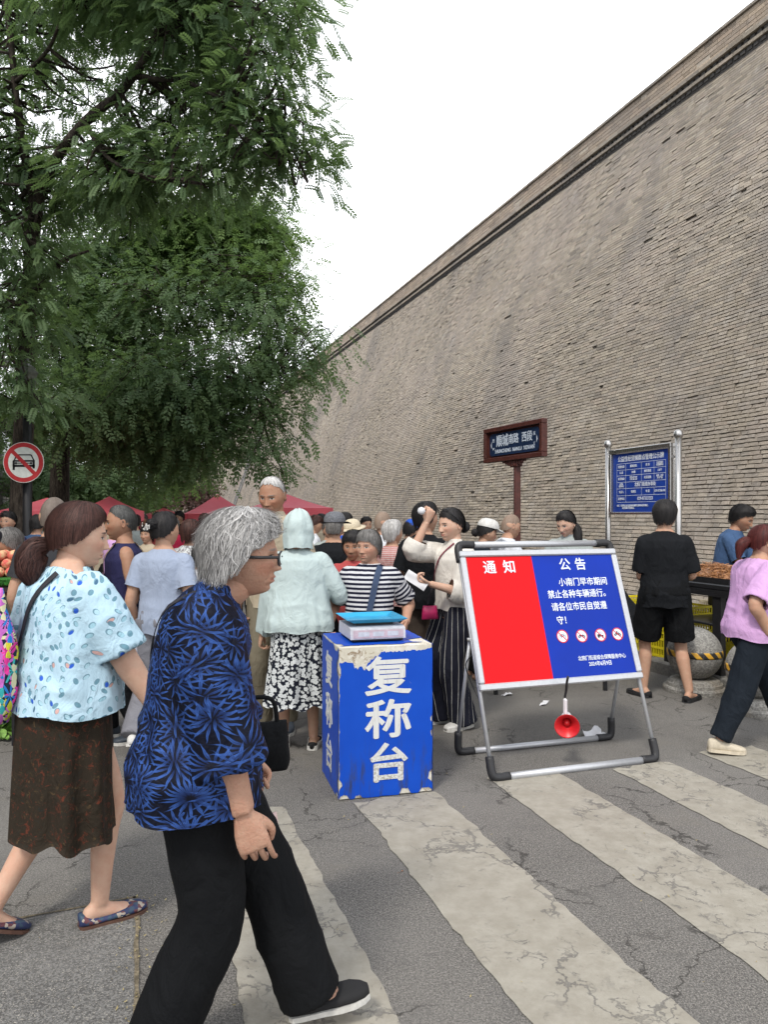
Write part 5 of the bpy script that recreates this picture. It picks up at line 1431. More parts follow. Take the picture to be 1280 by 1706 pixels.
            th_ = np.arange(nt) * 2 * math.pi / nt; ph_ = rnd.uniform(0, 6)
            for i in range(nz_):
                u = i / (nz_ - 1); z = zt + (z1 - zt) * u
                w_ = np.interp(u, [0, .22, .45, 1], [.140, .168, .172, .168 + fl]) * k * bw + br; d_ = np.interp(u, [0, .22, .45, 1], [.103, .130, .135, .128 + fl]) * k * (.8 + .2 * bw) + br + bel(0) * .3
                fo = fa * u ** .8 * (.6 * np.sin(nf * th_ + ph_ + .8 * np.sin(2 * th_)) + .5 * np.sin((nf * 2 - 3) * th_ + 1.3 + u * .7) + .4 * np.sin(3 * th_ + ph_ * 2))
                s_ = sm(u, .3, 1)
                A.append(np.stack([np.cos(th_) * (w_ + fo) + sh_[0] * s_, np.sin(th_) * (d_ + fo) - .006 + sh_[1] * s_, z + bottom.get('hemwave', .015) * u ** 3 * np.sin(nf * th_ + ph_ + 1)], -1))
            A = np.array(A); V = A.reshape(-1, 3); inn = V * np.array([.985, .985, 1]) 
            Fs = [(i * nt + j, i * nt + (j + 1) % nt, (i + 1) * nt + (j + 1) % nt, (i + 1) * nt + j) for i in range(nz_ - 1) for j in range(nt)]
            n = len(V); Fs2 = [tuple(reversed([a_ + n for a_ in f])) for f in Fs]; rim = [((nz_ - 1) * nt + j, (nz_ - 1) * nt + (j + 1) % nt, n + (nz_ - 1) * nt + (j + 1) % nt, n + (nz_ - 1) * nt + j) for j in range(nt)]
            o = mesh_obj('skirt', np.concatenate([V, inn]), [f[::-1] for f in Fs] + [f[::-1] for f in Fs2] + rim, bottom['mat'], root, True)
            uv = np.stack([np.tile(th_ * .19, nz_), V[:, 2], np.zeros(n)], -1); set_attr(o.data, 'cuv', 'FLOAT_VECTOR', 'POINT', np.concatenate([uv, uv]))
    # top
    if top:
        mb = MB(); f = top.get('fit', .018); hem = top.get('hem', -.10); fl = top.get('flare', .0); rs = []
        zs = [hem - .05, hem] + [dz for dz, *_ in TR if dz > hem + .03 and dz <= .50]
        ck = top.get('neckz', .497)
        for dz in zs:
            a, b, yo = [np.interp(dz, [r[0] for r in TR], [r[j] for r in TR]) for j in (1, 2, 3)]
            if dz < .05 and not fl: a = max(a, .155); b = max(b, .112)
            drop = sm(-dz, -.34, -hem) * fl * (1.0 if dz >= hem else 1.15); lo = top.get('waistfill', .5)
            a = a + (max(0, .166 - a) * lo if dz < .40 else 0); b = b + (max(0, .112 - b) * lo if dz < .36 else 0)
            ff = f if dz < .45 else f * .55
            rs.append(ring(dz * k, (a * bw + ff + drop) * k, (b * (.85 + .15 * bw) + ff + drop * top.get('fld', 1.0)) * k + bel(dz * k) * .55, yo * k + bel(dz * k) * .5 + top.get('yo', 0) * drop))
        rs.append(ring(ck * k, (.068 + top.get('neckw', 0)) * k, (.060 + top.get('neckw', 0)) * k, .0)); 
        if top.get('collar'): rs.append(ring((ck + top['collar']) * k, (.062) * k, (.062) * k, .006 * k))
        mb.add(*rings_loft(rs))
        sl_ = top.get('sleeve', .6); sr = top.get('sr', .012); sf = top.get('sflare', .008)
        if sl_ > 0:
            for a in ar:
                sh, el, wr = a[:3]; pts = [T(0, 0, .425 * k) * .42 + sh * .58, sh]
                if sl_ <= 1: e = sh + (el - sh) * (sl_ + (.10 if sl_ < .93 else 0)); pts += [sh * .5 + e * .5, e]; rr = [.036, .050, .049, .047]; L3 = 4
                else: e = el + (wr - el) * (sl_ - 1 + (.14 if sl_ < 1.85 else 0)); pts += [sh * .5 + el * .5, el, el * .5 + e * .5, e]; rr = [.036, .050, .048, .043, .038, .031]
                rr = np.array(rr) * (a[6].get('fat', .85 + .15 * bw)) + sr; rr[-1] += sf; rr[-2] += sf * .5
                if top.get('puff'): rr = rr + top['puff'] * np.array([0, .2, .6, 1, .9, .0][:len(rr)] if len(rr) == 6 else [0, .3, 1, .7])
                C_ = curve(pts, 4); mb.tube(C_, np.interp(np.linspace(0, len(pts) - 1, len(C_)), range(len(pts)), rr) * k, 18)
        cloth(top.get('name', 'shirt'), mb, top['mat'], top.get('wr', .006), top.get('folds', .0), (hipz + .35 * k, hipz + hem * k), top.get('vox', 1.0), cut=(hem * k, (0 if (sl_ <= 0 or .93 <= sl_ <= 1 or sl_ >= 1.85) else (sl_ * .285 * k if sl_ <= 1 else (.285 + (sl_ - 1) * .245) * k))))
    # shoes
    if shoe:
        for hip, kn, ank, RF in lg:
            ty = shoe.get('type', 'shoe'); prof = {'shoe': ((-.070, .016, .055), (-.060, .032, .070), (-.03, .038, .078), (.005, .040, .080), (.045, .043, .070), (.09, .050, .052), (.14, .050, .042), (.175, .040, .036), (.197, .020, .028)),
                                                     'flat': ((-.070, .018, .050), (-.060, .032, .050), (-.03, .037, .034), (.005, .039, .026), (.045, .042, .028), (.09, .049, .036), (.14, .048, .036), (.175, .036, .030), (.195, .018, .024))}[ty]
            mb = MB(); fr = []
            for y_, w_, h_ in prof:
                h_ = h_ * shoe.get('hh', 1); a = np.arange(16) * 2 * math.pi / 16
                fr.append(np.array([ank + RF @ (np.array([w_ * np.sign(math.cos(t_)) * abs(math.cos(t_)) ** .8, y_ - .01, -.078 + .008 + h_ / 2 + h_ / 2 * np.sign(math.sin(t_)) * abs(math.sin(t_)) ** .8]) * k) for t_ in a]))
            mb.add(*rings_loft(fr)); so = mb.build('shoe', shoe['mat'], root, True)
            mb = MB(); fr = []
            for zz_ in (.0, .010 + shoe.get('sole', .010)):
                pts = [(w_, y_) for y_, w_, h_ in prof]; pts = [(w_ * 1.06 + .001, y_) for w_, y_ in pts] + [(-w_ * 1.06 - .001, y_) for w_, y_ in pts[::-1]]
                fr.append(np.array([ank + RF @ (np.array([x, y_ - .01, -.078 + zz_]) * k) for x, y_ in pts]))
            mb.add(*rings_loft(fr)); mb.build('sole', shoe.get('solemat', M_SK), so)
    if hair:
        st = dict(HS[hair]) if isinstance(hair, str) else dict(hair)
        hair_build(root, hair_mat(*haircol), HF, k, q, st, seed=abs(hash(label)) % 97 if False else len(label))
    info = dict(root=root, T=T, k=k, HF=HF, ar=ar, lg=lg, P0=P0, bel=bel, bw=bw, ring=ring, TR=TR, hipz=hipz, loc=loc, q=q, q_top=top)
    return info
from mathutils.bvhtree import BVHTree
def strap(pi, side, mat, w_=.018, z1=.0, name='bag_strap', front=True, back=True, x0=.075, on=('shirt', 'blouse', 'jacket'), x1=None, off=.004):
    """strap lying on the garment from one shoulder to the other hip (or straight down with x1)"""
    T, k = pi['T'], pi['k']; root = pi['root']
    g = [c for c in root.children if c.name.split('.')[0] in on][0].data
    bv = BVHTree.FromPolygons([v.co[:] for v in g.vertices], [tuple(p_.vertices) for p_ in g.polygons])
    for sg in ([1] if front else []) + ([-1] if back else []):
        P_ = []; Nn = []
        for u in np.linspace(0, 1, 22):
            dz = .50 + (z1 - .50) * u; x = side * x0 + ((-side * .15 if x1 is None else side * x1) - side * x0) * u
            c_ = T(x * k, 0, dz * k); d = T(x * k, sg * 1.0, dz * k) - c_; d = Vector(d).normalized()
            h = bv.ray_cast(Vector(c_) + d * .6, -d)
            if h[0] is not None and (h[0] - Vector(c_)).length < .42: P_.append(np.array(h[0] + h[1] * off)); Nn.append(np.array(h[1]))
        if len(P_) < 4: continue
        P_ = np.array(P_); Nn = np.array(Nn)
        for _ in range(3): P_[1:-1] = .5 * P_[1:-1] + .25 * (P_[2:] + P_[:-2]); Nn[1:-1] = .5 * Nn[1:-1] + .25 * (Nn[2:] + Nn[:-2])
        P_ = P_ + Nn * off; d = np.gradient(P_, axis=0); sd_ = np.cross(d, Nn); sd_ /= np.linalg.norm(sd_, axis=1)[:, None]
        mb = MB(); V = np.stack([P_ - sd_ * w_, P_ + sd_ * w_, P_ + sd_ * w_ + Nn * .003, P_ - sd_ * w_ + Nn * .003], 1); m = len(P_)
        mb.add(V.reshape(-1, 3), [(4 * i + a, 4 * i + (a + 1) % 4, 4 * i + 4 + (a + 1) % 4, 4 * i + 4 + a) for i in range(m - 1) for a in range(4)]); mb.build(name, mat, root)

# cloth patterns
def cloth_mat(name, base, kind=None, rough=.8, var=.1, bump=.42, **kw):
    t = NT(name); cu = t.attr('cuv'); o = t.co(); sp = t.n('ShaderNodeSeparateXYZ'); t.L(cu, sp.inputs[0]); u, v, p = sp.outputs
    nz = t.noise(o, 9, 4, .6); fine = t.noise(o, 160, 3, .7)
    c = t.mix(t.math('MULTIPLY', nz, 1.0), tuple(x * (1 - var) for x in base), tuple(x * (1 + var) for x in base))
    if kind == 'hstripe':
        f = t.math('FRACT', t.math('MULTIPLY', v, kw['n'])); c = t.mix(t.step(f, .47, .53) if True else f, kw['b'], c)
        e = t.math('SUBTRACT', 1.0, t.step(f, .94, 1.0)); c = t.mix(e, kw['b'], c)
    elif kind == 'vstripe':
        f = t.math('FRACT', t.math('MULTIPLY', u, kw['n'])); c = t.mix(t.step(f, kw.get('w', .86), kw.get('w', .86) + .04), c, kw['b'])
    elif kind == 'plaid':
        f = t.math('FRACT', t.math('MULTIPLY', u, kw['n'])); g = t.math('FRACT', t.math('MULTIPLY', v, kw['n'])); s_ = t.math('ADD', t.step(f, .5, .55), t.step(g, .5, .55)); c = t.mix(t.math('MULTIPLY', s_, .5), c, kw['b'])
    elif kind in ('burst', 'ovals', 'daisy', 'tropic'):
        wv = t.n('ShaderNodeCombineXYZ'); t.L(u, wv.inputs[0]); t.L(v, wv.inputs[1])
        def layer(scale, off, feat='F1', rand=.75):
            mp = t.n('ShaderNodeMapping'); t.L(wv.outputs[0], mp.inputs[0]); mp.inputs['Location'].default_value = (off, off * 1.7, 0)
            nd = t.vor(mp.outputs[0], scale, feat, None, rand, '2D')
            d = t.vmath('SUBTRACT', mp.outputs[0], nd.outputs['Position']) if False else None
            sc1 = t.vmath('SCALE', mp.outputs[0]); 
            m2 = t.n('ShaderNodeVectorMath', operation='SCALE'); t.L(mp.outputs[0], m2.inputs[0]); m2.inputs['Scale'].default_value = scale
            m3 = t.n('ShaderNodeVectorMath', operation='SCALE'); t.L(nd.outputs['Position'], m3.inputs[0]); m3.inputs['Scale'].default_value = scale
            df = t.vmath('SUBTRACT', m2.outputs[0], m3.outputs[0]); s2 = t.n('ShaderNodeSeparateXYZ'); t.L(df, s2.inputs[0])
            return nd.outputs['Distance'], s2.outputs[0], s2.outputs[1], nd.outputs['Color']
        if kind == 'burst':
            for sc_, off, np_, amt in ((9.0, 0.0, 15, 1.0), (9.5, 3.3, 13, .9), (11.0, 7.7, 12, .8)):
                d, dx, dy, colr = layer(sc_, off, rand=.8); sc3 = t.n('ShaderNodeSeparateColor'); t.L(colr, sc3.inputs[0])
                an = t.math('ADD', t.math('ARCTAN2', dy, dx), t.math('MULTIPLY', sc3.outputs[0], 6.28))
                an = t.math('ADD', an, t.math('MULTIPLY', t.noise(o, 14, 2), .5))
                f = t.math('FRACT', t.math('MULTIPLY', an, np_ / 6.2832)); ray = t.math('ABSOLUTE', t.math('SUBTRACT', f, .5))      # 0 centre of petal
                wd = t.math('MULTIPLY', t.math('SUBTRACT', 1.0, t.step(d, .15, .60)), .26); pet = t.math('MULTIPLY', t.math('SUBTRACT', 1.0, t.step(t.math('SUBTRACT', ray, wd), -.05, .03)), t.step(d, .06, .14))
                pet = t.math('MULTIPLY', pet, t.math('SUBTRACT', 1.0, t.step(d, .56, .62)))
                vein = t.math('SUBTRACT', 1.0, t.math('MULTIPLY', t.math('SUBTRACT', 1.0, t.step(ray, .0, .05)), .5)); pet = t.math('MULTIPLY', pet, vein)
                cc = t.mix(t.step(d, .1, .5), (.008, .018, .07), (.040, .105, .36)); c = t.mix(t.math('MULTIPLY', pet, amt), c, cc)
        elif kind == 'ovals':
            for sc_, off, r0 in ((26.0, 0.0, .30), (24.0, 5.1, .27)):
                d, dx, dy, colr = layer(sc_, off, rand=.62); sc3 = t.n('ShaderNodeSeparateColor'); t.L(colr, sc3.inputs[0])
                a = t.math('ADD', t.math('MULTIPLY', sc3.outputs[0], 1.6), .6); ca, sa = t.math('COSINE', a), t.math('SINE', a)
                ex_ = t.math('ADD', t.math('MULTIPLY', dx, ca), t.math('MULTIPLY', dy, sa)); ey_ = t.math('SUBTRACT', t.math('MULTIPLY', dy, ca), t.math('MULTIPLY', dx, sa))
                e = t.math('ADD', t.math('POWER', t.math('DIVIDE', ex_, r0), 2.0), t.math('POWER', t.math('DIVIDE', ey_, r0 * .55), 2.0)); 
                e2 = t.math('ADD', t.math('POWER', t.math('DIVIDE', t.math('ADD', ex_, .04), r0 * .8), 2.0), t.math('POWER', t.math('DIVIDE', t.math('ADD', ey_, .03), r0 * .42), 2.0))
                hue = t.ramp(sc3.outputs[1], (0, (.13, .26, .33)), (.34, (.28, .47, .56)), (.58, (.36, .55, .64)), (.80, (.02, .09, .50)), (.88, (.05, .12, .20)), (.95, (.55, .33, .30)), interp='CONSTANT')
                on = t.math('MULTIPLY', t.math('SUBTRACT', 1.0, t.step(e, .85, 1.1)), t.step(sc3.outputs[2], .40 if off else .12, .42 if off else .14)); c = t.mix(t.math('MULTIPLY', on, .85), c, (.10, .20, .26))
                c = t.mix(t.math('MULTIPLY', t.math('MULTIPLY', on, t.math('SUBTRACT', 1.0, t.step(e2, .8, 1.1))), .95), c, hue)
        elif kind == 'daisy':
            for sc_, off, r0 in ((26.0, 0.0, .36), (40.0, 5.1, .30)):
                d, dx, dy, colr = layer(sc_, off, rand=.85); an = t.math('ARCTAN2', dy, dx); rr_ = t.math('ADD', t.math('MULTIPLY', t.math('COSINE', t.math('MULTIPLY', an, 5.0)), .05), r0)
                m = t.math('MULTIPLY', t.math('SUBTRACT', 1.0, t.step(t.math('SUBTRACT', d, rr_), -.03, .02)), t.math('ADD', t.math('MULTIPLY', t.step(d, .02, .09), .5), .5))
                c = t.mix(m, c, (.50, .52, .52))
        else:
            for sc_, off, np_ in ((9.0, 0.0, 9), (13.0, 4.0, 7), (18.0, 8.0, 2)):
                d, dx, dy, colr = layer(sc_, off); an = t.math('ARCTAN2', dy, dx); f = t.math('ABSOLUTE', t.math('SUBTRACT', t.math('FRACT', t.math('MULTIPLY', an, np_ / 6.2832)), .5))
                m = t.math('SUBTRACT', 1.0, t.step(t.math('ADD', f, t.math('MULTIPLY', d, .45)), .36, .40)); s3 = t.n('ShaderNodeSeparateColor'); t.L(colr, s3.inputs[0])
                hue = t.ramp(s3.outputs[0], (0, (.75, .05, .30)), (.2, (.60, .55, .05)), (.38, (.03, .20, .55)), (.55, (.55, .15, .50)), (.70, (.05, .40, .40)), (.85, (.7, .65, .4)), interp='CONSTANT'); c = t.mix(m, c, hue)
    elif kind == 'autumn':
        n1 = t.noise(o, 34, 5, .75, 1.0, 'Color'); s3 = t.n('ShaderNodeSeparateColor'); t.L(n1, s3.inputs[0])
        c = t.mix(t.math('MULTIPLY', t.step(s3.outputs[0], .54, .66), .8), c, (.13, .032, .018)); c = t.mix(t.math('MULTIPLY', t.step(s3.outputs[1], .58, .68), .6), c, (.12, .075, .035)); c = t.mix(t.math('MULTIPLY', t.step(s3.outputs[2], .58, .66), .7), c, (.018, .024, .022))
    elif kind == 'ribs':
        f = t.math('SINE', t.math('MULTIPLY', u, kw['n'])); c = t.mix(t.math('ADD', t.math('MULTIPLY', f, .07), .07), c, tuple(x * .6 for x in base))
    if kw.get('hemband'):
        z0, z1, cb = kw['hemband']; 
    t.set(c, rough, spec=.12); t.b.inputs['Sheen Weight'].default_value = kw.get('sheen', .0)
    cr = t.noise(t.scl(o, (1, 1, .55)), 11, 4, .55, .8); h = t.math('ADD', t.math('MULTIPLY', cr, 1.0), t.math('MULTIPLY', fine, .06)); t.bump(h, bump * 2.2, .022)
    return t.m
NAVY = (.016, .020, .045)
C = {
 'burst': cloth_mat('navy_blouse_blue_bursts', (.004, .005, .012), 'burst', .6), 'ovals': cloth_mat('sky_blouse_pebble_print', (.40, .56, .66), 'ovals', .6),
 'daisy': cloth_mat('black_skirt_white_flowers', (.010, .012, .02), 'daisy'), 'autumn': cloth_mat('dark_autumn_skirt', (.026, .020, .014), 'autumn'),
 'tropic': cloth_mat('tropical_print', (.02, .03, .05), 'tropic'),
 'black': cloth_mat('black_cloth', (.0055, .006, .007)), 'black2': cloth_mat('black_tee', (.008, .009, .011)), 'ink': cloth_mat('dark_navy_trousers', (.010, .014, .020)),
 'mint': cloth_mat('pale_mint_jacket', (.40, .475, .47), var=.08), 'beige': cloth_mat('beige_polo', (.40, .34, .25)), 'navyt': cloth_mat('navy_vest', (.022, .022, .065)),
 'greyblue': cloth_mat('grey_blue_tee', (.27, .315, .41)), 'greytr': cloth_mat('grey_trousers', (.17, .17, .19)), 'vest': cloth_mat('dark_grey_work_shirt', (.035, .036, .04)),
 'crimson': cloth_mat('crimson_tee', (.30, .015, .045)), 'redt': cloth_mat('red_tee', (.38, .07, .07)), 'stripe': cloth_mat('breton_top', (.50, .50, .52), 'hstripe', n=34.0, b=(.012, .013, .028)),
 'white': cloth_mat('cream_blouse', (.60, .57, .52), 'ribs', n=400.0), 'pin': cloth_mat('pinstripe_trousers', (.012, .013, .022), 'vstripe', n=26.0, b=(.40, .40, .38), w=.90),
 'plaid': cloth_mat('red_plaid_shirt', (.50, .44, .42), 'plaid', n=60.0, b=(.35, .05, .05)), 'whitet': cloth_mat('white_tee', (.58, .60, .64), var=.05),
 'greysh': cloth_mat('grey_green_shirt', (.30, .33, .32)), 'bluet': cloth_mat('worn_blue_tee', (.045, .085, .17)), 'lilac': cloth_mat('lilac_tee', (.50, .30, .52), var=.06),
 'floralg': cloth_mat('grey_floral_shirt', (.20, .19, .20), 'daisy'), 'brown': cloth_mat('brown_shorts', (.07, .055, .045)), 'khaki': cloth_mat('khaki_trousers', (.16, .14, .10)), 'blue': cloth_mat('royal_blue_cloth', (.02, .08, .40)),
}
M_STRAP = plain('black_webbing', (.014, .013, .018), .7); M_CREAM = plain('cream_shoe', (.50, .44, .34), .6, 0, .1); M_WSH = plain('white_shoe', (.52, .51, .49), .6); M_DSH = plain('dark_trainer', (.035, .045, .06), .6); M_BSH = plain('black_fabric_shoe', (.010, .010, .011), .85)
M_FSH = cloth_mat('patterned_flats', (.03, .03, .07), None); t = NT('patterned_flats_weave'); w_ = t.co(); vz = t.vor(w_, 70, out='Color'); t.set(t.mix(.55, vz, (.02, .02, .06)), .6); t.b.inputs['Base Color'].links; s3 = t.n('ShaderNodeSeparateColor'); t.L(vz, s3.inputs[0]); cc = t.ramp(s3.outputs[0], (0, (.02, .03, .09)), (.4, (.10, .03, .04)), (.6, (.03, .06, .10)), (.8, (.35, .30, .25)), interp='CONSTANT'); t.set(cc, .6); M_FSH = t.m
M_SOLEW = plain('white_sole', (.50, .49, .46), .7); M_SOLEB = plain('brown_sole', (.10, .05, .035), .7)
GREY = ((.16, .155, .15), (.55, .54, .53)); WHITEH = ((.30, .29, .28), (.62, .61, .60)); SALT = ((.05, .047, .045), (.24, .23, .22)); BLACKH = ((.008, .008, .009), (.028, .025, .025)); BROWNH = ((.022, .011, .010), (.085, .038, .030)); AUB = ((.035, .008, .008), (.11, .025, .022))
def glasses(pi, mat):
    HF, k = pi['HF'], pi['k']; mb = MB()
    for sx in (-1, 1):
        mb.tube([HF(np.array([sx * .066, .098, .004]) * k), HF(np.array([sx * .081, .055, .002]) * k), HF(np.array([sx * .083, .0, .0]) * k), HF(np.array([sx * .080, -.03, -.012]) * k)], np.array([.0042, .0045, .004, .003]), 8)
        for a0 in range(16):
            a, b = a0 * math.pi / 8, (a0 + 1) * math.pi / 8
            mb.tube([HF(np.array([sx * (.033 + .027 * math.cos(q_)), .104 - .012 * abs(math.cos(q_)) * .5, -.002 + .019 * math.sin(q_)]) * k) for q_ in (a, b)], .0026, 6)
    mb.tube([HF(np.array([-.008, .107, .004]) * k), HF(np.array([.008, .107, .004]) * k)], .0022, 6)
    mb.build('glasses', mat, pi['root'])

PEOPLE = []
# 1 -- grandmother striding past in the foreground
p = person('stooped grey-haired old woman in a navy blouse of blue bursts, walking past the counter', 326, 2.16, H=1.61, face=-80, q=2, skin='old', old=1, jaw=1.18, nose=.9, lips=.5, brow=(.22, .18, .16),
           hair='grey_perm', haircol=GREY, lean=1, hunch=14, neck=.045, yaw=-4, pitch=4, bw=1.02, belly=.015,
           feet=[dict(x=.08, y=-.12, pitch=-6, yaw=0, hint=(0, 1, .1)), dict(x=-.05, y=.37, pitch=7, yaw=4)],
           hands=[dict(p=(.20, .15, .69), hint=(.3, -1, -.1), fat=1.42, curl=.5, hs=1.15, bend=(-.0, .06, 0)), dict(p=(-.24, .16, .72), curl=1.3)],
           top=dict(mat=C['burst'], fit=.026, hem=-.125, flare=.075, sleeve=1.30, sr=.034, sflare=.030, collar=.03, wr=.012, folds=.020, neckw=.004, fld=.85, name='blouse'),
           bottom=dict(type='pants', mat=C['black'], r=(.118, .098, .098), fit=.02, cuffz=-.02, wr=.008), shoe=dict(type='flat', mat=M_BSH, hh=1.2, solemat=M_SOLEW, sole=.006))
glasses(p, M_CORN); GM = p
strap(p, 1, M_STRAP, .009, z1=.05, front=False, x0=.085)
# 2 -- woman in light blue blouse
p = person('woman with a brown ponytail in a pale blue pebble-print blouse and dark skirt', 108, 2.82, H=1.63, face=-38, q=2, skin='light', jaw=1.05, hair=dict(HS['tied'], th=.017, side=-.02, back=-.055, temple=.015, strands=5200, drift=.05, tails=[([(0, -.10, -.045), (-.004, -.135, -.06), (-.008, -.15, -.105), (-.002, -.145, -.155), (.0, -.135, -.195)], [.022, .046, .052, .046, .018], 'tail')]),
           haircol=BROWNH, neck=.015, yaw=-26, pitch=8, bw=1.17, belly=.01, lean=1,
           feet=[dict(x=.07, y=.10, yaw=-16), dict(x=-.10, y=-.26, yaw=4, pitch=-26, z=.02)],
           hands=[dict(p=(.33, .20, .80), hint=(.5, -1, -.1), fat=1.30, curl=.6, hs=1.0), dict(p=(-.27, .10, .82), fat=1.2, curl=1.5)],
           top=dict(mat=C['ovals'], fit=.026, hem=-.045, flare=.040, sleeve=.80, sr=.020, sflare=.016, wr=.014, folds=.014, waistfill=1.0, neckw=.012, name='blouse'),
           bottom=dict(type='skirt', mat=C['autumn'], z1=.36, flare=.01, fold=.022, nf=7, fit=.02), shoe=dict(type='flat', mat=M_FSH, solemat=M_SOLEB, sole=.002))
W2 = p
strap(p, 1, M_STRAP, .011, z1=.0)
# 3 -- mint hooded jacket, flower skirt
p = person('woman seen from behind in a pale mint hooded jacket and black floral skirt', 497, 4.95, H=1.60, face=6, q=2, bw=1.02, pitch=6,
           feet=[dict(x=.10, y=.05), dict(x=-.10, y=.12)], hands=[dict(p=(.22, .24, 1.02), fat=1.15), dict(p=(-.25, .10, .72), fat=1.15)],
           top=dict(mat=C['mint'], fit=.022, hem=-.07, flare=.055, sleeve=1.95, sr=.013, sflare=0, wr=.009, folds=.016, name='jacket', waistfill=1), bottom=dict(type='skirt', mat=C['daisy'], z1=.31, flare=.05, fold=.02, nf=9, fit=.015),
           shoe=dict(type='flat', mat=M_BSH, solemat=M_SOLEW, sole=.022)); MINT = p
HF, k = p['HF'], p['k']
nu, nv = 48, 26; V = []
for i in range(nv):
    v = i / (nv - 1)
    for j in range(nu):
        a = 2 * math.pi * j / nu; th_ = .06 + v * 2.55; fr_ = math.cos(a)          # a=0 front
        x, y, z = math.sin(th_) * math.sin(a), math.sin(th_) * math.cos(a), math.cos(th_)
        r_ = 1.0 if v < .62 else 1.0 + (v - .62) * .9
        px_ = np.array([x * .100 * r_, y * .122 * r_ - .012, z * .142 - .0]); 
        if v > .62: px_[0] = math.sin(a) * (.100 - .012 * (v - .62)); px_[1] = math.cos(a) * .118 - .014; px_[2] = math.cos(.06 + .62 * 2.55) * .142 - (v - .62) * .30
        if fr_ > .62 and v > .28: px_ = px_ * np.array([1, .2, 1]) + np.array([0, -.02, 0])
        V.append(px_)
V = np.array(V); V += (vnoise(V, 22, 3) * .007)[:, None] * V / np.linalg.norm(V, axis=1)[:, None] + (np.sin(np.arctan2(V[:, 0], V[:, 1]) * 9) * .003)[:, None] * V / .1
mesh_obj('hood', HF(V * k), [(i * nu + j, (i + 1) * nu + j, (i + 1) * nu + (j + 1) % nu, i * nu + (j + 1) % nu) for i in range(nv - 1) for j in range(nu)], C['mint'], p['root'], True)
BUN = dict(HS['tied'], th=.011, tails=[([(0, -.085, .045), (0, -.12, .035), (0, -.135, .02)], [.03, .042, .02], 'bun')])
LOWBUN = dict(HS['tied'], th=.012, tails=[([(0, -.09, -.02), (.0, -.125, -.03), (.0, -.15, -.045)], [.025, .042, .022], 'bun')])
LONG = dict(HS['tied'], th=.013, tails=[([(.0, -.095, .0), (.02, -.12, -.08), (.04, -.11, -.2), (.05, -.10, -.34)], [.03, .045, .045, .02], 'tail')])
PONY = dict(HS['tied'], th=.012, tails=[([(.0, -.09, .0), (.0, -.13, -.005), (.0, -.165, -.04), (.0, -.175, -.13)], [.018, .034, .038, .012], 'tail')])
def tr(m='ink', r=(.098, .078, .070), **k): return dict(type='pants', mat=C[m], r=r, **k)
def tee(m, **k):
    d = dict(mat=C[m], fit=.013, hem=-.10, sleeve=.64, sr=.012, sflare=.013, waistfill=.5); d.update(k); return d
# 4
person('tall white-haired man in a beige polo looking down, facing the camera', 458, 5.45, H=1.87, face=178, q=2, skin='tan', old=1, yaw=-14, pitch=16, jaw=1.12, brow=(.20, .18, .16), hair='crop', haircol=WHITEH,
       top=tee('beige', fit=.028, collar=.02, sleeve=.8), bottom=tr('khaki'), shoe=dict(mat=M_DSH, solemat=M_SOLEW))
# 5
p = person('man in a navy wide-necked vest with a shoulder strap, in profile facing left', 207, 5.2, H=1.65, face=112, q=2, skin='tan', jaw=1.15, yaw=-2, pitch=4, hair='crop', haircol=((.03, .03, .03), (.12, .12, .115)), bw=1.1,
       top=tee('navyt', fit=.02, sleeve=0, neckw=.035, neckz=.475), bottom=tr('black'), shoe=dict(mat=M_DSH, solemat=M_SOLEW), feet=[dict(x=.1, y=.1), dict(x=-.1, y=-.1)])
strap(p, -1, plain('tan_strap', (.30, .22, .14), .7), .012, z1=.08)
# 6
p = person('woman in a grey-blue tee seen from behind, white clip in her black hair', 272, 5.0, H=1.60, face=-8, q=1, skin='mid', yaw=-22, hair=BUN, haircol=BLACKH, bw=1.02,
       feet=[dict(x=.08, y=.14), dict(x=-.12, y=-.18, pitch=-20, z=.015)], top=tee('greyblue', wr=.006), bottom=tr('greytr', r=(.110, .100, .105), wr=.010), shoe=dict(mat=M_WSH, solemat=M_SOLEW))
mb = MB()
for a, b in (((-.02, -.02), (-.002, .02)), ((-.002, .02), (.006, -.02)), ((.0, .0), (.022, .01)), ((.022, .01), (.02, -.012)), ((-.028, -.012), (-.015, -.018))):
    mb.tube([p['HF'](np.array([a[0], -.150, .022 + a[1]])), p['HF'](np.array([b[0], -.150, .022 + b[1]]))], .0045, 6)
mb.build('hair_clip', M_WSH, p['root'])
# 7
p = person('shaven-headed man seen from behind with fluorescent yellow bands on a dark shirt', 88, 4.85, H=1.70, face=4, q=1, skin='mid', hair='stubble', haircol=((.12, .095, .08), (.16, .13, .11)), bw=1.08, top=tee('vest', fit=.026), bottom=tr('ink'), shoe=dict(mat=M_DSH))
M_HV = plain('fluorescent_yellow', (.50, .62, .03), .5, 0, .05)
for sd_ in (1, -1): strap(p, sd_, M_HV, .024, z1=.02, name='reflective_band', x0=.085, x1=.13, off=.005)
# 8
person('old woman in a crimson tee bending over the peaches, facing left', 52, 5.7, H=1.50, face=96, q=1, skin='tan', old=1, hair=dict(HS['short'], th=.016), haircol=SALT, lean=16, pitch=16, bw=1.1,
       hands=[dict(p=(.16, .42, .98), fat=1.1), dict(p=(-.16, .46, .98), fat=1.1)], top=tee('crimson', fit=.024), bottom=tr('black'), shoe=dict(mat=M_BSH))
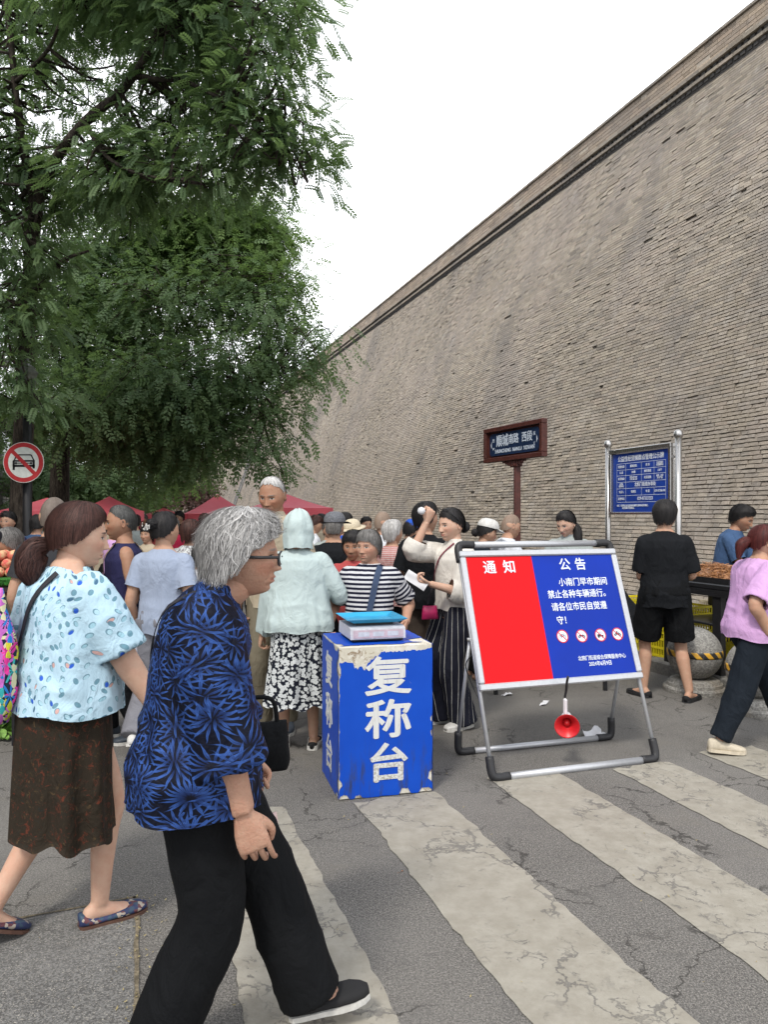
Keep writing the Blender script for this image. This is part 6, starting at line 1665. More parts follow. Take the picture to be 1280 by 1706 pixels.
# 11
p = person('old woman in a black and white striped top standing behind the blue counter', 616, 5.02, H=1.475, face=172, q=2, skin='old', old=1, jaw=1.2, yaw=-22, pitch=2, lips=.5, brow=(.12, .10, .09), hair=dict(HS['bob'], th=.013, side=-.035, back=-.06, strands=2600, part=1), haircol=SALT, bw=1.12, belly=.02,
       hands=[dict(p=(.26, .07, .82), fat=1.2), dict(p=(-.25, .06, .84), fat=1.2)], top=tee('stripe', fit=.016, sleeve=.75, sr=.014, sflare=.014, neckw=.01), bottom=tr('black'), shoe=dict(mat=M_BSH))
strap(p, -1, plain('navy_webbing', (.03, .05, .10), .8), .020, z1=-.02, x0=.09, x1=-.01)
# 12
person('woman in a red tee mostly hidden behind the one in stripes', 590, 5.6, H=1.46, face=170, q=1, skin='tan', hair='bob', haircol=BLACKH, pitch=10, bw=1.05, top=tee('redt'), bottom=tr('black'), shoe=dict(mat=M_BSH),
       hands=[dict(p=(.20, .12, .82)), None])
# 13
p = person('woman in a cream blouse and pinstripe trousers raising one hand to her brow', 757, 5.55, H=1.63, face=118, q=2, skin='light', yaw=4, pitch=6, lips=1.0, hair=dict(LOWBUN, strands=3000), haircol=BLACKH, feet=[dict(x=.10, y=.05), dict(x=-.10, y=-.02)],
       hands=[dict(p=(.08, .19, 1.50), hint=(.35, 1, -1.3), curl=1.2, hint2=1), dict(p=(-.10, .27, 1.06), hint=(-.4, -1, -.5), curl=1.1)],
       top=tee('white', fit=.022, hem=-.02, sleeve=1.35, sr=.020, puff=.024, collar=.02, wr=.006), bottom=tr('pin', r=(.108, .098, .105), wr=.009, cuffz=-.03), shoe=dict(mat=M_WSH, solemat=M_SOLEW)); CRM = p
strap(p, -1, plain('dark_red_strap', (.16, .02, .04), .6), .006, z1=.12, x0=.085, back=False)
HFp = p['HF']; mb = MB()
for sx in (-1, 1):
    for a0 in range(10):
        a, b = a0 * math.pi / 5, (a0 + 1) * math.pi / 5; mb.tube([HFp(np.array([sx * (.030 + .024 * math.cos(q_)), .060 + .010 * math.sin(q_), .112 + .012 * math.sin(q_)])) for q_ in (a, b)], .003, 6)
    mb.tube([HFp(np.array([sx * .055, .06, .108])), HFp(np.array([sx * .086, .02, .06])), HFp(np.array([sx * .086, -.01, .03]))], .003, 6)
mb.build('sunglasses', M_CORN, p['root'])
# 14
person('black-haired man in a black tee and brown shorts beside the woman in the cream blouse', 708, 6.1, H=1.68, face=-28, q=1, skin='mid', hair='short', haircol=BLACKH, yaw=-20, top=tee('black2', fit=.028, sleeve=.75), bottom=dict(type='pants', mat=C['brown'], len=.52, r=(.11, .10, .105)), shoe=dict(mat=M_DSH))
# 15-19
person('white-haired person in a red and white plaid shirt seen from behind', 653, 6.8, H=1.53, face=-30, q=1, hair=dict(HS['short'], th=.014), haircol=WHITEH, yaw=-15, top=tee('plaid', fit=.024), bottom=tr('ink'), shoe=dict(mat=M_DSH))
person('bald man in a pale tee, head rising behind the plaid shirt', 636, 7.8, H=1.62, face=-45, q=1, hair='stubble', haircol=((.22, .16, .12), (.25, .19, .15)), top=tee('whitet'), bottom=tr('greytr'), shoe=dict(mat=M_DSH))
def cap(p_, mat, brim=True, r=1.0, straw=False):
    HF, k = p_['HF'], p_['k']; mb = MB(); prof = [(0, .142), (.04, .139), (.072, .122), (.090, .092), (.095, .062), (.094, .050)]
    V = []; n = 28
    for r_, z in prof:
        for j in range(n): a = 2 * math.pi * j / n; V.append((r_ * math.cos(a) * .98, r_ * math.sin(a) * 1.16 - .004, z))
    mb.add(HF(np.array(V) * k), [(i * n + j, (i + 1) * n + j, (i + 1) * n + (j + 1) % n, i * n + (j + 1) % n) for i in range(len(prof) - 1) for j in range(n)])
    if straw:
        V = [(rr * math.cos(2 * math.pi * j / n), rr * 1.12 * math.sin(2 * math.pi * j / n), z) for rr, z in ((.092, .060), (.15, .048), (.148, .043), (.09, .052)) for j in range(n)]
        mb.add(HF(np.array(V) * k), [(i * n + j, ((i + 1) % 4) * n + j, ((i + 1) % 4) * n + (j + 1) % n, i * n + (j + 1) % n) for i in range(4) for j in range(n)])
    elif brim:
        V = []
        for rr, z in ((.09, .056), (.125, .052), (.158, .040), (.156, .035), (.09, .048)):
            for j in range(13): a = math.radians(25 + 130 * j / 12); V.append((rr * math.cos(a) * .95, rr * math.sin(a) * 1.08, z))
        mb.add(HF(np.array(V) * k), [(i * 13 + j, i * 13 + j + 1, ((i + 1) % 5) * 13 + j + 1, ((i + 1) % 5) * 13 + j) for i in range(5) for j in range(12)])
    mb.build('sun_hat' if straw else 'cap', mat, p_['root'], True)
p = person('broad man in a black tee and grey flat cap seen from behind', 557, 6.4, H=1.59, face=-6, q=1, bw=1.15, hair='crop', haircol=SALT, top=tee('black2', fit=.028), bottom=tr('greytr'), shoe=dict(mat=M_DSH)); cap(p, plain('grey_cap_cloth', (.12, .125, .14), .9, 0, .3, 90))
p = person('person in a cream sun hat behind the man in the flat cap', 590, 7.7, H=1.52, face=150, q=1, pitch=12, hair='short', haircol=SALT, top=tee('whitet'), bottom=tr('khaki')); cap(p, plain('straw', (.52, .45, .33), .8, 0, .15, 90), straw=True)
p = person('person in a royal blue cap bending over a stall', 681, 8.3, H=1.52, face=-60, q=1, pitch=20, hair='short', haircol=BLACKH, top=tee('black2'), bottom=tr('ink')); cap(p, C['blue'])
person('person in a royal blue shirt behind the flat cap', 574, 8.4, H=1.60, face=-20, q=1, hair='short', haircol=BLACKH, top=tee('blue'), bottom=tr('ink'))
# 20-22
p = person('woman in a white cap and navy top leaning over the stall behind the notice stand', 792, 7.1, H=1.54, face=-78, q=1, lean=10, pitch=14, hair=LOWBUN, haircol=BLACKH, top=tee('ink'), bottom=tr('black'), hands=[dict(p=(.15, .3, 1.0)), dict(p=(-.15, .3, 1.0))]); cap(p, M_WSH)
person('balding man in a white tee behind the handle of the notice stand', 836, 7.3, H=1.60, face=-70, q=1, lean=8, pitch=12, skin='mid', hair='stubble', haircol=((.20, .14, .105), (.24, .18, .14)), bw=1.1, top=tee('whitet', fit=.026), bottom=tr('greytr'), hands=[dict(p=(.15, .38, 1.02)), dict(p=(-.15, .38, 1.02))])
person('young woman with long black hair and grey-green shirt looking down', 948, 7.1, H=1.63, face=158, q=1, skin='light', yaw=-24, pitch=22, hair=dict(LONG, tails=[([(.03, -.07, .0), (-.07, -.05, -.07), (-.085, .02, -.2), (-.075, .03, -.34)], [.03, .04, .045, .02], 'tail')]), haircol=BLACKH, top=tee('greysh', fit=.028, sleeve=1.5, collar=.015), bottom=tr('ink'), hands=[dict(p=(.20, .28, .98)), dict(p=(-.20, .28, .98))])
# 23
person('seated person in a black tee half hidden by the right edge of the notice stand', 1050, 7.35, H=1.62, face=60, q=1, lean=38, pitch=30, sit=.52, hair='short', haircol=BLACKH, bw=1.1, feet=[dict(x=.15, y=.42), dict(x=-.15, y=.38)], hands=[dict(p=(.12, .48, .62)), dict(p=(-.2, .42, .70))], top=tee('black2', fit=.026), bottom=tr('ink', len=.55), shoe=dict(mat=M_DSH))
# 24
p = person('man in a black tee, black shorts and dark sandals standing by the bollard', 1108, 6.3, H=1.70, face=-6, q=2, skin='mid', hair=dict(HS['short'], th=.018, back=-.062), haircol=BLACKH, yaw=-24, pitch=14, bw=1.10,
       feet=[dict(x=.19, y=-.04, yaw=-38), dict(x=-.15, y=.10, yaw=30)], hands=[dict(p=(.16, .25, 1.10), hint=(.35, -1, -.5), fat=1.05), dict(p=(-.12, .27, 1.08), hint=(-.3, -1, -.5), fat=1.05)],
       top=tee('black2', fit=.022, hem=-.13, sleeve=.78, sr=.014, sflare=.02, wr=.009), bottom=dict(type='pants', mat=C['black'], len=.46, r=(.112, .118, .122), fit=.024, wr=.010, legfat=1.06), shoe=dict(type='flat', mat=M_BSH, solemat=M_CORN, sole=.012))
# 25
person('stallholder in a worn blue tee bending over the tray of noodles', 1208, 7.6, H=1.70, face=-128, q=2, skin='tan', hair=dict(HS['short'], th=.016), haircol=BLACKH, lean=12, pitch=24, bw=1.05, top=tee('bluet', fit=.028, sleeve=.8), bottom=tr('ink'), shoe=dict(mat=M_DSH), hands=[dict(p=(.10, .42, 1.02), hint=(.8, -1, -.4)), dict(p=(-.12, .44, 1.02), hint=(-.8, -1, -.4))])
# 26
p = person('auburn-haired woman in a lilac tee and dark trousers striding out of the right edge', 1250, 4.95, H=1.52, face=-84, q=2, skin='mid', lean=6, hunch=6, pitch=6, jaw=1.1, hair=dict(PONY, strands=2600), haircol=AUB, bw=1.16, belly=.05,
       feet=[dict(x=.07, y=-.26, pitch=-4), dict(x=-.07, y=.36, pitch=8)], hands=[dict(p=(.21, .0, .80), hint=(.4, -1, .1), fat=1.22, curl=1.3, bend=(0, .25, 0)), dict(p=(-.22, .34, .98), fat=1.2)],
       top=tee('lilac', fit=.022, hem=-.09, sleeve=.85, sr=.016, sflare=.02, flare=.03, wr=.011), bottom=tr('ink', r=(.112, .100, .072), wr=.010, cuffz=.02), shoe=dict(mat=M_CREAM, solemat=M_CREAM, hh=1.15, sole=.012)); LIL = p
a = p['ar'][0]; sh, el = a[0], a[1]; d = (el - sh); d /= np.linalg.norm(d); outv = np.array([1.0, 0, 0]); outv -= d * np.dot(outv, d); outv /= np.linalg.norm(outv); yv = np.cross(outv, d)
Mt_ = basis(tuple(sh + d * .135 + outv * .088), tuple(-d), tuple(np.cross(outv, -d)), tuple(outv)); text('CELYEEI', .034, Mt_, plain('faded_print', (.12, .06, .12), .8), p['root'], name='sleeve_print', bold=.01)
# 27 crowd further down the street
person('dark-haired woman facing the camera in the crowd beyond the man in the navy vest', 246, 9.2, H=1.44, face=165, q=1, hair='bob', haircol=BLACKH, top=tee('beige'), bottom=tr('ink'))
person('woman with short brown hair and a grey floral shirt seen from behind', 316, 6.9, H=1.53, face=-12, q=1, hair='bob', haircol=BROWNH, top=tee('floralg', fit=.03), bottom=tr('ink'))
person('short dark-haired person just behind the grey-haired old woman', 336, 5.9, H=1.36, face=-10, q=1, hair='bob', haircol=BLACKH, top=tee('whitet'), bottom=tr('black'))
rc = random.Random(5); cols_ = ['whitet', 'black2', 'navyt', 'redt', 'greyblue', 'beige', 'floralg', 'bluet', 'crimson', 'lilac', 'greysh', 'plaid']
cn = dict(whitet='white tee', black2='black tee', navyt='navy top', redt='red tee', greyblue='grey-blue tee', beige='beige shirt', floralg='grey floral shirt', bluet='faded blue tee', crimson='crimson tee', lilac='lilac top', greysh='grey-green shirt', plaid='plaid shirt')
spots = [(14, 9, 1.62), (60, 9.5, 1.58), (122, 8.5, 1.62), (165, 10.5, 1.60), (225, 12, 1.58), (262, 13, 1.62), (288, 11, 1.55), (300, 15, 1.66), (340, 12, 1.60), (362, 9.5, 1.56), (385, 13.5, 1.6), (408, 10.5, 1.54), (430, 14, 1.62), (470, 9, 1.55), (520, 10, 1.58), (536, 12.5, 1.60), (548, 9.2, 1.50), (610, 11, 1.55), (240, 17, 1.6), (320, 19, 1.6), (352, 17, 1.58), (275, 21, 1.62), (215, 15.5, 1.6), (190, 8, 1.56), (395, 20, 1.6), (455, 17, 1.6), (505, 15, 1.6)]
where = ['far left behind the peaches', 'behind the crimson tee', 'left of the navy vest', 'under the trees', 'beyond the navy vest', 'near the plum trees', 'beyond the hair clip', 'below the hazy plum tree', 'below the left red canopy', 'just beyond the grey perm', 'under the left red canopy', 'left of the beige polo', 'by the red canopies', 'right of the beige polo', 'beyond the mint hood', 'below the right end of the canopy', 'left of the flat cap', 'beyond the striped top', 'deep in the crowd on the left', 'by the dark plum tree', 'under the far canopy', 'at the far end of the crowd', 'in the shade of the row of trees', 'close behind the navy vest', 'at the back under the red canopy', 'far behind the beige polo', 'far behind the mint hood']
for i, (X_, d_, h_) in enumerate(spots):
    m_ = cols_[(i * 5 + 2) % 12]; fc = rc.choice([0, -20, 15, 160, 175, 200, -70, 80]); hr = rc.choice(['short', 'bob', 'short', 'crop']); sx_ = {True: 'facing the camera', False: 'seen from behind'}[120 < fc < 230]
    person(f'shopper in a {cn[m_]} {sx_}, {where[i]}', X_, d_, H=h_, face=fc, q=0, hair=hr, haircol=rc.choice([BLACKH, BLACKH, SALT, BROWNH]), top=tee(m_), bottom=tr(rc.choice(['ink', 'black', 'greytr', 'khaki'])), group='shoppers in the market crowd', pitch=rc.choice([0, 10, 20]))

# ------------------------------------------------------------------ market things
M_TENT = NT('red_canopy_cloth'); nz = M_TENT.noise(M_TENT.co(), 3, 3)
cc_ = M_TENT.mix(nz, (.84, .15, .20), (.90, .24, .29)); M_TENT.set(cc_, .6)
tr_ = M_TENT.n('ShaderNodeBsdfTranslucent'); M_TENT.L(cc_, tr_.inputs[0]); ms_ = M_TENT.n('ShaderNodeMixShader'); ms_.inputs[0].default_value = .5
M_TENT.L(M_TENT.b.outputs[0], ms_.inputs[1]); M_TENT.L(tr_.outputs[0], ms_.inputs[2]); M_TENT.L(ms_.outputs[0], M_TENT.t.nodes['Material Output'].inputs['Surface']); M_TENT = M_TENT.m
def canopy(X_, dp, w_, eave, peak, lb, rz=TH):
    r_ = empty('market_canopy', at(X_, dp, z=0), rz); tag(r_, lb, 'canopy', 'red canopies over the market'); h = w_ / 2
    mb = MB(); n = 9
    for q_ in range(4):
        V = []
        for i in range(n):
            for j in range(n):
                u = i / (n - 1); v = j / (n - 1) * 2 - 1; r = h * u; z = eave + (peak - eave) * (1 - u) ** 1.25 - .05 * math.sin(math.pi * u) * (1 - abs(v)) * 2 * .4
                x, y = r, r * v; 
                for _ in range(q_): x, y = -y, x
                V.append((x, y, z))
        mb.add(V, [(i * n + j, (i + 1) * n + j, (i + 1) * n + j + 1, i * n + j + 1) for i in range(n - 1) for j in range(n - 1)])
    mb.build('canopy_cloth', M_TENT, r_, True)
    mb = MB()
    for q_ in range(4):
        V = []
        for j in range(13):
            v = j / 12 * 2 - 1
            for z in (eave, eave - .17 - .02 * (j % 2)):
                x, y = h, h * v
                for _ in range(q_): x, y = -y, x
                V.append((x, y, z))
        mb.add(V, [(2 * j, 2 * j + 2, 2 * j + 3, 2 * j + 1) for j in range(12)])
    mb.build('valance', M_TENT, r_)
    for sx in (-1, 1):
        for sy in (-1, 1): MB().tube([(sx * (h - .03), sy * (h - .03), 0), (sx * (h - .03), sy * (h - .03), eave)], .018, 8).build('pole', M_STEEL, r_, True)
canopy(362, 18, 1.5, 1.58, 2.05, 'red peaked market canopy above the crowd, left of the tall man')
canopy(478, 19, 1.9, 1.72, 2.08, 'wide flat red market canopy behind the tall man and the mint hood')
canopy(272, 26, 1.4, 1.55, 1.80, 'small red canopy in the crowd below the hazy plum tree')
canopy(78, 13, 1.4, 1.62, 1.85, 'red canopy between the shaven-headed man and the ponytail')
canopy(182, 14, 1.2, 1.62, 1.90, 'dark red canopy under the trees beyond the ponytail')
# fruit stand
r_ = empty('fruit_stand', at(-8, 5.6, z=0), .3); tag(r_, 'fruit stand with a green grass mat at the left edge', 'fruit stand')
iv = r_.matrix_world
mb = MB(); mb.box((0, 0, 1.02), (1.1, .7, .05), None, .01); mb.build('table_top', plain('dark_board', (.04, .03, .03), .8), r_)
for sx in (-1, 1):
    for sy in (-1, 1): MB().box((sx * .5, sy * .3, .5), (.04, .04, 1.0)).build('leg', M_POLE, r_)
M_MAT = plain('green_grass_mat', (.03, .14, .02), .95, 0, .4, 60)
mb = MB(); R = np.random.RandomState(3)
mb.box((0, 0, 1.075), (1.12, .72, .055), None, .01)
for i in range(900):
    x, y = R.uniform(-.56, .56), (-.36 if i % 2 else R.uniform(-.36, .36)); z = 1.05 + R.rand() * .055
    if i % 4 == 0: x = .56; y = R.uniform(-.36, .36)
    d = np.array([R.uniform(-.3, 1) if i % 4 == 0 else R.normal() * .3, -1 if i % 2 else 0, R.normal() * .3]); d /= np.linalg.norm(d); p_ = np.array([x, y, z]); s_ = np.array([.003, 0, .002])
    mb.add([p_ - s_, p_ + s_, p_ + d * .025], [(0, 1, 2)])
mo = mb.build('grass_mat', M_MAT, r_)
t = NT('peach_skin'); w = t.co(); nz = t.noise(w, 18, 4, .6); oi = t.n('ShaderNodeObjectInfo')
t.set(t.mix(t.step(nz, .38, .62), (.62, .40, .22), (.52, .10, .08)), .6, spec=.2); M_PEACH = t.m
pm = None; n = 0
for lay, (nx, ny) in enumerate(((7, 5), (6, 4), (5, 3))):
    for i in range(nx):
        for j in range(ny):
            lx_ = (i - (nx - 1) / 2) * .076 + .22 + R.uniform(-.006, .006); ly_ = (j - (ny - 1) / 2) * .076 - .1 + R.uniform(-.006, .006); z = 1.138 + lay * .058
            if pm is None:
                prof = [(.038 * math.sin(math.pi * q_ / 12) * (1 - .05 * math.cos(math.pi * q_ / 12)), -.036 * math.cos(math.pi * q_ / 12) - (.010 if q_ == 12 else 0)) for q_ in range(13)]
                o = MB().lathe(prof, n=16).build('peach', M_PEACH, None, True); pm = o.data
            else: o = link(bpy.data.objects.new('peach', pm))
            cr, sr_ = math.cos(.3), math.sin(.3); bp = at(-8, 5.6, z=0); o.location = (bp.x + lx_ * cr - ly_ * sr_, bp.y + lx_ * sr_ + ly_ * cr, z); o.rotation_euler = (R.rand() * 3, R.rand() * 3, R.rand() * 3)
            tag(o, 'rosy peach piled on the green mat at the left edge', 'peach', 'peaches on the fruit stand')
# plastic crates
def crate_mesh(col, name):
    t = plain(name, col, .45, 0, .08); mb = MB(); L_, W_, H_ = .50, .36, .27
    mb.box((0, 0, .01), (L_, W_, .02)); 
    for sx, sy in ((1, 0), (-1, 0), (0, 1), (0, -1)):
        ln = W_ if sx else L_
        for z in (.02, .10, .19, .26): 
            c_ = (sx * L_ / 2, sy * W_ / 2, z); mb.box(c_, (.012 if sx else L_, W_ if sx else .012, .022))
        k = int(ln / .032)
        for i in range(k + 1):
            u = -ln / 2 + ln * i / k; mb.box((sx * L_ / 2 + (u if sy else 0), sy * W_ / 2 + (u if sx else 0), .13), (.008 if sx else .012, .012 if sx else .008, .26))
    return mb, t
crates = [(5.32, 6.15, .11, 'y', 'yellow plastic crate at the foot of the stack behind the man in black'), (5.32, 6.15, .385, 'y', 'yellow plastic crate on top of the stack behind the man in black'), (5.33, 6.72, .11, 'y', 'yellow plastic crate on the pavement behind the lower edge of the notice stand'),
          (5.34, 6.72, .385, 'y', 'upper yellow crate next to the seated person'), (5.45, 5.55, .11, 'y', 'yellow plastic crate under the black table, behind the granite ball'), (5.95, 5.75, .11, 'w', 'cream slatted crate beneath the black table'), (5.95, 6.1, .385, 'w', 'cream slatted crate seen through the black table frame'), (5.5, 4.95, .11, 'y', 'yellow crate beneath the table right of the granite ball')]
cm = {}
for n_, t_, z_, kk, lb in crates:
    if kk not in cm:
        mb, m_ = crate_mesh((.62, .52, .015) if kk == 'y' else (.50, .44, .33), 'yellow_plastic' if kk == 'y' else 'cream_plastic'); o = mb.build('plastic_crate', m_); cm[kk] = o.data
    else: o = link(bpy.data.objects.new('plastic_crate', cm[kk]))
    o.location = W(n_, t_, z_); o.rotation_euler = (0, 0, TH + math.pi / 2 + rnd.uniform(-.1, .1)); tag(o, lb, 'crate', 'plastic crates of the stall')
# black stall table with noodles
r_ = empty('stall_table', W(5.33, 5.12, 0), TH); tag(r_, 'black metal stall table with a lower shelf in front of the stallholder', 'table')
M_BT = plain('black_table_metal', (.018, .018, .02), .35, .2)
MB().box((0, 0, .905), (.62, 1.95, .05), None, .008).build('table_top', M_BT, r_)
MB().box((-.30, 0, .85), (.03, 1.9, .06)).build('rail', M_BT, r_)
MB().box((0, 0, .56), (.58, 1.85, .025), None, .006).build('shelf', M_BT, r_)
for sx in (-1, 1):
    for sy in (-1, 0.25, 1): MB().box((sx * .27, sy * .85, .50), (.055, .10, .78)).build('leg', M_BT, r_)
tr0 = W(5.33, 5.66, .931); o = empty('food_tray', tr0, TH); tag(o, 'black tray heaped with reddish-brown noodles on the stall table', 'tray of noodles')
mb = MB(); mb.box((0, 0, .008), (.52, .86, .014), None, .004)
for s_, z_ in (((.52, .014, .05), 0),): 
    for sg_ in (-1, 1): mb.box((0, sg_ * .43, .025), (.52, .012, .05)); mb.box((sg_ * .26, 0, .025), (.012, .86, .05))
mb.build('tray', M_BT, o)
t = NT('braised_noodles'); w = t.co(); nz = t.noise(w, 60, 4, .7); t.set(t.mix(t.step(nz, .35, .65), (.17, .065, .025), (.42, .21, .09)), .35, spec=.5); M_NOOD = t.m
mb = MB(); V = []
R = np.random.RandomState(8)
mb.lathe([(.20, .0), (.19, .05), (.12, .105), (.05, .125), (0, .128)], (0, 0, .01), 24); V0 = np.concatenate(mb.V); V0[:, 1] *= 1.7; mb.V = [V0]
for i in range(1100):
    a = R.rand() * 6.28; r0 = R.rand() ** .5; x, y = r0 * .2 * math.cos(a), r0 * .34 * math.sin(a); z = .02 + .125 * (1 - r0 ** 2.2)
    q_ = R.normal(size=3) * .035; q_[2] = abs(q_[2]) * .25; m_ = np.array([x, y, z]); b = m_ + q_; c_ = b + R.normal(size=3) * np.array([.03, .03, .008])
    mb.tube([m_, b, c_], .0032, 4, False)
nd = mb.build('noodle_heap', M_NOOD, o); nd['kind'] = 'stuff'
# table behind the notice stand
r_ = empty('side_table', at(905, 6.75, z=0), .15); tag(r_, 'low stall table behind the notice stand carrying blue and green goods', 'table')
MB().box((0, 0, .86), (1.1, .5, .03), None, .006).build('table_top', M_BT, r_)
for sx in (-1, 1):
    for sy in (-1, 1): MB().box((sx * .5, sy * .2, .42), (.03, .03, .84)).build('leg', M_BT, r_)
o = MB().box((0, 0, .16), (.30, .26, .32), None, .01).build('storage_box', plain('blue_plastic', (.03, .16, .42), .4)); o.location = at(915, 6.78, z=.878); tag(o, 'blue plastic box on the table, its lid just above the handle of the notice stand', 'box')
# red bucket and vegetables at left
o = empty('plastic_tub', at(6, 5.2, z=.0)); tag(o, 'red plastic tub on a stool below the peaches at the left edge', 'tub')
MB().lathe([(.17, .52), (.20, .78), (.215, .79), (.205, .80), (.185, .77), (.155, .53), (0, .53)], n=32).build('tub', plain('red_plastic', (.50, .04, .04), .4), o, True)
mb = MB(); mb.box((0, 0, .50), (.36, .36, .03)); mb.build('stool', M_BT, o)
for sx in (-1, 1):
    for sy in (-1, 1): MB().box((sx * .15, sy * .15, .245), (.03, .03, .49)).build('leg', M_BT, o)
mb = MB(); R = np.random.RandomState(4)
for i in range(60):
    a = R.rand() * 6.28; el_ = R.uniform(.2, 1.2); d = np.array([math.cos(a) * math.cos(el_), math.sin(a) * math.cos(el_), math.sin(el_)]); L_ = R.uniform(.10, .2); c0 = np.array([R.normal() * .12, R.normal() * .10, .02]); sd_ = np.cross(d, [0, 0, 1]); sd_ /= np.linalg.norm(sd_)
    V = []; n_ = 6
    for q_ in range(n_): u = q_ / (n_ - 1); w2 = .035 * math.sin(math.pi * min(.97, .12 + u * .85)); p_ = c0 + d * L_ * u + np.array([0, 0, -.05 * u * u]); V += [p_ - sd_ * w2 + [0, 0, .01], p_, p_ + sd_ * w2 + [0, 0, .01]]
    mb.add(V, [(3 * q_ + e_, 3 * q_ + 3 + e_, 3 * q_ + 4 + e_, 3 * q_ + 1 + e_) for q_ in range(n_ - 1) for e_ in (0, 1)])
o = mb.build('leafy_greens', plain('leafy_green', (.16, .30, .06), .6, 0, .4, 20)); o.location = at(-4, 5.3, z=0); tag(o, kind='stuff')

# bags and held things
def bag(name, loc, w_, h_, d_, mat, lb, cat='bag', rz=0, strap_pts=None, smat=None, puff=.35, parts='handle'):
    o = empty(name, loc, rz); tag(o, lb, cat); V = []; n = 20; m = 12
    for i in range(m + 1):
        v = i / m; z = -h_ / 2 + h_ * v
        for j in range(n):
            a = 2 * math.pi * j / n; ca, sa = math.cos(a), math.sin(a); e = .55
            f = (math.sin(math.pi * min(1, .12 + v * .80)) ** .5) * (1 - .25 * v)
            V.append((np.sign(ca) * abs(ca) ** e * w_ / 2 * (.80 + .2 * f), np.sign(sa) * abs(sa) ** e * d_ / 2 * (f if v < .99 else .25), z))
    V = np.array(V); V += (vnoise(V, 14, 6) * .012)[:, None] * np.array([1, 1, .3])
    Fs = [(i * n + j, i * n + (j + 1) % n, (i + 1) * n + (j + 1) % n, (i + 1) * n + j) for i in range(m) for j in range(n)] + [tuple(range(n))[::-1], tuple(range(m * n, m * n + n))]
    b = mesh_obj('pouch', V, Fs, mat, o, True); set_attr(b.data, 'cuv', 'FLOAT_VECTOR', 'POINT', np.stack([V[:, 0] + V[:, 1] * 1.3, V[:, 2], V[:, 1]], -1))
    if strap_pts:
        mb = MB(); mb.tube(curve([np.array(p_) for p_ in strap_pts], 5), .008, 8); mb.build(parts, smat or mat, o, True)
    return o
bag('shoulder_bag', at(-38, 2.74, Y=1085), .36, .48, .14, C['tropic'], 'bright tropical print shopping bag at the left hip of the woman with the ponytail', rz=-.5, strap_pts=[(-.02, 0, .22), (.05, .0, .33), (.10, .02, .42), (.11, -.02, .45)], smat=M_STRAP)
bag('handbag', at(434, 2.62, Y=1243), .19, .17, .08, C['black'], 'black handbag carried on the far side of the grey-haired old woman', rz=.1, strap_pts=[(-.06, 0, .07), (-.04, 0, .16), (.04, 0, .16), (.06, 0, .07)])
bag('plastic_bag', at(214, 5.0, Y=1092), .15, .26, .10, plain('grey_white_plastic', (.42, .44, .50), .35, 0, .2, 8), 'thin grey-white plastic bag hanging beside the grey trousers', strap_pts=[(-.03, 0, .12), (0, 0, .20), (.03, 0, .12)])
bag('pouch_bag', at(717, 5.42, Y=1020), .11, .10, .06, plain('raspberry_leather', (.36, .015, .09), .45), 'small raspberry pouch hanging in front of the pinstripe trousers', cat='pouch', strap_pts=[(-.02, 0, .05), (.0, 0, .13), (.03, 0, .20)], smat=M_STRAP)
t = plain('clear_pink_plastic', (.55, .40, .38), .2, 0, .2); bag('snack_packet', at(447, 2.30, Y=1380), .07, .10, .03, t, 'crinkled pinkish packet held on the far side of the old woman', cat='packet', rz=.6)
def paper(name, loc, lb, w_=.10, h_=.14, rot=(1.1, .3, .4), cat='paper', mat=None, crump=.006):
    n = 7; V = [((i / (n - 1) - .5) * w_, (j / (n - 1) - .5) * h_, 0) for i in range(n) for j in range(n)]; V = np.array(V); V[:, 2] = vnoise(V, 30, len(lb)) * crump * 2
    mb = MB(); mb.add(V, [(i * n + j, (i + 1) * n + j, (i + 1) * n + j + 1, i * n + j + 1) for i in range(n - 1) for j in range(n - 1)]); mb.add(V + [0, 0, -.0015], [(i * n + j, i * n + j + 1, (i + 1) * n + j + 1, (i + 1) * n + j) for i in range(n - 1) for j in range(n - 1)])
    o = mb.build(name, mat or plain('paper_white', (.60, .60, .62), .8, 0, .05), None, True); o.location = loc; o.rotation_euler = rot; tag(o, lb, cat); return o
lh = CRM['ar'][1]; wr_ = CRM['root'].matrix_world
bpy.context.view_layer.update()
wh = CRM['root'].matrix_world @ Vector(lh[2]); paper('paper_sheet', wh + Vector((-.10, -.04, .03)), 'folded white paper held by the woman in the cream blouse', .17, .075, (1.25, .55, -.1))
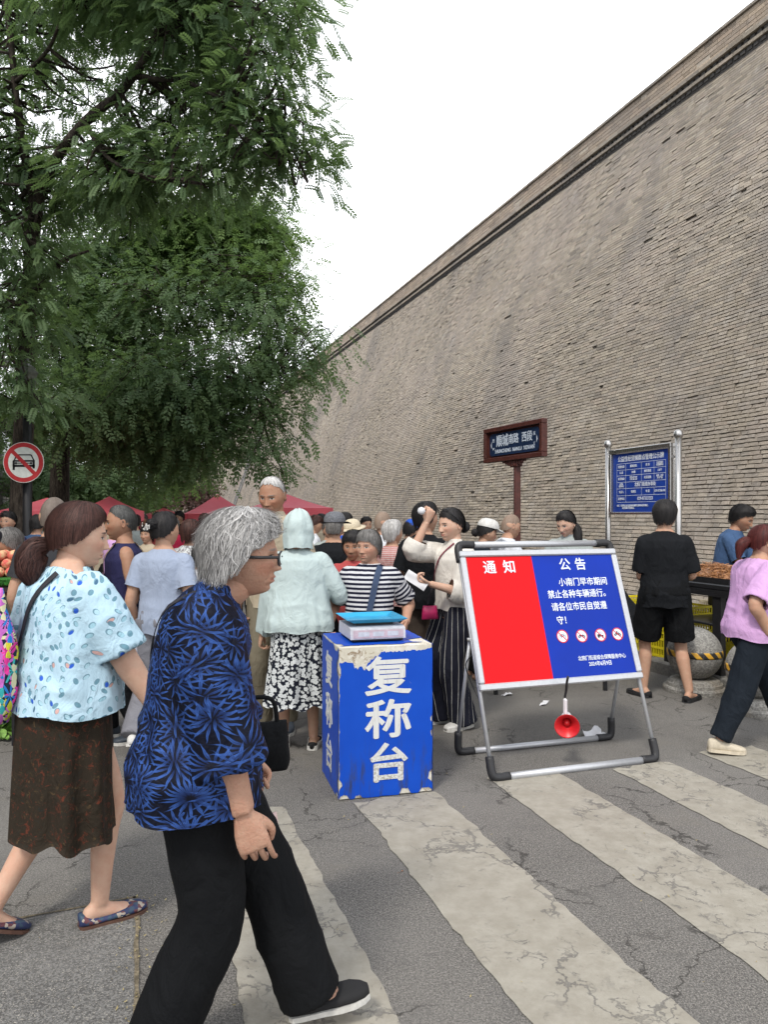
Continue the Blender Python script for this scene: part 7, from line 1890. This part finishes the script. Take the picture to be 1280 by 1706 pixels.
wr2 = CRM['root'].matrix_world @ Vector(CRM['ar'][0][2]); o = MB().lathe([(0, -.03), (.022, -.02), (.03, 0), (.022, .02), (0, .03)], n=12).build('tissue', plain('paper_white', (.6, .6, .62), .8), None, True); o.location = wr2 + Vector((-.04, -.04, .08)); tag(o, 'crumpled white tissue in the raised hand of the woman in the cream blouse', 'tissue')
paper('paper_scrap', at(845, 6.45, z=.012), 'small white paper scrap lying behind the left leg of the notice stand', .09, .06, (0, 0, .4), crump=.012)
paper('paper_scrap', at(907, 6.15, z=.014), 'white paper strip lying on the asphalt behind the megaphone', .14, .05, (0, 0, 1.1), crump=.014)
paper('paper_scrap', at(990, 5.25, z=.02), 'crumpled white tissue at the rear foot bar of the notice stand', .15, .11, (0, 0, .1), crump=.024)
paper('orange_wrapper', at(666, 3.26, z=.006), 'tiny orange wrapper on the asphalt between two crosswalk stripes', .03, .014, (0, 0, .5), cat='wrapper', mat=plain('orange_paper', (.55, .2, .05), .6))
o = MB().lathe([(0, .0), (.05, .02), (.075, .06), (.08, .10), (.06, .15), (0, .175)], n=20).build('sun_hat', M_WSH, None, True); o.location = at(785, 6.3, Y=922); bpy.data.objects.remove(o)
# small leaves and crumbs swept on the road
mb = MB(); R = np.random.RandomState(12)
for i in range(420):
    if i < 200: n_, t_ = .06 + R.normal() * .06, R.uniform(1.2, 3.2)
    elif i < 300: n_, t_ = R.uniform(-2.4, .4), R.uniform(1.6, 6)
    else: n_, t_ = R.uniform(0, 4.5), R.uniform(1.4, 6.5)
    s_ = R.uniform(.003, .008); a = R.rand() * 6.28; c_ = np.array(W(n_, t_, .009)); u = np.array([math.cos(a), math.sin(a), R.uniform(-.2, .4)]) * s_; v = np.array([-math.sin(a), math.cos(a), R.uniform(-.2, .3)]) * s_ * .45
    mb.add([c_ - u, c_ + v, c_ + u + [0, 0, .003], c_ - v], [(0, 1, 2, 3)])
t = NT('dry_leaf'); nz = t.noise(t.co(), 3, 2); t.set(t.ramp(nz, (.3, (.22, .18, .08)), (.5, (.34, .28, .13)), (.7, (.12, .09, .05))), .9)
o = mb.build('leaf_litter', t.m); tag(o, kind='stuff')
